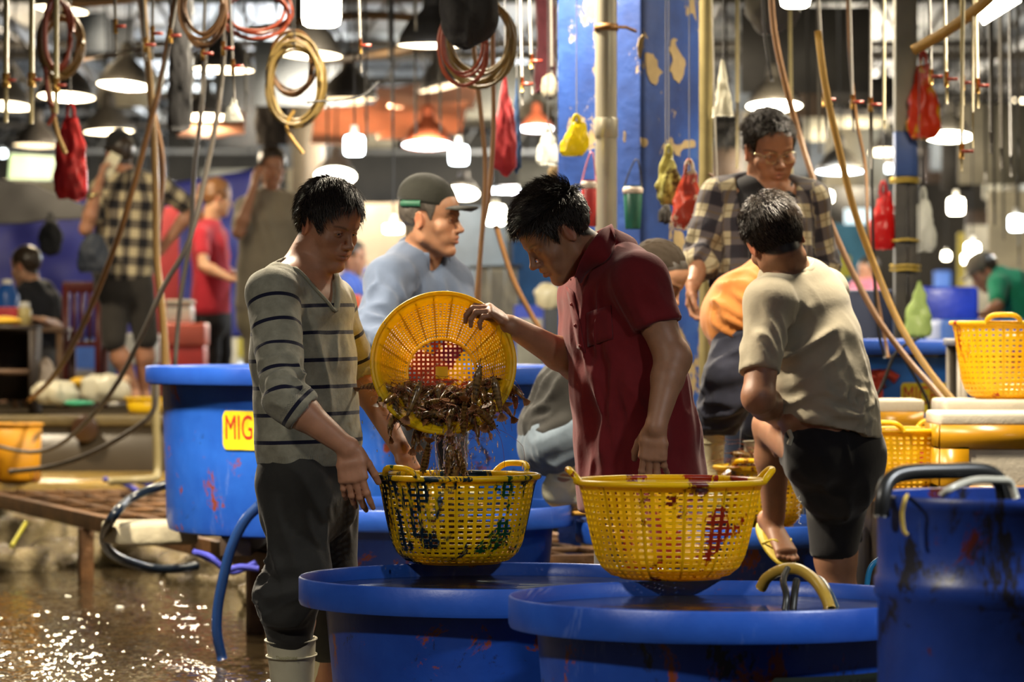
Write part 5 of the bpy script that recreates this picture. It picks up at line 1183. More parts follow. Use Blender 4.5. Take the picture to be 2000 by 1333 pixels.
def person_cap():
    root = empty('person', a(812, 975, 13.3), 'older man in a dark cap and pale blue shirt sitting behind the tilted sieve', 'person')
    f = nrm((.72, -.70, 0)); u = nrm((-.70, -.72, 0)); H = headframe(a(842, 430, 13.32), 20, 2, 1.06); nb = a(822, 502, 13.38)
    RS, RE, RW = a(757, 545, 13.18), a(733, 655, 13.02), a(800, 690, 12.85); LS, LE, LW = a(884, 552, 13.5), a(908, 650, 13.3), a(862, 700, 13.05)
    F = Field(); head(F, H); neck(F, H, nb, .062); F.loft([(a(818, 520, 13.38), .15, .085), (a(816, 600, 13.42), .17, .115), (a(806, 740, 13.55), .16, .12)], u)
    for S_, E_, W_, s_ in ((RS, RE, RW, -1), (LS, LE, LW, 1)): F.rc(nb, S_, .052, .05, .03); arm(F, S_, E_, W_); hand(F, W_, (.6, -.2, -.6), (0, -.8, .6), s_)
    body(F, root, H, (.36, .18, .10), .010, [(H.o-.17, H.o+.17, .0042)], hairc=(.05, .04, .03)); eyes(H, root)
    haircap('hair', H, hairmat('hair_grey', (.07, .06, .05)), root, .005, .008, seed=5)
    # cap: crown panels and a brim
    m = MB(); n = 64; V = []; c = np.array((0, -.014, .042)); M_ = 18
    for j in range(M_+1):
        ph = j/M_
        for i in range(n):
            q = 2*math.pi*i/n; el = math.pi/2*ph; z0 = .016-.012*math.sin(q)*math.cos(el); D = np.array((math.cos(el)*math.cos(q)*.083, math.cos(el)*math.sin(q)*.104, 0)); top = .100
            V.append(H.P(*(c+D*(1.0 if el > 0 else 1)+np.array((0, -.002, z0+(top)*math.sin(el)**.9 if el > 0 else z0)))))
    m.add(V, [(j*n+i, j*n+(i+1) % n, (j+1)*n+(i+1) % n, (j+1)*n+i) for j in range(M_) for i in range(n)])
    cp = m.build('cap', cloth('cap_dark', '#24241d', .2, .85, 500, .3), root, solid=.004)
    m = MB(); V = []
    for r_ in (0, .5, 1):
        for q in np.linspace(-1, 1, 21): V.append(H.P(.072*q*(1-.12*r_), .078+(1-q*q)*.012+r_*(.078*(1-q*q*.45)), .050+.0-.012*q*q-.004*r_))
    m.add(V, [(r_*21+i, r_*21+i+1, (r_+1)*21+i+1, (r_+1)*21+i) for r_ in range(2) for i in range(20)]); m.build('brim', cloth('cap_dark', '#3a3a30'), cp, solid=.004)
    m = MB(); m.tube([H.P(.0845*math.cos(q), -.014+.106*math.sin(q), .052) for q in np.linspace(-.75, .05, 14)], .007, 6, flat=1.8); m.build('cap_badge', pm('green_patch', '#1f5a40', .6), cp)
    G = Field(); fd = nrm(RW-RE)
    G.rc(RS, RE, .076, .066, .03); G.rc(RE, RE+fd*.16, .064, .052, .02); G.rc(LS, LE, .07, .062, .03); G.rc(LE, LE+nrm(LW-LE)*.12, .062, .05, .02)
    G.loft([(a(818, 517, 13.38), .16, .095), (a(815, 575, 13.40), .205, .14), (a(812, 660, 13.45), .205, .15), (a(808, 740, 13.52), .20, .15)], u); G.rc(nb-(0, 0, .01), RS, .07, .074, .04); G.rc(nb-(0, 0, .01), LS, .07, .07, .04)
    G.rc(H.P(0, -.02, -.06), nb, .064, .06, .006, -1); G.rc(nb+f*.06+(0, 0, .03), a(872, 585, 13.2), .045, .012, .006, -1)
    cm = cloth('shirt_paleblue', '#525e74', .08, .85, 700, .2)
    sh = garment('shirt', G, root, cm, .010, [(a(780, 600, 13.2), .18, (.5, 0, -1), 16, .014), (RE, .15, (1, 0, -.3), 22, .014), (a(870, 620, 13.3), .16, (.1, 0, -1), 16, .010), (a(735, 590, 13.1), .13, (.3, 0, -1), 18, .012)], .004, 9, None, 6)
    e3 = nrm(H.P(0, -.03, -.05)-nb+np.array((0, 0, .03))); e1 = nrm(f-e3*np.dot(f, e3)); e2 = np.cross(e3, e1); V = []; n = 41
    for rr, hh in ((.068, .035), (.076, .058), (.086, .052), (.104, -.010)):
        for q in np.linspace(.5, 2*math.pi-.5, n): k = (1+math.cos(q))/2; V.append(nb+e3*(hh-.045*k*(rr > .09))+(rr+.016*k)*(math.cos(q)*e1+math.sin(q)*e2))
    MB().add(V, [(r_*n+i, r_*n+i+1, (r_+1)*n+i+1, (r_+1)*n+i) for r_ in range(3) for i in range(n-1)]).build('collar', cm, sh, solid=.003, sub=1)
    T = Field(); T.ell(a(806, 735, 13.6), (.17, .15, .09), None, .03)
    for hp, kn, an in ((a(780, 745, 13.5), a(812, 775, 13.08), a(804, 905, 13.16)), (a(835, 745, 13.6), a(880, 775, 13.15), a(885, 905, 13.22))): T.rc(hp, kn, .09, .07, .03); T.rc(kn, an, .066, .054, .02)
    garment('trousers', T, root, cloth('dark_trousers', '#2a2a2e', .2), .012, [], .003, 8)
    bm = pm('boot_cream2', '#cfc7a2', .45); boot(root, a(803, 938, 13.2), (.6, -.8, 0), a(803, 840, 13.12), .044, mat=bm); boot(root, a(886, 938, 13.26), (.6, -.8, 0), a(886, 840, 13.2), .044, mat=bm)
    return root
P_PLAID = person_plaid(); P_ORANGE = person_orange(); P_CROUCH = person_crouch(); P_CAP = person_cap()
# ================================================================ lamps
M_SHADE = pm('shade_grey', '#55504a', .5, .3, .15); M_SHADEO = pm('shade_orange', '#a8502c', .5, .1, .15); M_CORD = pm('cord_black', '#141312', .7)
E_WARM = emis('glow_warm', (1.0, .80, .50, 1), 9); E_COOL = emis('glow_cool', (.86, .96, 1.0, 1), 11); E_HOT = emis('glow_hot', (1.0, .90, .66, 1), 22); E_DIM = emis('glow_dim', (1.0, .74, .42, 1), 2.6)
def pendant(name, label, shade, glow, w_=.40, cord=1.6):
    root = empty(name, (0, 0, 0), label, 'lamp', 'pendant lamps of the hall'); r = w_/2
    MB().lathe([(r, -.002), (r+.004, 0), (r*.93, .055), (r*.66, .14), (r*.30, .20), (.055, .235), (.05, .30), (.022, .33), (.0, .335)], n=40).build('shade', shade, root)
    MB().lathe([(r*.985, .004), (r*.7, -.006), (0, -.010)], n=40).build('diffuser', glow, root)
    MB().tube([(0, 0, .33), (0, 0, .33+cord)], .008, 6).build('cable', M_CORD, root)
    return root
PEND = {}
def lamp_at(px, py, wpx, label, kind='warm', roll=0, tilt=5, real=.40):
    D = real*FPX/wpx; sh, gl = {'warm': (M_SHADE, E_WARM), 'cool': (M_SHADEO, E_COOL), 'hot': (M_SHADE, E_HOT), 'dim': (M_SHADE, E_DIM), 'coolg': (M_SHADE, E_COOL)}[kind]
    loc = at(px, py, D)
    if kind not in PEND: o = PEND[kind] = pendant('pendant_lamp', label, sh, gl); place(o, loc)
    else: o = copy_tree(PEND[kind], loc, None, label)
    o.rotation_euler = (-R(tilt), R(roll), 0); s_ = real/.40; o.scale = (s_,)*3
    return o
lamp_at(120, 20, 105, 'pendant lamp with an orange glow at the top left corner', 'warm', 6, 4)
lamp_at(243, 168, 107, 'bright pendant lamp above the phone caller in the dark cap', 'warm', 4, 7)
lamp_at(130, 190, 112, 'pendant lamp crossed by two hanging pipes, above the red bag', 'warm', 2, 7)
lamp_at(16, 208, 95, 'pendant lamp cut by the left edge of the frame', 'warm', 3, 8)
lamp_at(437, 137, 120, 'pendant lamp crossed by four thin hoses', 'warm', 2, 3)
lamp_at(213, 258, 98, 'pendant lamp just over the dark cap of the phone caller', 'warm', -2, 4)
lamp_at(70, 285, 88, 'dim pendant lamp over the green awning', 'dim', 1, 4)
lamp_at(402, 230, 90, 'pendant lamp above the woman in the red polo', 'warm', 0, 6)
lamp_at(605, 108, 128, 'pendant lamp in front of the hanging tan hose coil', 'warm', 3, 5)
lamp_at(845, 89, 140, 'wide grey pendant lamp beside the black hanging sack', 'warm', 0, 0)
lamp_at(682, 194, 112, 'pendant lamp above the orange awnings', 'dim', 0, 1)
lamp_at(866, 170, 98.5, 'pendant lamp tipped to one side over the awnings', 'dim', -13, 2, .47)
lamp_at(835, 284, 98, 'orange shaded pendant lamp with cool white light, above the cap', 'cool', 0, 9)
lamp_at(1048, 252, 64, 'orange shaded pendant lamp beside the blue column', 'cool', 0, 9)
lamp_at(655, 345, 80, 'glaring pendant lamp right above the head of the striped sweater man', 'hot', 0, 24, .37)
lamp_at(903, 378, 62, 'glaring pendant lamp beside the peak of the cap', 'hot', 4, 22)
lamp_at(1512, 208, 108, 'glaring pendant lamp above the man in the plaid shirt', 'hot', 0, 9)
lamp_at(1853, 268, 90, 'glaring pendant lamp beside the red and yellow bag', 'hot', 2, 12)
lamp_at(1640, 336, 92, 'cool white pendant lamp between the hoses on the right', 'coolg', 0, 5)
lamp_at(1724, 330, 62, 'cool white pendant lamp half behind the right post', 'coolg', 0, 12, .50)
lamp_at(1728, 172, 56, 'small warm lamp behind the right post, upper one', 'warm', 0, 14, .34)
lamp_at(1726, 298, 56, 'small warm lamp behind the right post, middle one', 'warm', 0, 12)
lamp_at(2004, 195, 50, 'pendant lamp cut by the right edge of the frame', 'warm', 0, 9)
def bulb(px, py, w_, label, col='cool', real=.115, h=1.0):
    D = real*FPX/w_; c = at(px, py, D); root = empty('led_bulb', c, label, 'bulb', 'bare bulbs of the stalls'); r = real/2
    MB().lathe([(0, -r*h), (r*.7, -r*h), (r*.93, -r*h*.85), (r, -r*h*.5), (r, r*h*.6), (r*.85, r*h*.9), (r*.4, r*h), (0, r*h)], c, 24).build('globe', E_HOT if col == 'hot' else E_COOL, root)
    MB().lathe([(r*.42, r*h), (r*.36, r*h+.05), (0, r*h+.055)], c, 16).build('socket', pm('socket', '#d8d4c8', .5), root)
    MB().tube([c+(0, 0, r*h+.05), c+(0, 0, r*h+1.4)], .005, 5).build('cable', M_CORD, root); return root
bulb(628, 16, 80, 'huge glaring bulb at the top edge above the striped sweater man', 'hot', .135, .95)
bulb(692, 284, 42, 'cool white bulb under the orange awnings'); bulb(896, 303, 40, 'cool white bulb near the tip of the orange shaded lamp')
bulb(1867, 403, 34, 'warm bulb right of the white plastic bag', 'hot'); bulb(1985, 436, 32, 'bulb at the right edge over the green shirt person'); bulb(1899, 489, 30, 'bulb right above the cap of the green shirt person', 'hot')
bulb(768, 447, 40, 'flat cool bulb left of the man in the dark cap', 'cool', .115, .5); bulb(968, 420, 40, 'warm bulb peeking out behind the black hair of the red polo man', 'hot', .13)
bulb(1617, 384, 20, 'small bulb right of the plaid shoulder', 'hot'); bulb(1848, 500, 14, 'tiny bulb beside the white bag', 'hot'); bulb(1888, 506, 18, 'small warm bulb touching the cap bulb', 'hot'); bulb(1928, 490, 12, 'tiny warm bulb left of the green shirt', 'hot')
bulb(1553, -14, 60, 'glaring bulb over the top edge beside the grey cloth', 'hot')
bulb(617, 270, 14, 'tiny cool bulb at the end of the awnings'); bulb(6, 300, 12, 'tiny cool bulb on the left edge')
c = at(1950, 14, 15.0); tb = empty('tube_light', c, 'tilted square light fitting at the top right corner', 'lamp')
MB().box(c, (.085, .05, .03), 0, Matrix.Rotation(R(-32), 3, 'Y')).build('diffuser', E_HOT, tb, bevel=.006); MB().box(c+(-.02, 0, .045), (.09, .055, .018), 0, Matrix.Rotation(R(-32), 3, 'Y')).build('housing', M_SHADE, tb)
# lamps that hang over the working area; their own light sits in them
for i, (x, y, z, e, colr, ss) in enumerate(HALL_LAMPS):
    lb = ['above the striped sweater man', 'above the man in the dark cap', 'above the man in the plaid shirt', 'over the walkway behind', 'over the tub with the red paint', 'over the ledge on the left', 'in front on the left', 'in front on the right', 'just behind the striped sweater man', 'between the red and the beige polo shirts', 'over the foam boxes on the right'][i]
    k = 'hang%d' % i; o = copy_tree(PEND['hot'], (x, y, z), None, 'pendant lamp hanging just over the picture, '+lb)
    o.rotation_euler = (0, 0, 0); o.scale = (1, 1, 1)
    l = bpy.data.lights.new('lamp_light', 'AREA'); l.shape = 'DISK'; l.size = .34; l.energy = e; l.color = colr; l.spread = R(ss)
    lo = bpy.data.objects.new('lamp_light', l); COL.objects.link(lo); lo.parent = o; lo.location = (0, 0, -.03)
# the stalls further back are lit by bulbs of their own: a few real lights where those bulbs hang
for px, py, D, e, c_ in ((692, 284, 19.6, 90, (.9, .95, 1)), (896, 303, 20.4, 90, (.9, .95, 1)), (1867, 403, 24, 110, (1, .9, .7)), (835, 290, 29, 260, (.9, .97, 1)), (243, 176, 27, 300, (1, .82, .55)), (655, 352, 35, 520, (1, .85, .6)), (1048, 262, 44, 700, (.92, .97, 1)),
                        (1640, 346, 31, 420, (.88, .96, 1)), (1853, 278, 31, 420, (1, .88, .62)), (402, 238, 32, 300, (1, .82, .55)), (130, 196, 26, 220, (1, .82, .55)), (903, 388, 46, 700, (1, .88, .66)), (1512, 214, 26, 260, (1, .86, .6)), (1899, 500, 30, 200, (1, .9, .75)), (1985, 440, 27, 120, (1, .95, .85)), (605, 60, 22, 60, (1, .9, .7))):
    l = bpy.data.lights.new('stall_light', 'POINT'); l.energy = e*.30; l.color = c_; l.shadow_soft_size = .07; lo = bpy.data.objects.new('stall_light', l); COL.objects.link(lo); lo.location = Vector((at(px, py, D)-(0, 0, .08)).tolist())
for i, (x, y, z, e, c_) in enumerate(((-8, 52, 4.0, 520, (1, .84, .62)), (-3.5, 56, 4.1, 520, (.9, .95, 1)), (1.2, 51, 4.1, 420, (1, .86, .66)), (5.5, 57, 4.0, 520, (1, .9, .7)), (9.5, 52, 4.0, 420, (.9, .95, 1)), (-6, 68, 3.8, 900, (.85, .93, 1)), (0, 70, 3.8, 900, (.88, .95, 1)), (6.5, 69, 3.8, 900, (1, .9, .75)), (-10, 42, 4.2, 350, (1, .86, .66)), (8, 43, 4.3, 300, (1, .86, .66)))):
    root = empty('roof_fill_lamp', (x, y, z), 'strip lamp added far back to brighten the hall roof', 'lamp', 'strip lamps added to brighten the far roof')  # added lamps that brighten the dark roof and far hall
    MB().box((x, y, z), (.45, .04, .025)).build('tube', E_COOL if c_[0] < 1 else E_WARM, root); MB().box((x, y, z+.05), (.48, .06, .02)).build('housing', M_SHADE, root)
    for q in (-.4, .4): MB().tube([(x+q, y, z+.06), (x+q, y, 5.5)], .008, 5).build('wire', M_CORD, root)
    l = bpy.data.lights.new('roof_fill_light', 'POINT'); l.energy = e*2.2; l.color = c_; l.shadow_soft_size = .3; lo = bpy.data.objects.new('roof_fill_light', l); COL.objects.link(lo); lo.parent = root; lo.location = (0, -.15, -.05)
# ================================================================ hanging hoses, pipes, coils
TAN = pm('hose_tan', '#7a5630', .45, var=.15); TANY = pm('hose_yellow', '#a88440', .4, var=.12); GREYH = pm('hose_grey', '#5f584e', .35, var=.15); REDH = pm('hose_orange', '#8a3a1e', .45); PVC = pm('pvc_cream', '#8d8058', .4, var=.1); PIPE = pm('pipe_grey', '#4a453d', .5, .1); REDV = pm('valve_red', '#9c3a28', .4)
def hose(pts, r, mat, label, k=40): return px_tube('hose', pts, r, mat, label, 'hose', 'hoses hanging through the market', 8, k)
hose([(270, -120, 17), (283, 60, 17), (292, 160, 17), (303, 330, 17), (306, 500, 17), (318, 620, 17), (322, 735, 17)], .016, pm('hose_sand', '#8a6c3a', .4), 'thick tan hose falling straight behind the large tub, left of two')
hose([(262, -100, 17.2), (278, 40, 17.2), (296, 200, 17.2), (318, 330, 17.2), (304, 470, 17.2), (313, 560, 17.2), (330, 740, 17.2)], .014, TAN, 'reddish hose twisting round the thick tan hose')
hose([(352, -60, 16.5), (332, 60, 16.5), (312, 170, 16.5), (296, 230, 16.5), (262, 360, 16.6), (225, 480, 16.8), (160, 640, 17.4), (105, 735, 18.5), (58, 782, 20.6)], .0135, TAN, 'long brown hose sweeping down left past the checked shirt')
hose([(404, 60, 16), (395, 200, 16), (380, 330, 16), (372, 460, 16), (352, 590, 16), (340, 735, 16)], .010, GREYH, 'thin grey hose hanging in front of the woman in red')
hose([(440, 60, 15.5), (428, 200, 15.5), (404, 330, 15.5), (370, 470, 15.5), (320, 560, 15.6), (275, 660, 15.8), (215, 770, 16.4), (130, 860, 18), (60, 884, 19), (-20, 868, 20)], .011, GREYH, 'grey hose curving from the top down to the yellow bucket')
hose([(305, 735, 17.5), (300, 800, 17.5), (262, 838, 17.6), (180, 885, 18), (100, 912, 18.4), (20, 922, 19)], .013, GREYH, 'wet grey hose slung low across the front of the ledge')
hose([(905, -80, 14.5), (925, 90, 14.5), (940, 230, 14.5), (948, 330, 14.5), (942, 450, 14.5), (925, 640, 14.5)], .0095, TAN, 'brown hose hanging left of the black haired man, left of the crossing pair')
hose([(962, -80, 14.6), (963, 120, 14.6), (964, 250, 14.6), (955, 380, 14.6), (940, 470, 14.6), (932, 640, 14.6)], .0095, TAN, 'brown hose of the crossing pair, the one from the right')
hose([(968, 440, 15.5), (1000, 540, 15.5), (1035, 610, 15.5), (1065, 660, 15.5), (1100, 720, 15.6)], .011, TAN, 'brown hose slanting down under the chin of the red polo man')
hose([(1503, -60, 14.8), (1512, 60, 14.8), (1535, 170, 14.8), (1560, 260, 14.8), (1592, 360, 14.7), (1650, 500, 14.6), (1712, 620, 14.5), (1775, 705, 14.4), (1822, 758, 14.3), (1856, 800, 14.2)], .0125, TAN, 'brown hose slanting down right into the foam boxes')
hose([(1597, 60, 14.2), (1612, 170, 14.2), (1636, 280, 14.2), (1668, 410, 14.2), (1712, 530, 14.2), (1760, 640, 14.1), (1818, 730, 14.0), (1876, 800, 13.9)], .0135, TANY, 'thick pale yellow hose slanting down right into the foam boxes')
hose([(1655, -60, 15.4), (1658, 90, 15.4), (1672, 230, 15.4), (1690, 330, 15.4), (1695, 450, 15.3), (1710, 560, 15.3), (1735, 700, 15.2)], .007, TAN, 'thin brown hose between the slanting hoses and the red bag')
hose([(1700, -60, 15.2), (1702, 200, 15.2), (1704, 420, 15.2), (1712, 620, 15.2), (1728, 700, 15.2)], .006, M_HOSEB, 'thin black hose hanging left of the right post')
hose([(1795, 660, 15.2), (1750, 690, 15.2), (1720, 760, 15.2), (1690, 800, 15.2)], .007, M_HOSEB, 'thin black hose drooping over the tub with red paint')
hose([(1760, 690, 15.1), (1800, 760, 15.1), (1815, 800, 15.1), (1800, 840, 15.1)], .007, M_HOSEB, 'thin black hose loop beside the yellow sticker')
hose([(510, 985, 13.0), (478, 1018, 13.0), (452, 1070, 13.0), (436, 1130, 13.0), (425, 1190, 13.0), (424, 1240, 13.0), (434, 1290, 13.0)], .0185, pm('hose_blue', '#152f5c', .3), 'dark blue hose arching down into the puddle behind the striped sweater man')
hose([(352, 940, 15.2), (300, 955, 15.0), (255, 975, 14.9), (222, 1008, 14.6), (203, 1050, 15.0), (222, 1085, 15.2), (280, 1108, 15.4), (340, 1112, 15.5), (384, 1106, 15.6)], .020, pm('hose_navy', '#16202c', .3), 'black hose looping over and under the walkway edge')
hose([(1486, 1150, 9.08), (1500, 1128, 9.06), (1530, 1113, 9.02), (1562, 1114, 8.98), (1592, 1135, 8.92), (1612, 1165, 8.85), (1622, 1192, 8.82)], .0145, pm('hose_ochre', '#b3913a', .35), 'ochre hose arched over the water of the front tub')
hose([(1538, 1112, 8.9), (1530, 1135, 8.85), (1536, 1165, 8.8), (1532, 1200, 8.78)], .0085, M_HOSEB, 'short black hose end hanging inside the front tub')
hose([(1556, 1135, 8.86), (1552, 1160, 8.82), (1548, 1196, 8.79)], .0095, M_HOSEB, 'thicker black hose end beside the short black one')
hose([(1585, 1127, 9.0), (1606, 1135, 8.98), (1622, 1160, 8.9), (1636, 1192, 8.86)], .0075, pm('hose_slate', '#3c5466', .3), 'slate blue hose behind the ochre hose in the front tub')
hose([(1722, 1090, 9.9), (1702, 1108, 9.9), (1694, 1140, 9.9), (1690, 1200, 9.9)], .008, pm('hose_teal', '#1f6f9c', .3), 'thin bright blue hose behind the drum')
hose([(1488, -60, 15), (1493, 60, 15), (1508, 160, 15)], .006, M_HOSEB, 'thin black hose in front of the grey cloth')
def coil(px, py, D, rx, ry, n, r, mat, label, seed=0):
    rg = np.random.default_rng(seed); c = at(px, py, D); m = MB(); P = []
    for i in range(n*28):
        q = 2*math.pi*i/28; k = i/28; jx = 1+.10*math.sin(k*2.3+seed)+.05*math.sin(q*1.7+k); jz = 1+.08*math.cos(k*1.9+seed)
        P.append(c+np.array((rx*jx*math.cos(q), .05*math.sin(k*3.1)+.012*k, ry*jz*math.sin(q)-.02*math.sin(k*2)))*1.0)
    m.tube(P, r, 7); o = m.build('hose_coil', mat); MB().tube([c+(0, 0, ry*.8), (c[0], c[1], 4.6)], .004, 5).build('string', M_CORD, o); return tag(o, label, 'hose')
coil(118, 85, 16.5, .090, .140, 6, .011, pm('coil_olive', '#7a6030', .4), 'olive hose coil hanging under the top left lamp', 1)
coil(112, 62, 16.3, .062, .16, 2, .010, REDH, 'orange red loop of hose inside the olive coil', 2)
coil(575, 160, 15.5, .112, .175, 13, .0062, pm('coil_tan', '#75602f', .45, var=.25), 'pale tan hose coil hanging above the bearded caller', 3)
coil(570, 125, 15.6, .090, .12, 5, .0065, pm('coil_brown', '#6b4a26', .45), 'brown loops tangled in the pale tan coil', 9)
coil(395, 8, 14.5, .085, .14, 6, .0075, pm('coil_brown', '#6b4a26'), 'brown hose coil cut by the top edge over the thin hoses', 4)
coil(935, 75, 14.0, .125, .155, 13, .0062, pm('coil_tan', '#75602f'), 'tan hose coil behind the black hanging sack', 5)
coil(905, 85, 13.8, .085, .13, 4, .0065, REDH, 'orange hose loops hanging below the black sack', 6)
coil(500, 20, 15.5, .14, .10, 5, .007, REDH, 'wide orange hose loops near the top edge', 7)
hose([(575, 215, 15.5), (560, 250, 15.5), (592, 300, 15.5)], .0075, TANY, 'free end of hose under the tan coil')
hose([(92, 150, 16.5), (102, 210, 16.5), (112, 260, 16.5), (128, 300, 16.5)], .011, TANY, 'yellow hose end below the olive coil')
hose([(88, 130, 16.4), (96, 195, 16.4), (108, 215, 16.4), (94, 245, 16.4)], .010, REDH, 'orange hose end tied below the olive coil')
hose([(600, 200, 14.4), (700, 190, 15), (740, 160, 15.5)], .004, M_CORD, 'black wire sagging across the awnings')
def droppipe(px, y0, yv, y1, D, r, label, mat=PVC, slant=0, valve=True):
    root = empty('water_pipe', at(px, y1, D), label, 'pipe', 'water pipes with taps hanging from the roof')
    yt = 640-(4.6-EYE)*FPX/D; xt = px-slant*(yv-yt)/100
    r = r*.75; MB().tube([at(xt, yt, D), at(px, yv, D)], r, 8).build('pipe', mat, root); MB().tube([at(px, yv, D), at(px+slant*(y1-yv)/100, y1, D)], r*.8, 8).build('outlet', mat, root)
    if valve:
        c = at(px, yv, D); m = MB(); m.tube([c-(0, 0, .03), c+(0, 0, .03)], r*1.5, 8); m.build('valve', pm('brass', '#a8823e', .35, .7), root)
        MB().box(c+(.022, -.01, .0), (.022, .005, .006)).build('handle', REDV, root)
    return root
for a_ in ((12, 0, 157, 240, 15.8, .016, 'cream water pipe with a red tap, nearest the left edge'), (62, 0, 156, 242, 15.8, .016, 'cream water pipe with a red tap, second from the left edge'), (110, 0, 167, 222, 15.6, .015, 'cream water pipe in front of the olive hose coil')): droppipe(*a_)
droppipe(226, 0, 52, 104, 15.2, .008, 'slim grey pipe with a red lever right of the top left lamp', PIPE, 3)
droppipe(284, 0, 88, 120, 15.0, .008, 'slim metal pipe at the head of the thick tan hose', PIPE, 6); droppipe(298, 0, 66, 118, 15.1, .008, 'slim metal pipe just right of the tan hose head', PIPE); droppipe(333, 0, 70, 170, 14.8, .009, 'slanting metal pipe with a small red tap', PIPE, -18)
droppipe(396, 0, 105, 185, 15, .008, 'slim pipe left of the lamp crossed by hoses', PIPE, -4); droppipe(436, 0, 95, 195, 15, .008, 'slim pipe in the middle of the lamp crossed by hoses', PIPE, -6); droppipe(455, 40, 130, 200, 15, .008, 'slim pipe ending over the white cloth scrap', PIPE, 5)
droppipe(704, 0, 90, 142, 15, .006, 'thin wire like pipe with a red lever left of the grey lamp', PIPE, 3)
for i, (px, y1) in enumerate(((716, 255), (767, 270), (812, 245), (860, 242))): droppipe(px, 120, 235, y1+20, 21, .010, ['thin dark rod before the orange awnings, leftmost', 'thin dark rod before the orange awnings, second', 'thin dark rod before the orange awnings, third', 'thin dark rod before the orange awnings, rightmost'][i], PIPE, 1, False)
droppipe(1020, 0, 165, 205, 15, .007, 'thin pipe with a red tap left of the blue column', PIPE, 2); droppipe(1038, 0, 120, 185, 15.2, .008, 'pale thin pipe next to the blue column', PIPE, 3); droppipe(1078, 0, 130, 145, 15.4, .008, 'thin pipe touching the blue column side', PIPE, 1, False)
droppipe(1440, 190, 200, 330, 16.5, .011, 'cream pipe left of the curly haired man', PVC, 0, False)
droppipe(1545, 230, 240, 340, 16.5, .011, 'cream pipe right of the curly haired man', PVC, 1, False)
droppipe(1610, 60, 195, 270, 14.9, .009, 'metal pipe at the head of the pale yellow hose', PIPE, 6); droppipe(1665, 60, 200, 258, 15, .009, 'metal pipe with a red tap in the middle right', PIPE, 3); droppipe(1700, 60, 205, 330, 15, .009, 'straight metal pipe left of the right post', PIPE); droppipe(1727, 60, 235, 252, 15.1, .007, 'thin tube hooked beside the right post', PVC, 0, False)
for i, (px, yv, y1) in enumerate(((1818, 150, 165), (1848, 155, 203), (1880, 162, 206), (1909, 168, 212))): droppipe(px, 60, yv, y1, 14.6, .0085, 'slim pipe with a small red tap, %s in the row right of the bag' % ['first', 'second', 'third', 'last'][i], PVC if i else PIPE, 2)
droppipe(1878, 200, 296, 335, 14.2, .009, 'cream outlet pipe below the glaring lamp on the right', PVC, -1)
droppipe(1900, 190, 220, 290, 14.4, .006, 'thin pinkish tube beside the cream outlet', PVC, 0, False)
for i, (px, y1, D) in enumerate(((1935, 300, 17), (1955, 330, 19), (1975, 345, 17.5), (1990, 310, 20), (1942, 440, 21), (1975, 260, 22), (1600, 300, 20), (1580, 420, 24), (760, 120, 22), (812, 60, 19), (540, 60, 20), (480, 220, 22), (1760, 500, 23), (640, 320, 26), (1420, 300, 22), (1960, 470, 25), (1925, 380, 24), (1990, 520, 26))):
    droppipe(px, 0, y1-40, y1, D, .010, 'one of the many thin rods hanging far back in the hall', PIPE, 1, False)
# overhead frame that carries the pipes
m = MB()
for y in (14.6, 15.6, 17.0, 21, 25): m.box((0, y, 4.62), (9, .04, .05))
for x in (-6, -3, 0, 3, 6): m.box((x, 19, 4.72), (.04, 6.5, .05))
tag(m.build('beam_frame', M_STEEL), kind='structure')
px_tube('conduit', [(1785, 98, 14.6), (1850, 60, 14.5), (1905, 20, 14.4), (1960, -30, 14.3)], .022, pm('conduit_ochre', '#a07a30', .5, bump=.5, bs=90), 'ochre conduit slanting up to the light fitting at top right', 'conduit')
for i, (pts, lb) in enumerate((([(480, 60, 24), (700, 30, 24), (900, 45, 24)], 'brown cable tray slanting across the roof left of the sack'), ([(150, 118, 26), (420, 70, 24), (640, 30, 23)], 'thin roof cable rising to the big bulb'), ([(620, 120, 24), (780, 100, 22), (960, 60, 21)], 'bamboo pole under the roof beside the grey lamp'), ([(100, 8, 22), (210, 2, 22), (330, -12, 22)], 'wooden pole next to the top left lamp'))):
    px_tube('pole', pts, .028 if i != 1 else .01, pm('bamboo', '#7a5a34', .6), lb, 'pole', 'poles under the roof')
# ================================================================ posts, column fittings, bags
def rpost():
    root = empty('post', at(1768, 1400, 17.6)*np.array((1, 1, 0)), 'steel post on the right, blue in its middle and lashed with rope', 'post'); x, y = at(1768, 0, 17.6)[:2]; z = lambda py: at(0, py, 17.6)[2]
    MB().box((x, y, (z(258)+5.5)/2), (.052, .052, (5.5-z(258))/2)).build('upper', pm('post_beige', '#8d8670', .6), root, bevel=.004)
    MB().box((x, y, (z(345)+z(258))/2), (.0525, .0525, (z(258)-z(345))/2)).build('band', pm('post_blue', '#27457e', .5), root, bevel=.004)
    m = MB(); m.box((x-.024, y, z(345)/2), (.028, .05, z(345)/2)); m.box((x+.031, y, z(345)/2), (.020, .044, z(345)/2)); m.build('lower', pm('post_dark', '#2f2a22', .6, .1, .5, 8), root, bevel=.004)
    for py in (350, 356, 470, 520, 528):
        m = MB(); m.tube([(x+.070*math.cos(q), y+.070*math.sin(q), z(py)+.003*math.sin(3*q)) for q in np.linspace(0, 2*math.pi, 20, endpoint=False)], .006, 6, closed=True); m.build('rope', M_ROPE, root)
rpost()
cp = at(1184, 0, 14.78); sp = empty('drain_pipe', (cp[0], cp[1], 0), 'silver grey drain pipe in front of the blue column', 'pipe')
MB().lathe([(.044, 0), (.044, 5.3)], (cp[0], cp[1], 0), 28).build('pipe', pm('silver_paint', '#a39d8a', .35, .35, .08, 4), sp)
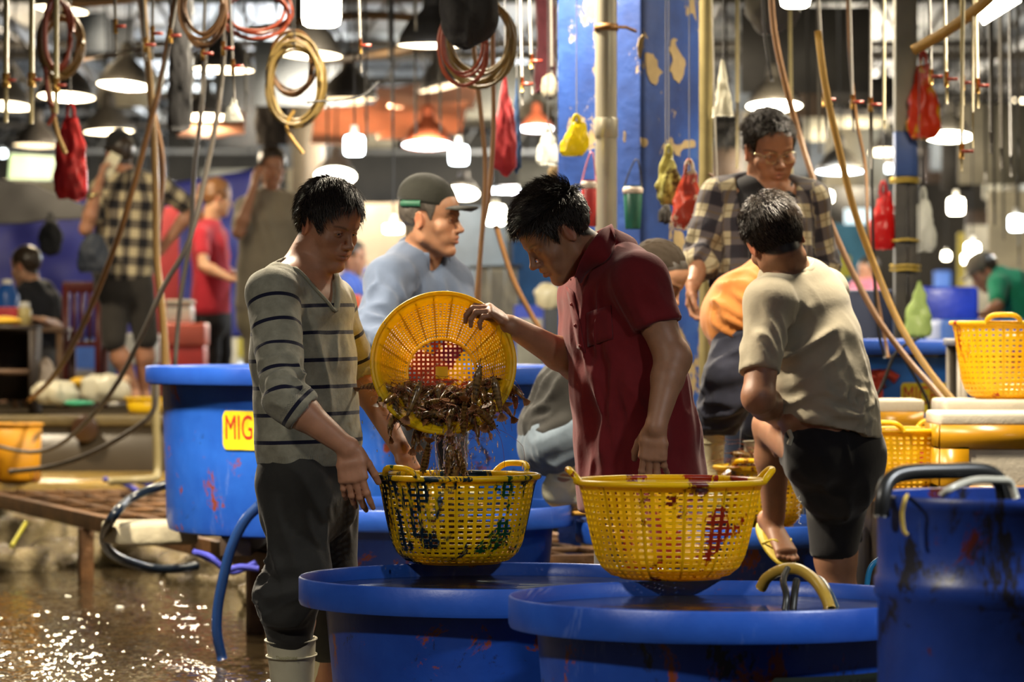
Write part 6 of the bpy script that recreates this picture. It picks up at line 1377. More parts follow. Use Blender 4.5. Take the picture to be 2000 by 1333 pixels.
for z in (at(0, 250, 14.78)[2], .9): MB().lathe([(.0455, z-.04), (.0475, z-.035), (.0475, z+.035), (.0455, z+.04)], (cp[0], cp[1], 0), 28).build('joint', pm('silver_paint', '#a39d8a'), sp)
zc = at(0, 54, 14.78)[2]; m = MB(); m.lathe([(.045, zc-.014), (.049, zc-.014), (.049, zc+.014), (.045, zc+.014)], (cp[0], cp[1], 0), 24); m.tube([(cp[0]+.03, cp[1]-.03, zc), (cp[0]+.08, cp[1]-.01, zc), (cp[0]+.12, cp[1]+.06, zc-.01)], .007, 6); m.build('bracket', pm('rust_bracket', '#8a6230', .6, .4), sp)
c2 = at(1379, 0, 14.95); tag(MB().lathe([(.0285, 0), (.0285, 5.3)], (c2[0], c2[1], 0), 24).build('drain_pipe', pm('khaki_pipe', '#8c7f52', .4, .3)), 'khaki pipe along the right edge of the blue column', 'pipe')
px_tube('cord', [(1388, -60, 14.6), (1392, 60, 14.6), (1396, 220, 14.6), (1400, 330, 14.6), (1402, 420, 14.6)], .003, pm('cord_white', '#cfcabb', .5), 'thin white cord beside the khaki pipe', 'cord')
def crumple(px, py, D, w_, h, mat, label, cat='bag', seed=0, name='plastic_bag', shape='bag', d=.35, handles=True, group=None, tilt=0):
    """hanging plastic bag: gathered at the top, full below, creased"""
    root = empty(name, at(px, py-h/2, D), label, cat, group); n, m_ = 40, 26; c = at(px, py, D); W = w_/2*D/FPX; Hh = h/2*D/FPX; V = []
    for j in range(m_+1):
        t_ = j/m_; z = Hh*(1-2*t_)
        pr = {'bag': .30+.70*min(1, t_*1.5)**.7 if t_ < .88 else 1-(t_-.88)*2.0, 'drop': .10+.9*math.sin(min(1, t_*.98)*math.pi*.62)**1.2 if t_ < .93 else .8-(t_-.93)*8, 'sheet': 1.0, 'cone': .12+.88*t_, 'ball': math.sqrt(max(.02, 1-(2*t_-1)**2))}[shape]
        for i in range(n):
            q = 2*math.pi*i/n; V.append((W*pr*math.cos(q)+tilt*(t_-.5)*W, W*pr*d*math.sin(q)*1.3, z))
    V = np.array(V); N = V*np.array((1, 1, .2)); N /= np.linalg.norm(N, axis=1)[:, None]+1e-9
    k = 1/max(W, .02); off = (vnoise(V*np.array((k*2.2, k*2.2, k*.7)), seed)-.5)*W*.42+(vnoise(V*np.array((k*5, k*5, k*2)), seed+5)-.5)*W*.22
    V = V+N*off[:, None]+c; F = [(j*n+i, j*n+(i+1) % n, (j+1)*n+(i+1) % n, (j+1)*n+i) for j in range(m_) for i in range(n)]+[tuple(range(n)), tuple(range(m_*n, (m_+1)*n))[::-1]]
    MB().add(V, F).build('bag', mat, root)
    if D < 19: MB().tube([c+(0, 0, Hh*.9), (c[0], c[1], 4.58)], .0022, 5).build('string', M_CORD, root)
    if handles:
        tp = c+np.array((0, 0, Hh)); MB().tube(bez([tp+(-W*.2, 0, -.01), tp+(-W*.16, 0, Hh*.25), tp+(0, 0, Hh*.42), tp+(W*.16, 0, Hh*.25), tp+(W*.2, 0, -.01)], 16), .0035, 6, flat=2.2).build('handle', mat, root)
    return root
def bagm(name, col, mixf=.45, stains=()): return translucent(name, col, None, mixf, .3, stains, 3, .12, .6)
crumple(1126, 272, 14.6, 58, 66, bagm('bag_yellow', '#d2c21a'), 'yellow plastic bag on the left face of the blue column', seed=1, tilt=-.5)
crumple(1070, 292, 15.6, 46, 62, bagm('bag_white', '#dcdcd2'), 'white plastic bag hanging left of the yellow one', seed=2); crumple(1086, 330, 15.7, 32, 40, bagm('bag_tan', '#9a8460'), 'tan bundle under the white plastic bag', seed=3, shape='drop', handles=False)
crumple(1306, 352, 14.6, 48, 96, bagm('bag_olive', '#b9b268', .4, [('#5b4a20', 4, .55, (1, 1, 1))]), 'greenish plastic bag with dark contents on the column', seed=4)
crumple(1346, 392, 14.5, 72, 112, bagm('bag_redwhite', '#a83c28', .35, [('#d8ccb4', 9, .50, (1, 1, .6))]), 'red and white plastic bag on the right face of the column', seed=5)
crumple(1300, 415, 14.65, 30, 46, pm('pouch_dark', '#2e2a24', .7), 'small dark pouch under the greenish bag', seed=6, shape='drop', handles=False)
crumple(1803, 200, 17.5, 62, 142, bagm('bag_redyellow', '#d8401c', .45, [('#d8b820', 5, .50, (1, 1, .4))]), 'tall red and yellow plastic bag hanging on the right post', seed=7)
crumple(1725, 432, 17.6, 56, 108, bagm('bag_red', '#c41e1c', .4), 'red plastic bag left of the lashed post', seed=8, tilt=-.4); crumple(1803, 440, 17.6, 50, 104, bagm('bag_white', '#dcdcd2'), 'white plastic bag right of the lashed post', seed=9)
crumple(1795, 608, 17.45, 52, 112, bagm('bag_green', '#b8cf7c', .4), 'pale green plastic bag low on the lashed post', seed=10, shape='drop', handles=False)
crumple(138, 312, 17.5, 72, 156, bagm('bag_crimson', '#96201f', .3), 'large crimson plastic bag hanging left of the dark cap', seed=11)
crumple(1412, 172, 14.9, 44, 112, bagm('bag_milk', '#d9d6c4', .4), 'milky white bag peeking out right of the khaki pipe', seed=12, shape='cone', handles=False)
crumple(456, 215, 15.2, 34, 52, bagm('bag_white', '#dcdcd2'), 'white cloth scrap tied to a thin hose', seed=13, shape='drop', handles=False)
crumple(986, 240, 14.9, 46, 205, cloth('umbrella_red', '#8e1d22', .15, .7), 'folded dark red umbrella hanging tip down', 'umbrella', 14, 'umbrella', 'drop', .5, False); crumple(1009, 245, 15.0, 18, 190, cloth('umbrella_blue', '#2c4a70', .15, .7), 'narrow blue umbrella beside the dark red one', 'umbrella', 16, 'umbrella', 'drop', .6, False)
crumple(912, 20, 13.6, 120, 150, pm('sack_black', '#1b191a', .8, bump=.5), 'large black sack hanging at the top edge', 'sack', 17, 'sack', 'ball', .5, False)
crumple(352, 105, 17.8, 46, 300, cloth('cloth_black', '#0d0c0e', .2), 'long black cloth hanging behind the thin hoses', 'cloth', 18, 'cloth', 'sheet', .5, False)
crumple(1508, 15, 17.5, 110, 110, cloth('cloth_grey', '#7d7768', .1), 'grey cloth hanging at the top edge above the curly hair', 'cloth', 19, 'cloth', 'ball', .5, False)
crumple(1066, 80, 16.2, 40, 200, cloth('cloth_maroon', '#4c2026', .2), 'dark maroon cloth hanging left of the blue column', 'cloth', 20, 'cloth', 'sheet', .5, False)
crumple(1074, 170, 15.9, 34, 50, cloth('hat_cream', '#a89f88', .1), 'cream hat hung beside the blue column', 'hat', 21, 'hat', 'ball', .6, False)
crumple(532, 246, 26.5, 62, 74, pm('sack_brown', '#2b221c', .8, bump=.4), 'dark brown bundle hanging above the phone caller in the beige shirt', 'sack', 22, 'sack', 'sheet', .5, False)
hose([(1384, 340, 14.7), (1394, 350, 14.7), (1396, 400, 14.7), (1392, 430, 14.7)], .006, TAN, 'bent brown hook of pipe beside the red and white bag')
def bottle(px, y0, y1, D, r0, r1, mat, label, lid, strap):
    c = at(px, y1, D); h = (y1-y0)*D/FPX; root = empty('drink_bottle', c, label, 'bottle')
    MB().lathe([(0, 0), (r1*.95, 0), (r1, .006), (r0, h*.86), (r0*.9, h*.9), (r0*.9, h)], c, 28).build('body', mat, root); MB().lathe([(r0*1.02, h*.82), (r0*1.06, h*.83), (r0*1.06, h*.93), (r0*.8, h*1.0), (0, h*1.0)], c, 28).build('lid', lid, root)
    MB().tube(bez([c+(-r0, 0, h*.9), c+(-r0*.3, 0, h*1.35), c+(r0*.5, 0, h*1.6), c+(r0, 0, h*.9)], 14), .003, 6).build('strap', strap, root)
    return root
bottle(1150, 352, 443, 14.45, .030, .030, pm('flask_red', '#b0302e', .35), 'red flask hanging behind the hair of the red polo man', pm('flask_lid', '#c9b9a8', .4), pm('strap_pink', '#c97b86', .6))
bottle(1236, 363, 448, 14.5, .038, .030, pm('tumbler_green', '#1f5a48', .35), 'dark green tumbler hanging on the blue column', pm('flask_lid', '#c9b9a8'), M_CORD)
# ================================================================ awnings, tarps and far stalls
def tarp(name, label, cat, c4, mat, amp=.06, fq=2.2, seed=0, nx=40, ny=24, group=None, parent=None, th=.006):
    """creased sheet spanned between four corners (tl, tr, br, bl)"""
    tl, tr, br, bl = [np.asarray(q, float) for q in c4]; nn = nrm(np.cross(tr-tl, bl-tl)); V = []
    for j in range(ny+1):
        for i in range(nx+1):
            s_, t_ = i/nx, j/ny; V.append((tl*(1-s_)+tr*s_)*(1-t_)+(bl*(1-s_)+br*s_)*t_)
    V = np.array(V); V += nn*((vnoise(V*fq, seed)-.5)*2*amp+(vnoise(V*fq*3, seed+2)-.5)*amp*.7)[:, None]
    o = MB().add(V, [(j*(nx+1)+i, j*(nx+1)+i+1, (j+1)*(nx+1)+i+1, (j+1)*(nx+1)+i) for j in range(ny) for i in range(nx)]).build(name, mat, parent, solid=th)
    return tag(o, label, cat, group) if label else o
TB = translucent('tarp_blue', '#41459a', None, .25, .5, (), 1, .2, .3)
tarp('tarp', 'violet blue tarpaulin wall behind the phone caller in the dark cap', 'tarpaulin', (at(-60, 425, 30), at(500, 330, 30.5), at(500, 660, 30.5), at(-60, 660, 30)), TB, .12, 1.6, 3)
tarp('canopy', 'black sloping canopy in front of the blue tarpaulin', 'canopy', (at(-60, 340, 26.4), at(60, 355, 26.4), at(215, 425, 26.2), at(-60, 440, 26.2)), pm('canopy_black', '#1d1c1e', .8), .04, 2, 4)
tarp('awning', 'green striped awning at the left edge under the dim lamp', 'awning', (at(20, 300, 33), at(110, 306, 33), at(100, 352, 33), at(16, 350, 33)), emis('awning_green_glow', (.42, .72, .22, 1), .9), .02, 3, 5)  # the awning is no lamp; its brightness is put in as emission
OA = translucent('awning_orange', '#e8b898', None, .35, .6, (), 2, .15, .2)
for i, (q, lb) in enumerate((((at(735, 170, 42), at(940, 160, 44), at(925, 215, 42), at(730, 205, 40)), 'topmost orange awning between the grey lamps'), ((at(614, 215, 36), at(760, 200, 37.3), at(745, 258, 36), at(610, 268, 35)), 'orange awning at the left above the cool bulb'),
        ((at(740, 215, 38), at(915, 200, 40), at(900, 262, 37), at(738, 268, 36)), 'orange awning over the orange shaded lamp'), ((at(350, 235, 33), at(480, 215, 34), at(478, 262, 32), at(345, 262, 31)), 'orange awning above the red haired woman'), ((at(608, 262, 34), at(720, 255, 35), at(715, 282, 33), at(606, 284, 33)), 'lowest orange awning behind the cool bulb'))):
    tarp('awning', lb, 'awning', q, OA, .03, 1.5, 6+i, group='orange awnings')
for i, (px, py, D, e) in enumerate(((770, 190, 41, 140), (680, 240, 37, 120), (830, 238, 38.5, 120), (410, 235, 32.5, 50))):
    l = bpy.data.lights.new('awning_light', 'POINT'); l.energy = e*2.5; l.color = (1, .85, .65); l.shadow_soft_size = .1; lo = bpy.data.objects.new('awning_light', l); COL.objects.link(lo); lo.location = Vector((at(px, py, D)-(0, .8, .25)).tolist())
def block(name, label, cat, px0, py0, px1, py1, D, dep, mat, bevel=.01, group=None, rz=0):
    a0, a1 = at(px0, py0, D), at(px1, py1, D); c = (a0+a1)/2; h = np.abs(a1-a0)/2; root = c.copy(); root[2] = min(a0[2], a1[2])
    o = MB().box((0, 0, h[2]), (h[0], dep/2, h[2])).build(name, mat, bevel=bevel); o.location = Vector(root.tolist())+Vector((0, dep/2, 0)); o.rotation_euler = (0, 0, rz); return tag(o, label, cat, group)
# ================================================================ people further back
def bgperson(label, C, yaw, pitch, nb, u, secs, arms, legs, top, bottom, skin='tan', hair=HAIR, hz=(0, 0, 0), sc=1.0, shirtname='shirt', botname='trousers', topmat=None, gsc=1.0, cap=False, sleeve=.16, fine=.006, segs=False, hfn=None, seed=1, shoes=None, shorts=None, eyes_=False):
    g0 = np.array(secs[-1][0]); root = empty('person', (g0[0], g0[1], min([np.array(l[2])[2] for l in legs]+[g0[2]])), label, 'person'); H = headframe(C, yaw, pitch, sc)
    F = Field(); head(F, H); neck(F, H, nb, .058)
    F.loft([(c, w_-.02, d-.02) for c, w_, d in secs], u)
    for S_, E_, W_, sd, dr, do in arms: F.rc(nb, S_, .05, .048, .03); arm(F, S_, E_, W_); hand(F, W_, dr, do, sd, (.5, .6, .6, .7))
    for hp, kn, an in legs: leg(F, hp, kn, an)
    if shoes != 'none':
        for hp, kn, an in legs: foot(F, an, H.V(0, 1, 0)*np.array((1, 1, 0)))
    body(F, root, H, skin, .013, [(H.o-.16, H.o+.16, fine)], hairc=(.03, .02, .015))
    haircap('hair', H, hair, root, *(hfn or (.010, .014)), *hz, rough=.003, seed=seed)
    G = Field()
    for S_, E_, W_, sd, dr, do in arms:
        t_ = nrm(np.asarray(E_)-S_); G.rc(S_, S_+t_*sleeve, .068, .064, .02)
        if sleeve > .24: G.rc(E_, E_+nrm(np.asarray(W_)-E_)*.12, .058, .05, .02)
    G.loft([(c, w_, d) for c, w_, d in secs], u)
    for S_, E_, W_, sd, dr, do in arms: G.rc(np.asarray(nb)-(0, 0, .012), S_, .064, .066, .04)
    gm = garment(shirtname, G, root, topmat or top, .013, [(secs[1][0], .3, (.3, 0, -1), 12, .010)], .004, 7, ([(secs[0][0], secs[-1][0], 0, (0, 1, 0), .16)]+[(S_, E_, .05, (0, 1, 0), .07) for S_, E_, *_ in arms]) if segs else None, seed)
    T = Field(); T.loft([(np.array(secs[-1][0])+(0, 0, .03), secs[-1][1]-.01, secs[-1][2]-.008), (np.array(secs[-1][0])-(0, 0, .10), secs[-1][1]-.012, secs[-1][2])], u)
    for hp, kn, an in legs:
        T.rc(hp, kn, .098, .078, .03)
        if shorts is None: T.rc(kn, an, .074, .058, .02)
    garment(botname, T, root, bottom, .014, [], .004, 8, None, seed+1)
    if shoes and shoes != 'none':
        for hp, kn, an in legs: m = MB(); fv = nrm(H.V(0, 1, 0)*np.array((1, 1, 0))); m.ell(np.asarray(an)+fv*.07-(0, 0, .045), (.05, .05, .035), n=14); m.ell(np.asarray(an)+fv*.02-(0, 0, .04), (.045, .055, .045), n=14); m.build('shoe', pm(*shoes), root)
    return root, H
# phone caller in checked shirt
d = 23.0
chk = plaid_mat('check_cream', .115, .115, '#c2b28c', '#6b6152', '#1f1d1f', .5)
r_, H = bgperson('man in a checked shirt, dark cap and shorts phoning with his back turned', a(232, 305, d), -125, 4, a(248, 345, d), (1, .3, 0), [(a(250, 360, d), .17, .10), (a(252, 400, d), .215, .14), (a(250, 470, d), .20, .135), (a(240, 535, d), .195, .14)],
    [(a(200, 368, d), a(168, 448, 22.8), a(196, 350, 22.75), -1, (.25, 0, 1), (-.9, -.3, 0)), (a(308, 362, d), a(376, 408, 23.1), a(312, 492, 23.1), 1, (-.8, 0, -.5), (.3, -.9, .2))],
    [(a(225, 560, d), a(222, 665, 22.9), a(262, 765, 23)), (a(270, 560, d), a(285, 660, 23), a(280, 765, 23.1))], None, cloth('shorts_brown', '#2c2823', .2), 'tan', topmat=chk, segs=True, seed=3, shorts=True, sleeve=.20, botname='shorts')
m = MB(); m.lathe([(.098, .05), (.100, .075), (.094, .115), (.07, .148), (.03, .165), (0, .168)], H.o, 30, sx=.86); m.tube(bez([H.P(-.06, .06, .065), H.P(0, .15, .06), H.P(.06, .06, .065)], 12), .02, 6, flat=.3, flax=(0, 0, 1)); m.build('cap', cloth('cap_black', '#22211f', .2), r_, solid=.003)
c = a(216, 322, 22.75); ph = tag(MB().box(c, (.038, .006, .075), 0, Matrix.Rotation(R(28), 3, 'Y')).build('phone', pm('phone_cream', '#d8d0b0', .3), bevel=.003), 'pale phone at the ear of the man in the checked shirt', 'phone')
m = MB(); wc = a(182, 382, 22.76); m.tube([wc+np.array((.034*math.cos(q), .034*math.sin(q), .012*math.cos(q))) for q in np.linspace(0, 2*math.pi, 24, endpoint=False)], .010, 6, closed=True); m.build('watch', pm('watch_gold', '#d8c88a', .25, .9), r_)
crumple(184, 494, 22.7, 66, 78, pm('bag_navy', '#1d2430', .6), 'navy shoulder bag at the hip of the checked shirt man', seed=31, name='shoulder_bag', handles=False)
# woman in red
d = 28.0
r_, H = bgperson('woman in a red polo shirt with tied reddish hair seen in profile', a(424, 388, d), -18, 6, a(410, 440, d), (.35, 1, 0), [(a(408, 448, d), .15, .09), (a(408, 480, d), .18, .135), (a(414, 540, d), .165, .135), (a(410, 603, d), .185, .145)],
    [(a(392, 462, 27.8), a(398, 520, 27.6), a(452, 545, 27.5), -1, (.9, 0, -.1), (0, -.3, .9)), (a(425, 462, 28.2), a(440, 530, 28.3), a(470, 548, 28.1), 1, (.9, 0, -.1), (0, .3, .9))],
    [(a(408, 620, d), a(412, 690, d), a(410, 775, d)), (a(428, 620, 28.2), a(434, 690, 28.2), a(432, 775, 28.2))], cloth('polo_crimson', '#b32c3c', .1), cloth('trousers_black', '#1a1719', .2), 'pale', hairmat('hair_auburn', (.16, .075, .03), .5), sleeve=.17, seed=5, hfn=(.016, .022), sc=1.05, shirtname='polo_shirt', shoes=('shoe_dark', '#2a2624', .5))
hr = hairmat('hair_auburn'); m = MB(); m.ell(H.P(0, -.115, .06), (.045, .045, .045), n=16); m.tube(bez([H.P(0, -.13, .05), H.P(0, -.15, -.03), H.P(0, -.12, -.12), H.P(0, -.09, -.17)], 14), [.03]*4+[.028]*4+[.02]*6 if False else .026, 8); m.build('ponytail', hr, r_)
# phone caller in beige
d = 25.0
r_, H = bgperson('man in a beige shirt phoning, facing the lens behind the striped sweater man', a(532, 330, d), 78, 4, a(528, 385, d), (-1, -.1, 0), [(a(528, 392, d), .16, .09), (a(526, 430, d), .205, .135), (a(522, 520, d), .20, .14), (a(515, 600, d), .20, .15)],
    [(a(480, 405, d), a(466, 455, 24.8), a(497, 362, 24.75), -1, (.2, 0, 1), (-.6, -.6, 0)), (a(580, 405, d), a(600, 480, d), a(596, 560, 24.9), 1, (0, 0, -1), (.8, -.3, 0))],
    [(a(500, 620, d), a(498, 700, d), a(495, 782, d)), (a(540, 620, d), a(545, 700, d), a(548, 782, d))], cloth('shirt_sand', '#8d8370', .08), cloth('trousers_khaki', '#8c8268', .1), 'tan', sleeve=.2, seed=7, hfn=(.018, .030), eyes_=True, shoes=('shoe_dark', '#2a2624', .5))
# boy at the left
d = 24.5
r_, H = bgperson('person in a black tee shirt sitting at the far left, back half turned', a(50, 522, d), -150, 8, a(64, 565, d), (.8, .6, 0), [(a(64, 572, d), .15, .09), (a(72, 600, d), .18, .12), (a(80, 650, d), .165, .12), (a(82, 690, d), .17, .13)],
    [(a(45, 585, 24.4), a(40, 640, 24.3), a(20, 650, 24.1), -1, (-.9, 0, 0), (0, 0, 1)), (a(92, 588, 24.6), a(112, 640, 24.5), a(84, 626, 24.2), 1, (-.9, 0, .2), (0, 0, 1))],
    [(a(70, 700, d), a(45, 715, 24.1), a(45, 768, 24.1)), (a(95, 700, d), a(85, 720, 24.2), a(85, 768, 24.2))], cloth('tee_black2', '#1b1d24', .2), cloth('trousers_black', '#1a1719'), 'pale', seed=9, shoes=('shoe_dark', '#2a2624', .5))
# person in the green shirt, far right
d = 26.0
r_, H = bgperson('stooping person in a green shirt and cap at the far right', a(1922, 532, d), 170, 35, a(1948, 540, d), (.2, 1, .3), [(a(1955, 552, d), .15, .10), (a(1972, 565, d), .20, .14), (a(1995, 590, d), .19, .15), (a(2015, 640, d), .18, .15)],
    [(a(1950, 560, 25.8), a(1948, 600, 25.6), a(1925, 612, 25.5), 1, (-.9, 0, -.2), (0, -.2, 1)), (a(1965, 560, 26.2), a(1965, 610, 26.1), a(1938, 618, 26), -1, (-.9, 0, -.2), (0, -.2, 1))],
    [(a(2015, 660, d), a(2005, 720, d), a(2010, 778, d)), (a(2020, 660, 26.2), a(2030, 720, 26.2), a(2035, 778, 26.2))], cloth('shirt_green', '#1f8a66', .1), cloth('trousers_black', '#1a1719'), 'tan', seed=11, sleeve=.17, shoes=('shoe_dark', '#2a2624', .5))
m = MB(); Mh = H.M.T; m.lathe([(.100, .04), (.102, .07), (.088, .115), (.05, .145), (0, .152)], H.o, 26, Mh, sx=.86); m.build('cap', cloth('cap_grey', '#6d6558', .2), r_, solid=.003); m = MB(); m.box(H.P(0, .12, .045), (.055, .045, .004), 0, Mh); m.build('brim', cloth('cap_grey', '#6d6558'), r_)
# person behind the striped man, woman in pink
d = 30.0
bgperson('person in a blue shirt half hidden behind the striped sweater man', a(690, 505, d), 20, 4, a(682, 545, d), (.4, 1, 0), [(a(682, 552, d), .15, .09), (a(682, 575, d), .19, .13), (a(680, 620, d), .18, .13), (a(680, 660, d), .18, .13)],
    [(a(672, 565, 29.8), a(668, 610, 29.7), a(700, 640, 29.6), -1, (.9, 0, 0), (0, 0, 1))], [(a(675, 670, d), a(675, 710, d), a(675, 762, d)), (a(690, 670, d), a(690, 710, d), a(690, 762, d))], cloth('shirt_blue2', '#4a62b0', .1), cloth('trousers_black', '#1a1719'), 'tan', seed=13, shoes=('shoe_dark', '#2a2624', .5), sc=1.05)
d = 33.0
bgperson('person in a pink shirt sitting between the slanting hoses', a(1696, 532, d), 140, 5, a(1690, 555, d), (.6, -.8, 0), [(a(1690, 560, d), .15, .09), (a(1688, 575, d), .19, .13), (a(1690, 620, d), .18, .13), (a(1692, 650, d), .19, .14)],
    [(a(1676, 566, 32.8), a(1670, 600, 32.7), a(1690, 610, 32.5), 1, (.9, 0, 0), (0, 0, 1))], [(a(1690, 650, d), a(1670, 665, 32.6), a(1670, 745, 32.6)), (a(1700, 650, d), a(1695, 665, 32.6), a(1695, 745, 32.6))], cloth('shirt_pink', '#d8788c', .1), cloth('trousers_black', '#1a1719'), 'tan', seed=15, shoes=('shoe_dark', '#2a2624', .5))
# ================================================================ things on the raised floor, left
Z1 = .685
def stand(name, label, cat, px0, y0, px1, D, dep, mat, bevel=.01, z=Z1, group=None, rz=0):
    """box standing on the floor height z with its top at y0"""
    yb = 640-(z-EYE)*FPX/D; return block(name, label, cat, px0, y0, px1, yb, D, dep, mat, bevel, group, rz)
def table(label, px0, px1, y0, D, dep, mat, z=Z1, name='table', legm=None, shelf=False):
    a0, a1 = at(px0, y0, D), at(px1, y0, D); root = empty(name, ((a0[0]+a1[0])/2, D, z), label, 'table'); cx_, hw = (a0[0]+a1[0])/2, abs(a1[0]-a0[0])/2; zt = a0[2]
    MB().box((cx_, D+dep/2, zt-.015), (hw, dep/2, .015)).build('table_top', mat, root, bevel=.004)
    for sx in (-1, 1):
        for sy in (0, 1): MB().box((cx_+sx*(hw-.03), D+.03+sy*(dep-.06), (z+zt-.03)/2), (.02, .02, (zt-.03-z)/2)).build('leg', legm or mat, root)
    if shelf: MB().box((cx_, D+dep/2, z+(zt-z)*.5), (hw-.01, dep/2-.01, .012)).build('shelf', mat, root)
    return root
WOOD = pm('wood_brown', '#5b4128', .6, 0, .25, 8); WOODD = pm('wood_dark', '#2e2218', .6, 0, .25, 8); REDW = pm('wood_red', '#5a1f1a', .4)
cb = empty('cabinet', (at(20, 0, 22)[0], 22.2, Z1), 'dark open cabinet cut by the left edge, a brown shelf inside', 'cabinet')
for nm, (x0, y0, x1, y1) in (('side_panel', (56, 640, 65, 785)), ('top', (-40, 636, 66, 644)), ('shelf', (-40, 722, 60, 732)), ('back', (-40, 640, 60, 785))):
    p0, p1 = at(x0, y0, 22), at(x1, y1, 22); c = (p0+p1)/2; h = np.abs(p1-p0)/2
    if nm == 'side_panel': c[2] = (p0[2]+Z1)/2; h[2] = (p0[2]-Z1)/2
    MB().box((c[0], 22.2 if nm != 'back' else 22.42, c[2]), (h[0], .2 if nm != 'back' else .01, h[2])).build(nm, WOODD if nm != 'shelf' else WOOD, cb)
tag(MB().ell((0, 0, 0), (.12, .09, .03)).build('folded_cloth', pm('cloth_yellow', '#c99a22', .7)), 'yellow folded cloth on top of the dark cabinet', 'cloth').location = Vector((at(5, 0, 22.2)[0], 22.2, at(0, 636, 22)[2]+.026))
table('low wooden table in front of the person in the black tee shirt', 20, 125, 640, 23.4, .6, WOOD)
zt = at(0, 640, 23.4)[2]
def on(px, D, z): p = at(px, 640, D); return (p[0], D, z)
o = stand('box', 'red box on the low table at the left edge', 'box', -8, 600, 34, 23.55, .2, pm('box_red', '#b0262a', .5), z=zt)
def lath(name, label, cat, loc, prof, mat, lidm=None, lidz=None):
    root = empty(name, loc, label, cat); MB().lathe(prof, loc, 24).build('body', mat, root)
    if lidm: r0 = prof[-1][0]; MB().lathe([(r0*1.1, lidz), (r0*1.1, lidz+.03), (0, lidz+.034)], loc, 20).build('lid', lidm, root)
    return root
lath('jar', 'yellowish jar with a white lid on the low table', 'jar', on(48, 23.6, zt), [(0, 0), (.045, 0), (.045, .11), (.03, .13)], pm('jar_yellow', '#c9b878', .3), pm('white_plastic', '#d8d6cc', .4), .13)
lath('water_jug', 'blue water jug with a white cap at the left edge', 'jug', on(14, 23.9, zt), [(0, 0), (.075, 0), (.08, .03), (.08, .20), (.05, .26), (.028, .28)], translucent('jug_blue', '#2a6ac0', None, .4), pm('white_plastic', '#d8d6cc'), .28)
# red wooden chair
def wchair(label, px0, px1, ytop, yseat, D, mat):
    a0, a1 = at(px0, ytop, D), at(px1, ytop, D); cx_, hw = (a0[0]+a1[0])/2, (a1[0]-a0[0])/2; zs = at(0, yseat, D)[2]; zt_ = a0[2]; root = empty('chair', (cx_, D, Z1), label, 'chair')
    MB().box((cx_, D+.2, zs), (hw, .2, .018)).build('seat', mat, root, bevel=.004); MB().box((cx_, D, zt_-.03), (hw, .014, .035)).build('backrest', mat, root, bevel=.004)
    for k in range(5): MB().box((cx_-hw*.8+k*hw*.4, D, (zs+zt_)/2-.02), (hw*.10, .010, (zt_-zs)/2-.03)).build('back_slat', mat, root)
    for sx in (-1, 1): MB().box((cx_+sx*(hw-.02), D, (Z1+zt_-.02)/2), (.02, .02, (zt_-.02-Z1)/2)).build('leg', mat, root); MB().box((cx_+sx*(hw-.02), D+.38, (Z1+zs)/2), (.02, .02, (zs-Z1)/2)).build('leg', mat, root)
    return root
wchair('dark red wooden chair seen from behind its slats, left of the checked shirt', 122, 198, 552, 672, 23.6, REDW)
def cooler(label, px0, y0, px1, D, dep, mb, ml, z=Z1, h=.78):
    a0, a1 = at(px0, y0, D), at(px1, y0, D); cx_, hw = (a0[0]+a1[0])/2, (a1[0]-a0[0])/2; zt_ = a0[2]; root = empty('cool_box', (cx_, D+dep/2, z), label, 'cool box'); zl = z+(zt_-z)*h
    MB().box((cx_, D+dep/2, (z+zl)/2), (hw*.94, dep*.46, (zl-z)/2)).build('body', mb, root, bevel=.02); MB().box((cx_, D+dep/2, (zl+zt_)/2), (hw, dep/2, (zt_-zl)/2)).build('lid', ml, root, bevel=.015); return root
WHITEP = pm('white_plastic', '#d8d6cc', .4)
cooler('red cool box with a pale lid stripe behind the large tub', 318, 632, 400, 26.5, .4, pm('cooler_red', '#cc3a36', .45), pm('cooler_red2', '#d86a58', .45), h=.70)
cooler('white cool box standing on the red one', 322, 586, 374, 26.6, .35, WHITEP, pm('cooler_grey', '#b9b4a4', .5), z=at(0, 632, 26.5)[2]+.002)
cooler('blue and white cool box between the legs of the checked shirt man', 222, 652, 302, 25, .4, pm('cooler_blue', '#3a4fc0', .5), WHITEP, h=.55)
o = cooler('red stool box behind the blue hose at the left', 300, 552, 342, 27.5, .3, pm('cooler_red', '#cc3a36'), pm('cooler_red', '#cc3a36'), h=.85)
for args in ((285, 404, 350, 27.3, 'red backrest panel behind the raised elbow', '#9c2a30'), ):
    px0, y0, px1, D, lb, cl = args; stand('panel', lb, 'panel', px0, y0, px1, D, .03, pm('panel_red', cl, .6))
crumple(99, 466, 25.5, 50, 72, pm('bag_black', '#202226', .7), 'black backpack hanging on the blue tarpaulin', seed=41, name='backpack', shape='ball', handles=True)
# goods along the edge of the raised floor
crumple(110, 768, 21.75, 95, 46, bagm('bag_floor', '#cfc8ae', .25), 'pale plastic sack lying on the floor edge, left of the green cloth', seed=42, shape='ball', handles=False); crumple(205, 760, 22.0, 100, 58, bagm('bag_floor', '#cfc8ae'), 'crumpled white sack near the bare calves', seed=43, shape='ball', handles=False)
crumple(90, 735, 22.3, 50, 70, bagm('bag_floor2', '#c8b49c', .25, [('#b0402c', 5, .6, (1, 1, 1))]), 'white and red bag standing beside the dark cabinet', seed=44, handles=False)
crumple(155, 788, 21.6, 60, 12, cloth('cloth_green', '#2f8f6a', .1), 'green cloth on the floor edge', 'cloth', 45, 'cloth', 'ball', .8, False); crumple(160, 747, 22.6, 46, 22, pm('sack_yellow', '#d8a82a', .6), 'small yellow sack behind the pale sacks', 'sack', 46, 'sack', 'ball', .8, False)
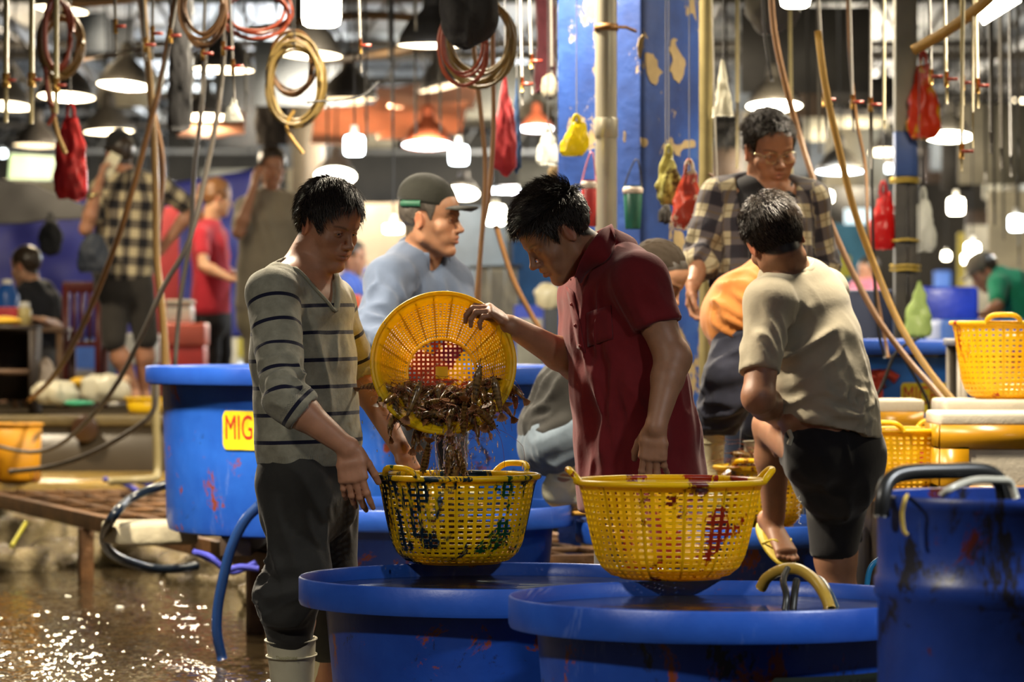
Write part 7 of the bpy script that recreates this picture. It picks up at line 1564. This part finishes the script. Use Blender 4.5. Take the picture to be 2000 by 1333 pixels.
crumple(235, 745, 22.4, 40, 26, bagm('bag_peach', '#e0b890', .2), 'peach coloured bag behind the crumpled white sack', seed=47, shape='ball', handles=False)
def tray(label, px, y0, w_, h, D, mat, z=Z1, nm='basket', depth=.7):
    W = w_/2*D/FPX; hh = h*D/FPX; root = empty(nm, on(px, D+W*depth, z), label, 'basket'); b = basket.__wrapped__ if hasattr(basket, '__wrapped__') else None
    c = on(px, D+W*depth, z); MB().lathe([(0, .004), (W*.78, .004), (W*.86, .02), (W*.97, hh), (W*.94, hh), (W*.80, .022), (0, .012)], c, 40, sy=depth).build('wall', mat, root)
    MB().tube([np.array(c)+(W*math.cos(q), W*depth*math.sin(q), hh) for q in np.linspace(0, 2*math.pi, 40, endpoint=False)], .008, 8, closed=True).build('rim', mat, root); return root
tray('yellow tray basket on the floor edge left of the large tub', 283, 765, 76, 30, 21.9, M_BK4)
bk = tray('tall yellow bucket with dark scribbles on the ledge at the left edge', 34, 785, 100, 112, 19.95, translucent('bucket_yellow', '#d8960e', None, .15, .5, [('#6b4a10', 3.2, .585, (2.2, 1, .9))], 21), z=.362, nm='bucket')
tag(MB().box((0, 0, .035), (.17, .10, .035)).build('timber', pm('timber_red', '#7a4420', .6), bevel=.006), 'short reddish timber on the ledge at the left edge', 'timber').location = Vector((at(5, 0, 19.9)[0]-.0, 20.1, .362-.0))
tag(MB().lathe([(0, 0), (.075, 0), (.08, .012), (.07, .016), (0, .018)], M=Matrix.Rotation(R(90), 3, 'X')).build('disc_cover', pm('disc_brown', '#3d2818', .3)), 'round brown cover on the face of the raised floor', 'cover').location = Vector((at(166, 838, 21.47)[0], 21.475, at(166, 838, 21.47)[2]))
# counter, green basket and orange crate seen between the men
table('brown counter between the striped sweater man and the man in the dark cap', 648, 745, 602, 22, .6, pm('counter_brown', '#6b5a48', .6), legm=pm('counter_brown', '#6b5a48'))
stand('counter_box', 'brown front board of the counter behind the striped sweater man', 'board', 650, 610, 742, 21.98, .02, pm('counter_board', '#5c4c3e', .6))
o = stand('crate', 'orange crate on the brown counter', 'crate', 668, 576, 704, 22.1, .25, pm('crate_orange', '#d8562a', .5), z=at(0, 602, 22)[2])
gb = empty('basket', on(712, 15.6, .95), 'green basket of eggs behind the striped sweater man', 'basket')
c = np.array(on(712, 15.6, at(0, 726, 15.6)[2])); gb.location = Vector(c.tolist()); MB().lathe([(0, 0), (.055, 0), (.065, .06), (.062, .06), (.05, .006), (0, .006)], c, 30).build('wall', pm('basket_green', '#1f9a3c', .4), gb)
MB().tube(bez([c+(-.060, 0, .06), c+(-.045, 0, .13), c+(0, 0, .155), c+(.045, 0, .13), c+(.060, 0, .06)], 16), .0055, 8).build('handle', pm('basket_green', '#1f9a3c'), gb)
for i, (dx, dy) in enumerate(((-.035, -.03), (0, -.04), (.036, -.03), (-.02, 0), (.02, 0.0))): eg = tag(MB().ell((0, 0, 0), (.020, .020, .024)).build('egg', pm('egg_white', '#d8ccb0', .5)), 'pale egg on top of the green basket', 'egg', 'eggs in the green basket'); eg.location = Vector((c+(dx, dy, .060)).tolist())
stb = at(712, 726, 15.6); stand('shelf_box', 'dark box that carries the green basket', 'box', 690, 727, 740, 15.5, .25, WOODD, z=0)
# white cloths, hat, black crate seen between tilted sieve and red polo
for i, (x0, x1) in enumerate(((930, 955), (958, 985), (988, 1010))): tarp('sheet', 'white hanging sheet behind the tilted sieve, %s of three' % ['left', 'middle', 'right'][i], 'sheet', (at(x0, 525, 26), at(x1, 525, 26), at(x1+4, 655, 26), at(x0-4, 655, 26)), cloth('sheet_white', '#c9c3b4', .08), .03, 5, i+3, 10, 20)
tag(MB().tube([at(915, 523, 26), at(1020, 521, 26)], .012, 6).build('rail', M_STEEL), 'rail that carries the three white sheets', 'rail')
crumple(1072, 578, 21.8, 54, 50, bagm('bag_cream', '#e8dcb4', .3), 'cream round bag on the black crate left of the red polo shirt', seed=51, shape='ball', handles=False)
stand('crate', 'black crate with a tan strap left of the red polo shirt', 'crate', 1064, 603, 1112, 21.7, .35, pm('crate_black', '#2a2b2a', .6)); stand('crate', 'blue crate behind the slanting brown hose', 'crate', 1004, 596, 1062, 23, .35, pm('crate_blue', '#3a52d0', .5))
stand('panel', 'blue stall panel behind the face of the red polo man', 'panel', 1000, 470, 1100, 27, .03, pm('panel_blue', '#2c62a8', .6, 0, .3, 3)); stand('crate', 'pale crate under the blue crate, left of the red polo shirt', 'crate', 1008, 622, 1060, 22.4, .3, pm('crate_pale', '#a8a490', .6))
# right: tarp, posts and goods
tarp('tarp', 'blue tarpaulin with dirty patches right of the red polo shirt', 'tarpaulin', (at(1325, 712, 15.75), at(1400, 716, 15.75), at(1400, 820, 15.7), at(1325, 900, 15.7)), tub_mat('tarp_dirty', 4, '#2a48a8', '#4a66c8', .56, .62, '#a8906a'), .03, 5, 8, 20, 20)
stand('crate', 'tall navy crate behind the beige polo shirt', 'crate', 1640, 566, 1744, 17.9, .5, pm('crate_navy', '#16223e', .6), z=0); stand('crate', 'bright blue crate with a white edge between the hoses', 'crate', 1694, 628, 1764, 24, .4, pm('crate_sky', '#3a72c0', .5))
stand('crate', 'long blue crate wrapped in foil right of the green bag', 'crate', 1800, 560, 1912, 25, .5, pm('foil_blue', '#2440c8', .3, 0, .3, 5, .6, 10), bevel=.03)
t7 = (at(1950, 0, 20.5)[0], 21.9); stand('tank', 'long low blue tank at the right behind the foam boxes', 'tank', 1838, 624, 2120, 20.6, .8, pm('tank_blue', '#2c5aa8', .5, 0, .25, 3), z=0, bevel=.03)
table('grey steel bench behind the orange yellow basket', 1866, 2060, 662, 14.8, .42, pm('bench_grey', '#7c7466', .4, .3), z=0); zb = at(0, 662, 14.8)[2]
lath('jar', 'small white jar on the steel bench', 'jar', on(1976, 14.95, zb), [(0, 0), (.022, 0), (.02, .02), (.01, .028)], WHITEP); lath('jar', 'small yellow jar on the steel bench at the right edge', 'jar', on(1992, 14.95, zb), [(0, 0), (.012, 0), (.012, .018), (.006, .024)], pm('jar_ochre', '#d8a83a', .4))
stand('pallet', 'low pallet under the shoes of the man in the plaid shirt', 'pallet', 1412, 1130, 1575, 13.85, .5, WOODD, z=0)
# foam boxes and baskets on the right
FOAM = pm('foam_white', '#cfc6b2', .75, 0, .08, 6, .2, 60); TAPE = pm('tape_ochre', '#b5820f', .3, 0, .15, 4)
def foambox(label, px0, y0, px1, y1, D, dep, tapes=True, z=None, lid=.28):
    a0, a1 = at(px0, y0, D), at(px1, y1, D); cx_, hw = (a0[0]+a1[0])/2, (a1[0]-a0[0])/2; zt_, zb_ = a0[2], a1[2] if z is None else z; root = empty('foam_box', (cx_, D+dep/2, zb_), label, 'foam box'); H_ = zt_-zb_; zl = zt_-H_*.16
    MB().box((cx_, D+dep/2, (zb_+zl)/2), (hw-.006, dep/2-.006, (zl-zb_)/2)).build('body', FOAM, root, bevel=.012); MB().box((cx_, D+dep/2, (zl+zt_)/2), (hw, dep/2, (zt_-zl)/2)).build('lid', FOAM, root, bevel=.014)
    if tapes:
        for (u0, u1, v0, v1) in ((0, 1, .60, .86), (0, .22, .0, .62), (0, 1, .02, .20)):
            z0, z1 = zb_+H_*v0, zb_+H_*v1; MB().box((cx_-hw+(u0+u1)*hw, D-.0005, (z0+z1)/2), ((u1-u0)*hw-.004, .003, (z1-z0)/2)).build('tape', TAPE, root)
            MB().box((cx_-hw-.0005, D+dep/2, (z0+z1)/2), (.003, dep/2-.004, (z1-z0)/2)).build('tape', TAPE, root)
    return root
zS = at(0, 985, 12.6)[2]
stand('platform', 'low dark platform that carries the foam boxes on the right', 'platform', 1722, 985, 2160, 12.5, 1.9, pm('platform_dark', '#3a3128', .5, 0, .3), z=0)
foambox('large foam box with ochre tape, the front one on the right', 1834, 806, 2110, 985, 12.6, .42, z=zS)
foambox('foam box just behind the front one, its lid under the stained basket', 1846, 782, 2110, 985, 13.1, .45, False, z=zS)
foambox('smaller foam box with ochre tape right behind the beige polo shirt', 1690, 781, 1806, 868, 13.9, .30, z=zS+.0)
tag(MB().box((0, 0, .09), (.05, .02, .09), 0).build('board', pm('cardboard', '#a07440', .8), bevel=.002), 'brown board leaning behind the black shorts', 'board').location = Vector((at(1712, 0, 12.6)[0], 12.8, zS))
b4 = basket('stained orange yellow basket standing on the foam boxes', prof=[(q*.80, z*1.12) for q, z in PR1], ncol=44, nrow=14, mat=M_BK4, handles=(R(262), R(82)), holes=(.55, .42)); place(b4, (at(1962, 0, 13.3)[0], 13.32, at(0, 782, 13.1)[2]+.002))
b5 = basket('yellow basket with red scribbles between the shorts and the front foam box', prof=[(q*.78, z*1.0) for q, z in PR1], ncol=44, nrow=14, mat=M_BK4, handles=(R(235), R(60)), holes=(.55, .42)); place(b5, (at(1785, 0, 12.95)[0], 12.98, zS))
b6 = basket('yellow basket heaped with shrimps between the orange shirt and the raised leg', prof=[(q*.72, z*.86) for q, z in PR1], ncol=40, nrow=13, mat=M_BK1, handles=(R(250), R(70)), holes=(.6, .5)); place(b6, (at(1490, 0, 13.12)[0], 13.12, .493))

# small things near the puddle
tag(MB().lathe([(0, .012), (.014, .012), (.0165, .008), (.0165, 0), (0, 0)], n=28).build('bottle_cap', WHITEP), 'white bottle cap floating in the puddle', 'cap').location = Vector((at(236, 1190, 15.75)[0], 15.7, .001))
px_tube('stick', [(22, 1068, 17.9), (50, 1022, 18.2)], .011, pm('stick_green', '#a8a02a', .5), 'yellow green stick leaning on the rocks', 'stick')
RP = pm('rope_violet', '#3a3fa8', .7, bump=.4, bs=120)
for k, pts in enumerate(([(384, 1080, 14.0), (410, 1088, 13.9), (440, 1112, 13.9), (470, 1108, 13.9), (505, 1112, 13.9)], [(378, 1078, 14.0), (420, 1098, 13.95), (455, 1118, 13.95), (500, 1100, 13.95)])):
    px_tube('rope', pts, .012, RP, 'violet rope end under the walkway, %s strand' % ['upper', 'lower'][k], 'rope', 'violet rope under the walkway')
for k, pts in enumerate(([(205, 937, 19.6), (240, 945, 19.4), (272, 962, 19.0)], [(230, 938, 19.7), (270, 942, 19.5), (310, 953, 19.2)])):
    px_tube('rope', pts, .014, RP, 'violet rope lying on the walkway grid, %s strand' % ['left', 'right'][k], 'rope', 'violet rope on the walkway')
px_tube('pipe', [(303, 740, 19.4), (305, 840, 19.4), (307, 920, 19.4), (300, 935, 19.3), (270, 938, 19.2), (212, 941, 19.2)], .021, PVC, 'cream pipe coming down behind the large tub and bending along the ledge', 'pipe')
# ================================================================ far stalls: crates, sacks and boards in the blur
rg = random.Random(5); PAL = ['#2c4a8c', '#3a62b0', '#7a7262', '#a89a7c', '#8c2a2a', '#b8a83a', '#3f6a5a', '#5a6a7a', '#c8c4b4', '#36404e', '#6a5a8c', '#4a86a8']
NMS = {'#2c4a8c': 'deep blue', '#3a62b0': 'blue', '#7a7262': 'grey brown', '#a89a7c': 'sand coloured', '#8c2a2a': 'dark red', '#b8a83a': 'mustard', '#3f6a5a': 'sea green', '#5a6a7a': 'slate', '#c8c4b4': 'off-white', '#36404e': 'charcoal blue', '#6a5a8c': 'dull violet', '#4a86a8': 'pale blue'}
for i in range(70):
    D = rg.uniform(33, 74); px = rg.choice([rg.uniform(600, 1110), rg.uniform(1400, 2010), rg.uniform(-20, 620)]); yb = 640+.515*FPX/D; h = rg.uniform(.35, 1.9); w_ = rg.uniform(.25, .9); col = rg.choice(PAL); y0 = yb-h*FPX/D
    stand('crate' if h < .9 else 'stall_board', '%s %s in the blur far back in the hall' % (NMS[col], 'crate' if h < .9 else 'stall board'), 'crate' if h < .9 else 'board', px-w_/2*FPX/D, y0, px+w_/2*FPX/D, D, .4 if h < .9 else .06, pm('far'+col, col, .6, 0, .3, 2), .02, group='%s goods far back' % NMS[col])
def lean_panel(px0, y0, px1, y1, D, col, label, e=0): block('panel', label, 'panel', px0, y0, px1, y1, D, .04, emis('glowing_'+col, lin(col), e) if e else pm('far'+col, col, .6, 0, .3, 2))  # e puts the brightness of a far panel in as its own glow
lean_panel(1650, 408, 1702, 470, 44, '#9cc8d8', 'pale blue panel of a far stall on the right, made to glow', 1.1); lean_panel(1602, 372, 1610, 440, 45, '#b8dcec', 'narrow glowing strip of a far stall right of the plaid shirt', 1.6)
lean_panel(740, 455, 790, 500, 40, '#4a86a8', 'pale blue board left of the man in the dark cap'); lean_panel(1620, 500, 1662, 542, 36, '#c8c03a', 'yellow crate far right of the plaid shirt'); lean_panel(560, 330, 608, 420, 40, '#8a8674', 'grey board behind the phone caller in beige')
# hanging strips and boards below the roof, far back
for i in range(44):
    D = rg.uniform(34, 72); px = rg.choice([rg.uniform(-20, 620), rg.uniform(620, 1100), rg.uniform(1400, 2010), rg.uniform(1400, 2010)]); z0 = rg.uniform(2.9, 4.4); h = rg.uniform(.25, .9); w_ = rg.uniform(.3, 1.3); col = rg.choice(['#6f6a5c', '#8f8a7a', '#55585c', '#3b3834', '#7c8288', '#5c4a3a', '#97907c'])
    c = at(px, 640, D); root = empty('hanging_panel', (c[0], D, z0), 'dull sheet hanging far back under the roof', 'panel', 'dull sheets far back under the roof')
    MB().box((c[0], D, z0), (w_/2, .02, h/2)).build('sheet', pm('sh'+col, col, .7, 0, .3, 2), root)
    for q in (-.4, .4): MB().tube([(c[0]+w_*q, D, z0+h/2), (c[0]+w_*q, D, 5.5)], .008, 4).build('wire', M_CORD, root)
# ================================================================ shrimps and water
t = NT('shrimp_shell'); co = t.coord(); wv = t.n('ShaderNodeTexWave', wave_type='BANDS', bands_direction='Y'); wv.inputs['Scale'].default_value = 26; wv.inputs['Distortion'].default_value = 2; t.l(co, wv.inputs[0])
t.set(col=t.mix(t.ramp(t.noise(40, 4, .6, co), [(.4, (0, 0, 0)), (.7, (1, 1, 1))]), t.ramp(wv.outputs['Fac'], [(.2, lin('#2a1f12')), (.8, lin('#6b5530'))]), lin('#8a6a38')), rough=.22, spec=.7, sss=.1); M_SHR = t.m
M_LEG = pm('shrimp_leg', '#7a3a1c', .4); M_FAN = pm('shrimp_fan', '#8a5a34', .4)
def shrimp_mesh(bend, L=.15, seed=0):
    """body along y: head at +y, tail fan at the end of the curl"""
    rg = random.Random(seed); n = 16; root = empty('shrimp', (0, 0, 0), 'x', 'shrimp'); P = []; T = np.array((0, 1., 0)); p = np.zeros(3); an = 0
    for i in range(n): P.append(p.copy()); an += bend/n; p = p+np.array((0, -math.cos(an), -math.sin(an)))*L/n
    rr = [.003, .0065, .0095, .0112, .0118, .0116, .0112, .0112, .0105, .0102, .0094, .0088, .0078, .0068, .0056, .0045]
    rr = [r*(1+.07*(i % 2)) for i, r in enumerate(rr)]
    m = MB(); m.tube(P, rr, 12, flat=1.18, flax=(0, .3, 1)); b = m.build('body', M_SHR, root)
    e = P[-1]; d_ = nrm(P[-1]-P[-2]); m = MB(); s_ = np.array((1., 0, 0))
    for k in (-1.0, -.45, 0, .45, 1.0):
        v = nrm(d_+s_*k*.7); w2 = nrm(np.cross(v, np.cross(d_, s_))); m.add([e-w2*.002, e+v*.012-w2*.0045, e+v*.026-w2*.003, e+v*.028+w2*.003, e+v*.012+w2*.0045, e+w2*.002], [(0, 1, 2, 3, 4, 5)])
    m.build('tail_fan', M_FAN, root, smooth=False, solid=.0008)
    m = MB()
    for i in range(3, 12):
        for sx in (-1, 1):
            a_ = P[i]+np.array((sx*.006, 0, -.006)); le = .022 if i < 8 else .012; m.tube([a_, a_+np.array((sx*.006, rg.uniform(-.004, .006), -le*.6)), a_+np.array((sx*.003, rg.uniform(-.012, .006), -le))], .0008, 4)
    for sx in (-1, 1): m.tube(bez([P[0]+(sx*.003, 0, 0), P[0]+(sx*.012, .04, .012+rg.uniform(-.01, .02)), P[0]+(sx*.03+rg.uniform(-.02, .02), .085, rg.uniform(-.02, .03)), P[0]+(sx*.03+rg.uniform(-.03, .03), .13, -.01)], 10), .0006, 4)
    m.tube([P[0]+(0, -.004, .006), P[0]+(0, .022, .009)], .0013, 5); m.build('legs', M_LEG, root)
    m = MB()
    for sx in (-1, 1): m.ell(P[1]+np.array((sx*.008, .004, .005)), (.0026,)*3, n=8, m=6)
    m.build('eyes', pm('shrimp_eye', '#0c0a08', .2), root); return root
SH = [shrimp_mesh(b, L, k) for k, (b, L) in enumerate(((.7, .125), (1.3, .135), (.25, .12), (2.0, .13)))]
rg = random.Random(11)
def put_shrimp(k, loc, label, group, rot=None, sc=1.0, first=[True]*4):
    if rot is None: rot = (rg.uniform(0, 6.28), rg.uniform(0, 6.28), rg.uniform(0, 6.28))
    if first[k]: o = SH[k]; first[k] = False; o['label'] = label; o['group'] = group; o.location = Vector([float(q) for q in loc]); o.scale = (sc,)*3
    else: o = copy_tree(SH[k], loc, None, label, group, sc)
    o.rotation_euler = rot; return o
# heap in the tilted sieve (coordinates in the sieve: x right, y up in its opening, z towards the mouth)
n = 0
while n < 92:
    x, y = rg.uniform(-.155, .165), rg.uniform(-.185, -.035+.05*rg.random()); r0 = math.hypot(x, y)
    if r0 > .175 or y > -.045+.12*max(0, x) : continue
    lim = max(.02, (r0-.10)*1.35+.01) if r0 > .10 else .015; z = rg.uniform(lim, min(.15, lim+.10*(-(y)/.18)))
    put_shrimp(rg.randrange(4), inb3(x, y, z), 'dark shrimp in the heap at the bottom of the tilted sieve', 'shrimps heaped in the tilted sieve', rot=(rg.uniform(-.6, .6), rg.uniform(-.8, .8), rg.uniform(0, 6.28)), sc=.85); n += 1
for (px, py, rx, ry, k, lb) in ((938, 715, 1.25, .15, 0, 'upright shrimp clinging to the right wall of the sieve, tail up'), (963, 735, 1.35, -.2, 2, 'second upright shrimp near the right rim of the sieve'), (822, 745, 1.3, .4, 2, 'shrimp pointing up in the middle of the sieve'), (968, 838, -1.2, -.5, 1, 'shrimp hanging over the sieve rim with its tail fan dangling'), (905, 850, -1.4, .1, 0, 'shrimp sliding over the lower sieve rim')):
    put_shrimp(k, at(px, py, 10.40), lb, None, (rx, ry, rg.uniform(-.5, .5)), .95)
for (px, py, rx, ry, k, lb) in ((880, 868, 1.5, .08, 2, 'falling shrimp just below the sieve rim'), (896, 895, 1.4, .25, 0, 'falling shrimp in the middle of the pour'), (872, 925, 1.45, -.1, 2, 'falling shrimp entering the lower basket'), (826, 925, -1.3, .2, 0, 'falling shrimp nearest the left edge of the pour'), (908, 930, -1.4, -.3, 1, 'falling shrimp right of the pour, almost landed'), (890, 945, 1.2, .5, 2, 'shrimp dropping behind the rim of the lower basket')):
    put_shrimp(k, at(px, py, 10.36), lb, None, (rx, ry, 0), .95)
for i in range(28):
    q, r0 = rg.uniform(0, 6.28), rg.uniform(0, .09); put_shrimp(rg.randrange(3), np.array((b2.location.x+r0*math.cos(q), b2.location.y+r0*math.sin(q), .54+.075+rg.uniform(0, .05))), 'wet shrimp lying on the floor of the green stained basket', 'shrimps in the catching basket', rot=(rg.uniform(.1, .5), rg.uniform(-.3, .3), rg.uniform(0, 6.28)), sc=.8)
for i in range(46):
    q, r0 = rg.uniform(0, 6.28), .13*math.sqrt(rg.random()); put_shrimp(rg.randrange(4), np.array((b6.location.x+r0*math.cos(q), b6.location.y+r0*math.sin(q), .493+.19+(.09-.5*r0)*rg.random())), 'shrimp in the heap over the rim of the far yellow basket', 'shrimps heaped in the far basket', rot=(rg.uniform(-.7, .7), rg.uniform(-.7, .7), rg.uniform(0, 6.28)), sc=1.0)
for i, o in enumerate(SH):
    if o['label'] == 'x': bpy.data.objects.remove(o)
t = NT('water_drop'); t.set(col=(1, 1, 1, 1), rough=.03, trans=1.0); nz = t.noise(4, 2); t.l(t.ramp(nz, [(.3, (.93, .95, .96)), (.7, (1, 1, 1))]), t.b.inputs['Base Color']); m = MB(); rg = random.Random(3)
for i in range(230):
    px = rg.gauss(885, 48); py = rg.uniform(850, 925) if rg.random() < .7 else rg.uniform(800, 1000)
    if i < 18: px, py = rg.uniform(640, 1000), rg.uniform(590, 1130)
    r = rg.uniform(.0008, .0022); m.ell(at(px, py, rg.uniform(10.2, 10.45)), (r, r, r*rg.uniform(1.5, 6)), Matrix.Rotation(rg.uniform(-.35, .35), 3, 'Y'), 6, 5)
for i in range(4): px = 850+i*20; m.tube(bez([at(px, 846, 10.38), at(px+rg.uniform(-3, 3), 880, 10.37), at(px+rg.uniform(-6, 6), 905+rg.uniform(0, 25), 10.36)], 10), [.0022, .002, .0026, .0018, .002, .0016, .0012, .0014, .0010, .0006][:10], 6)
o = m.build('water_spray', t.m); tag(o, 'spray of water drops falling between the tilted sieve and the lower basket', 'water', kind='stuff')
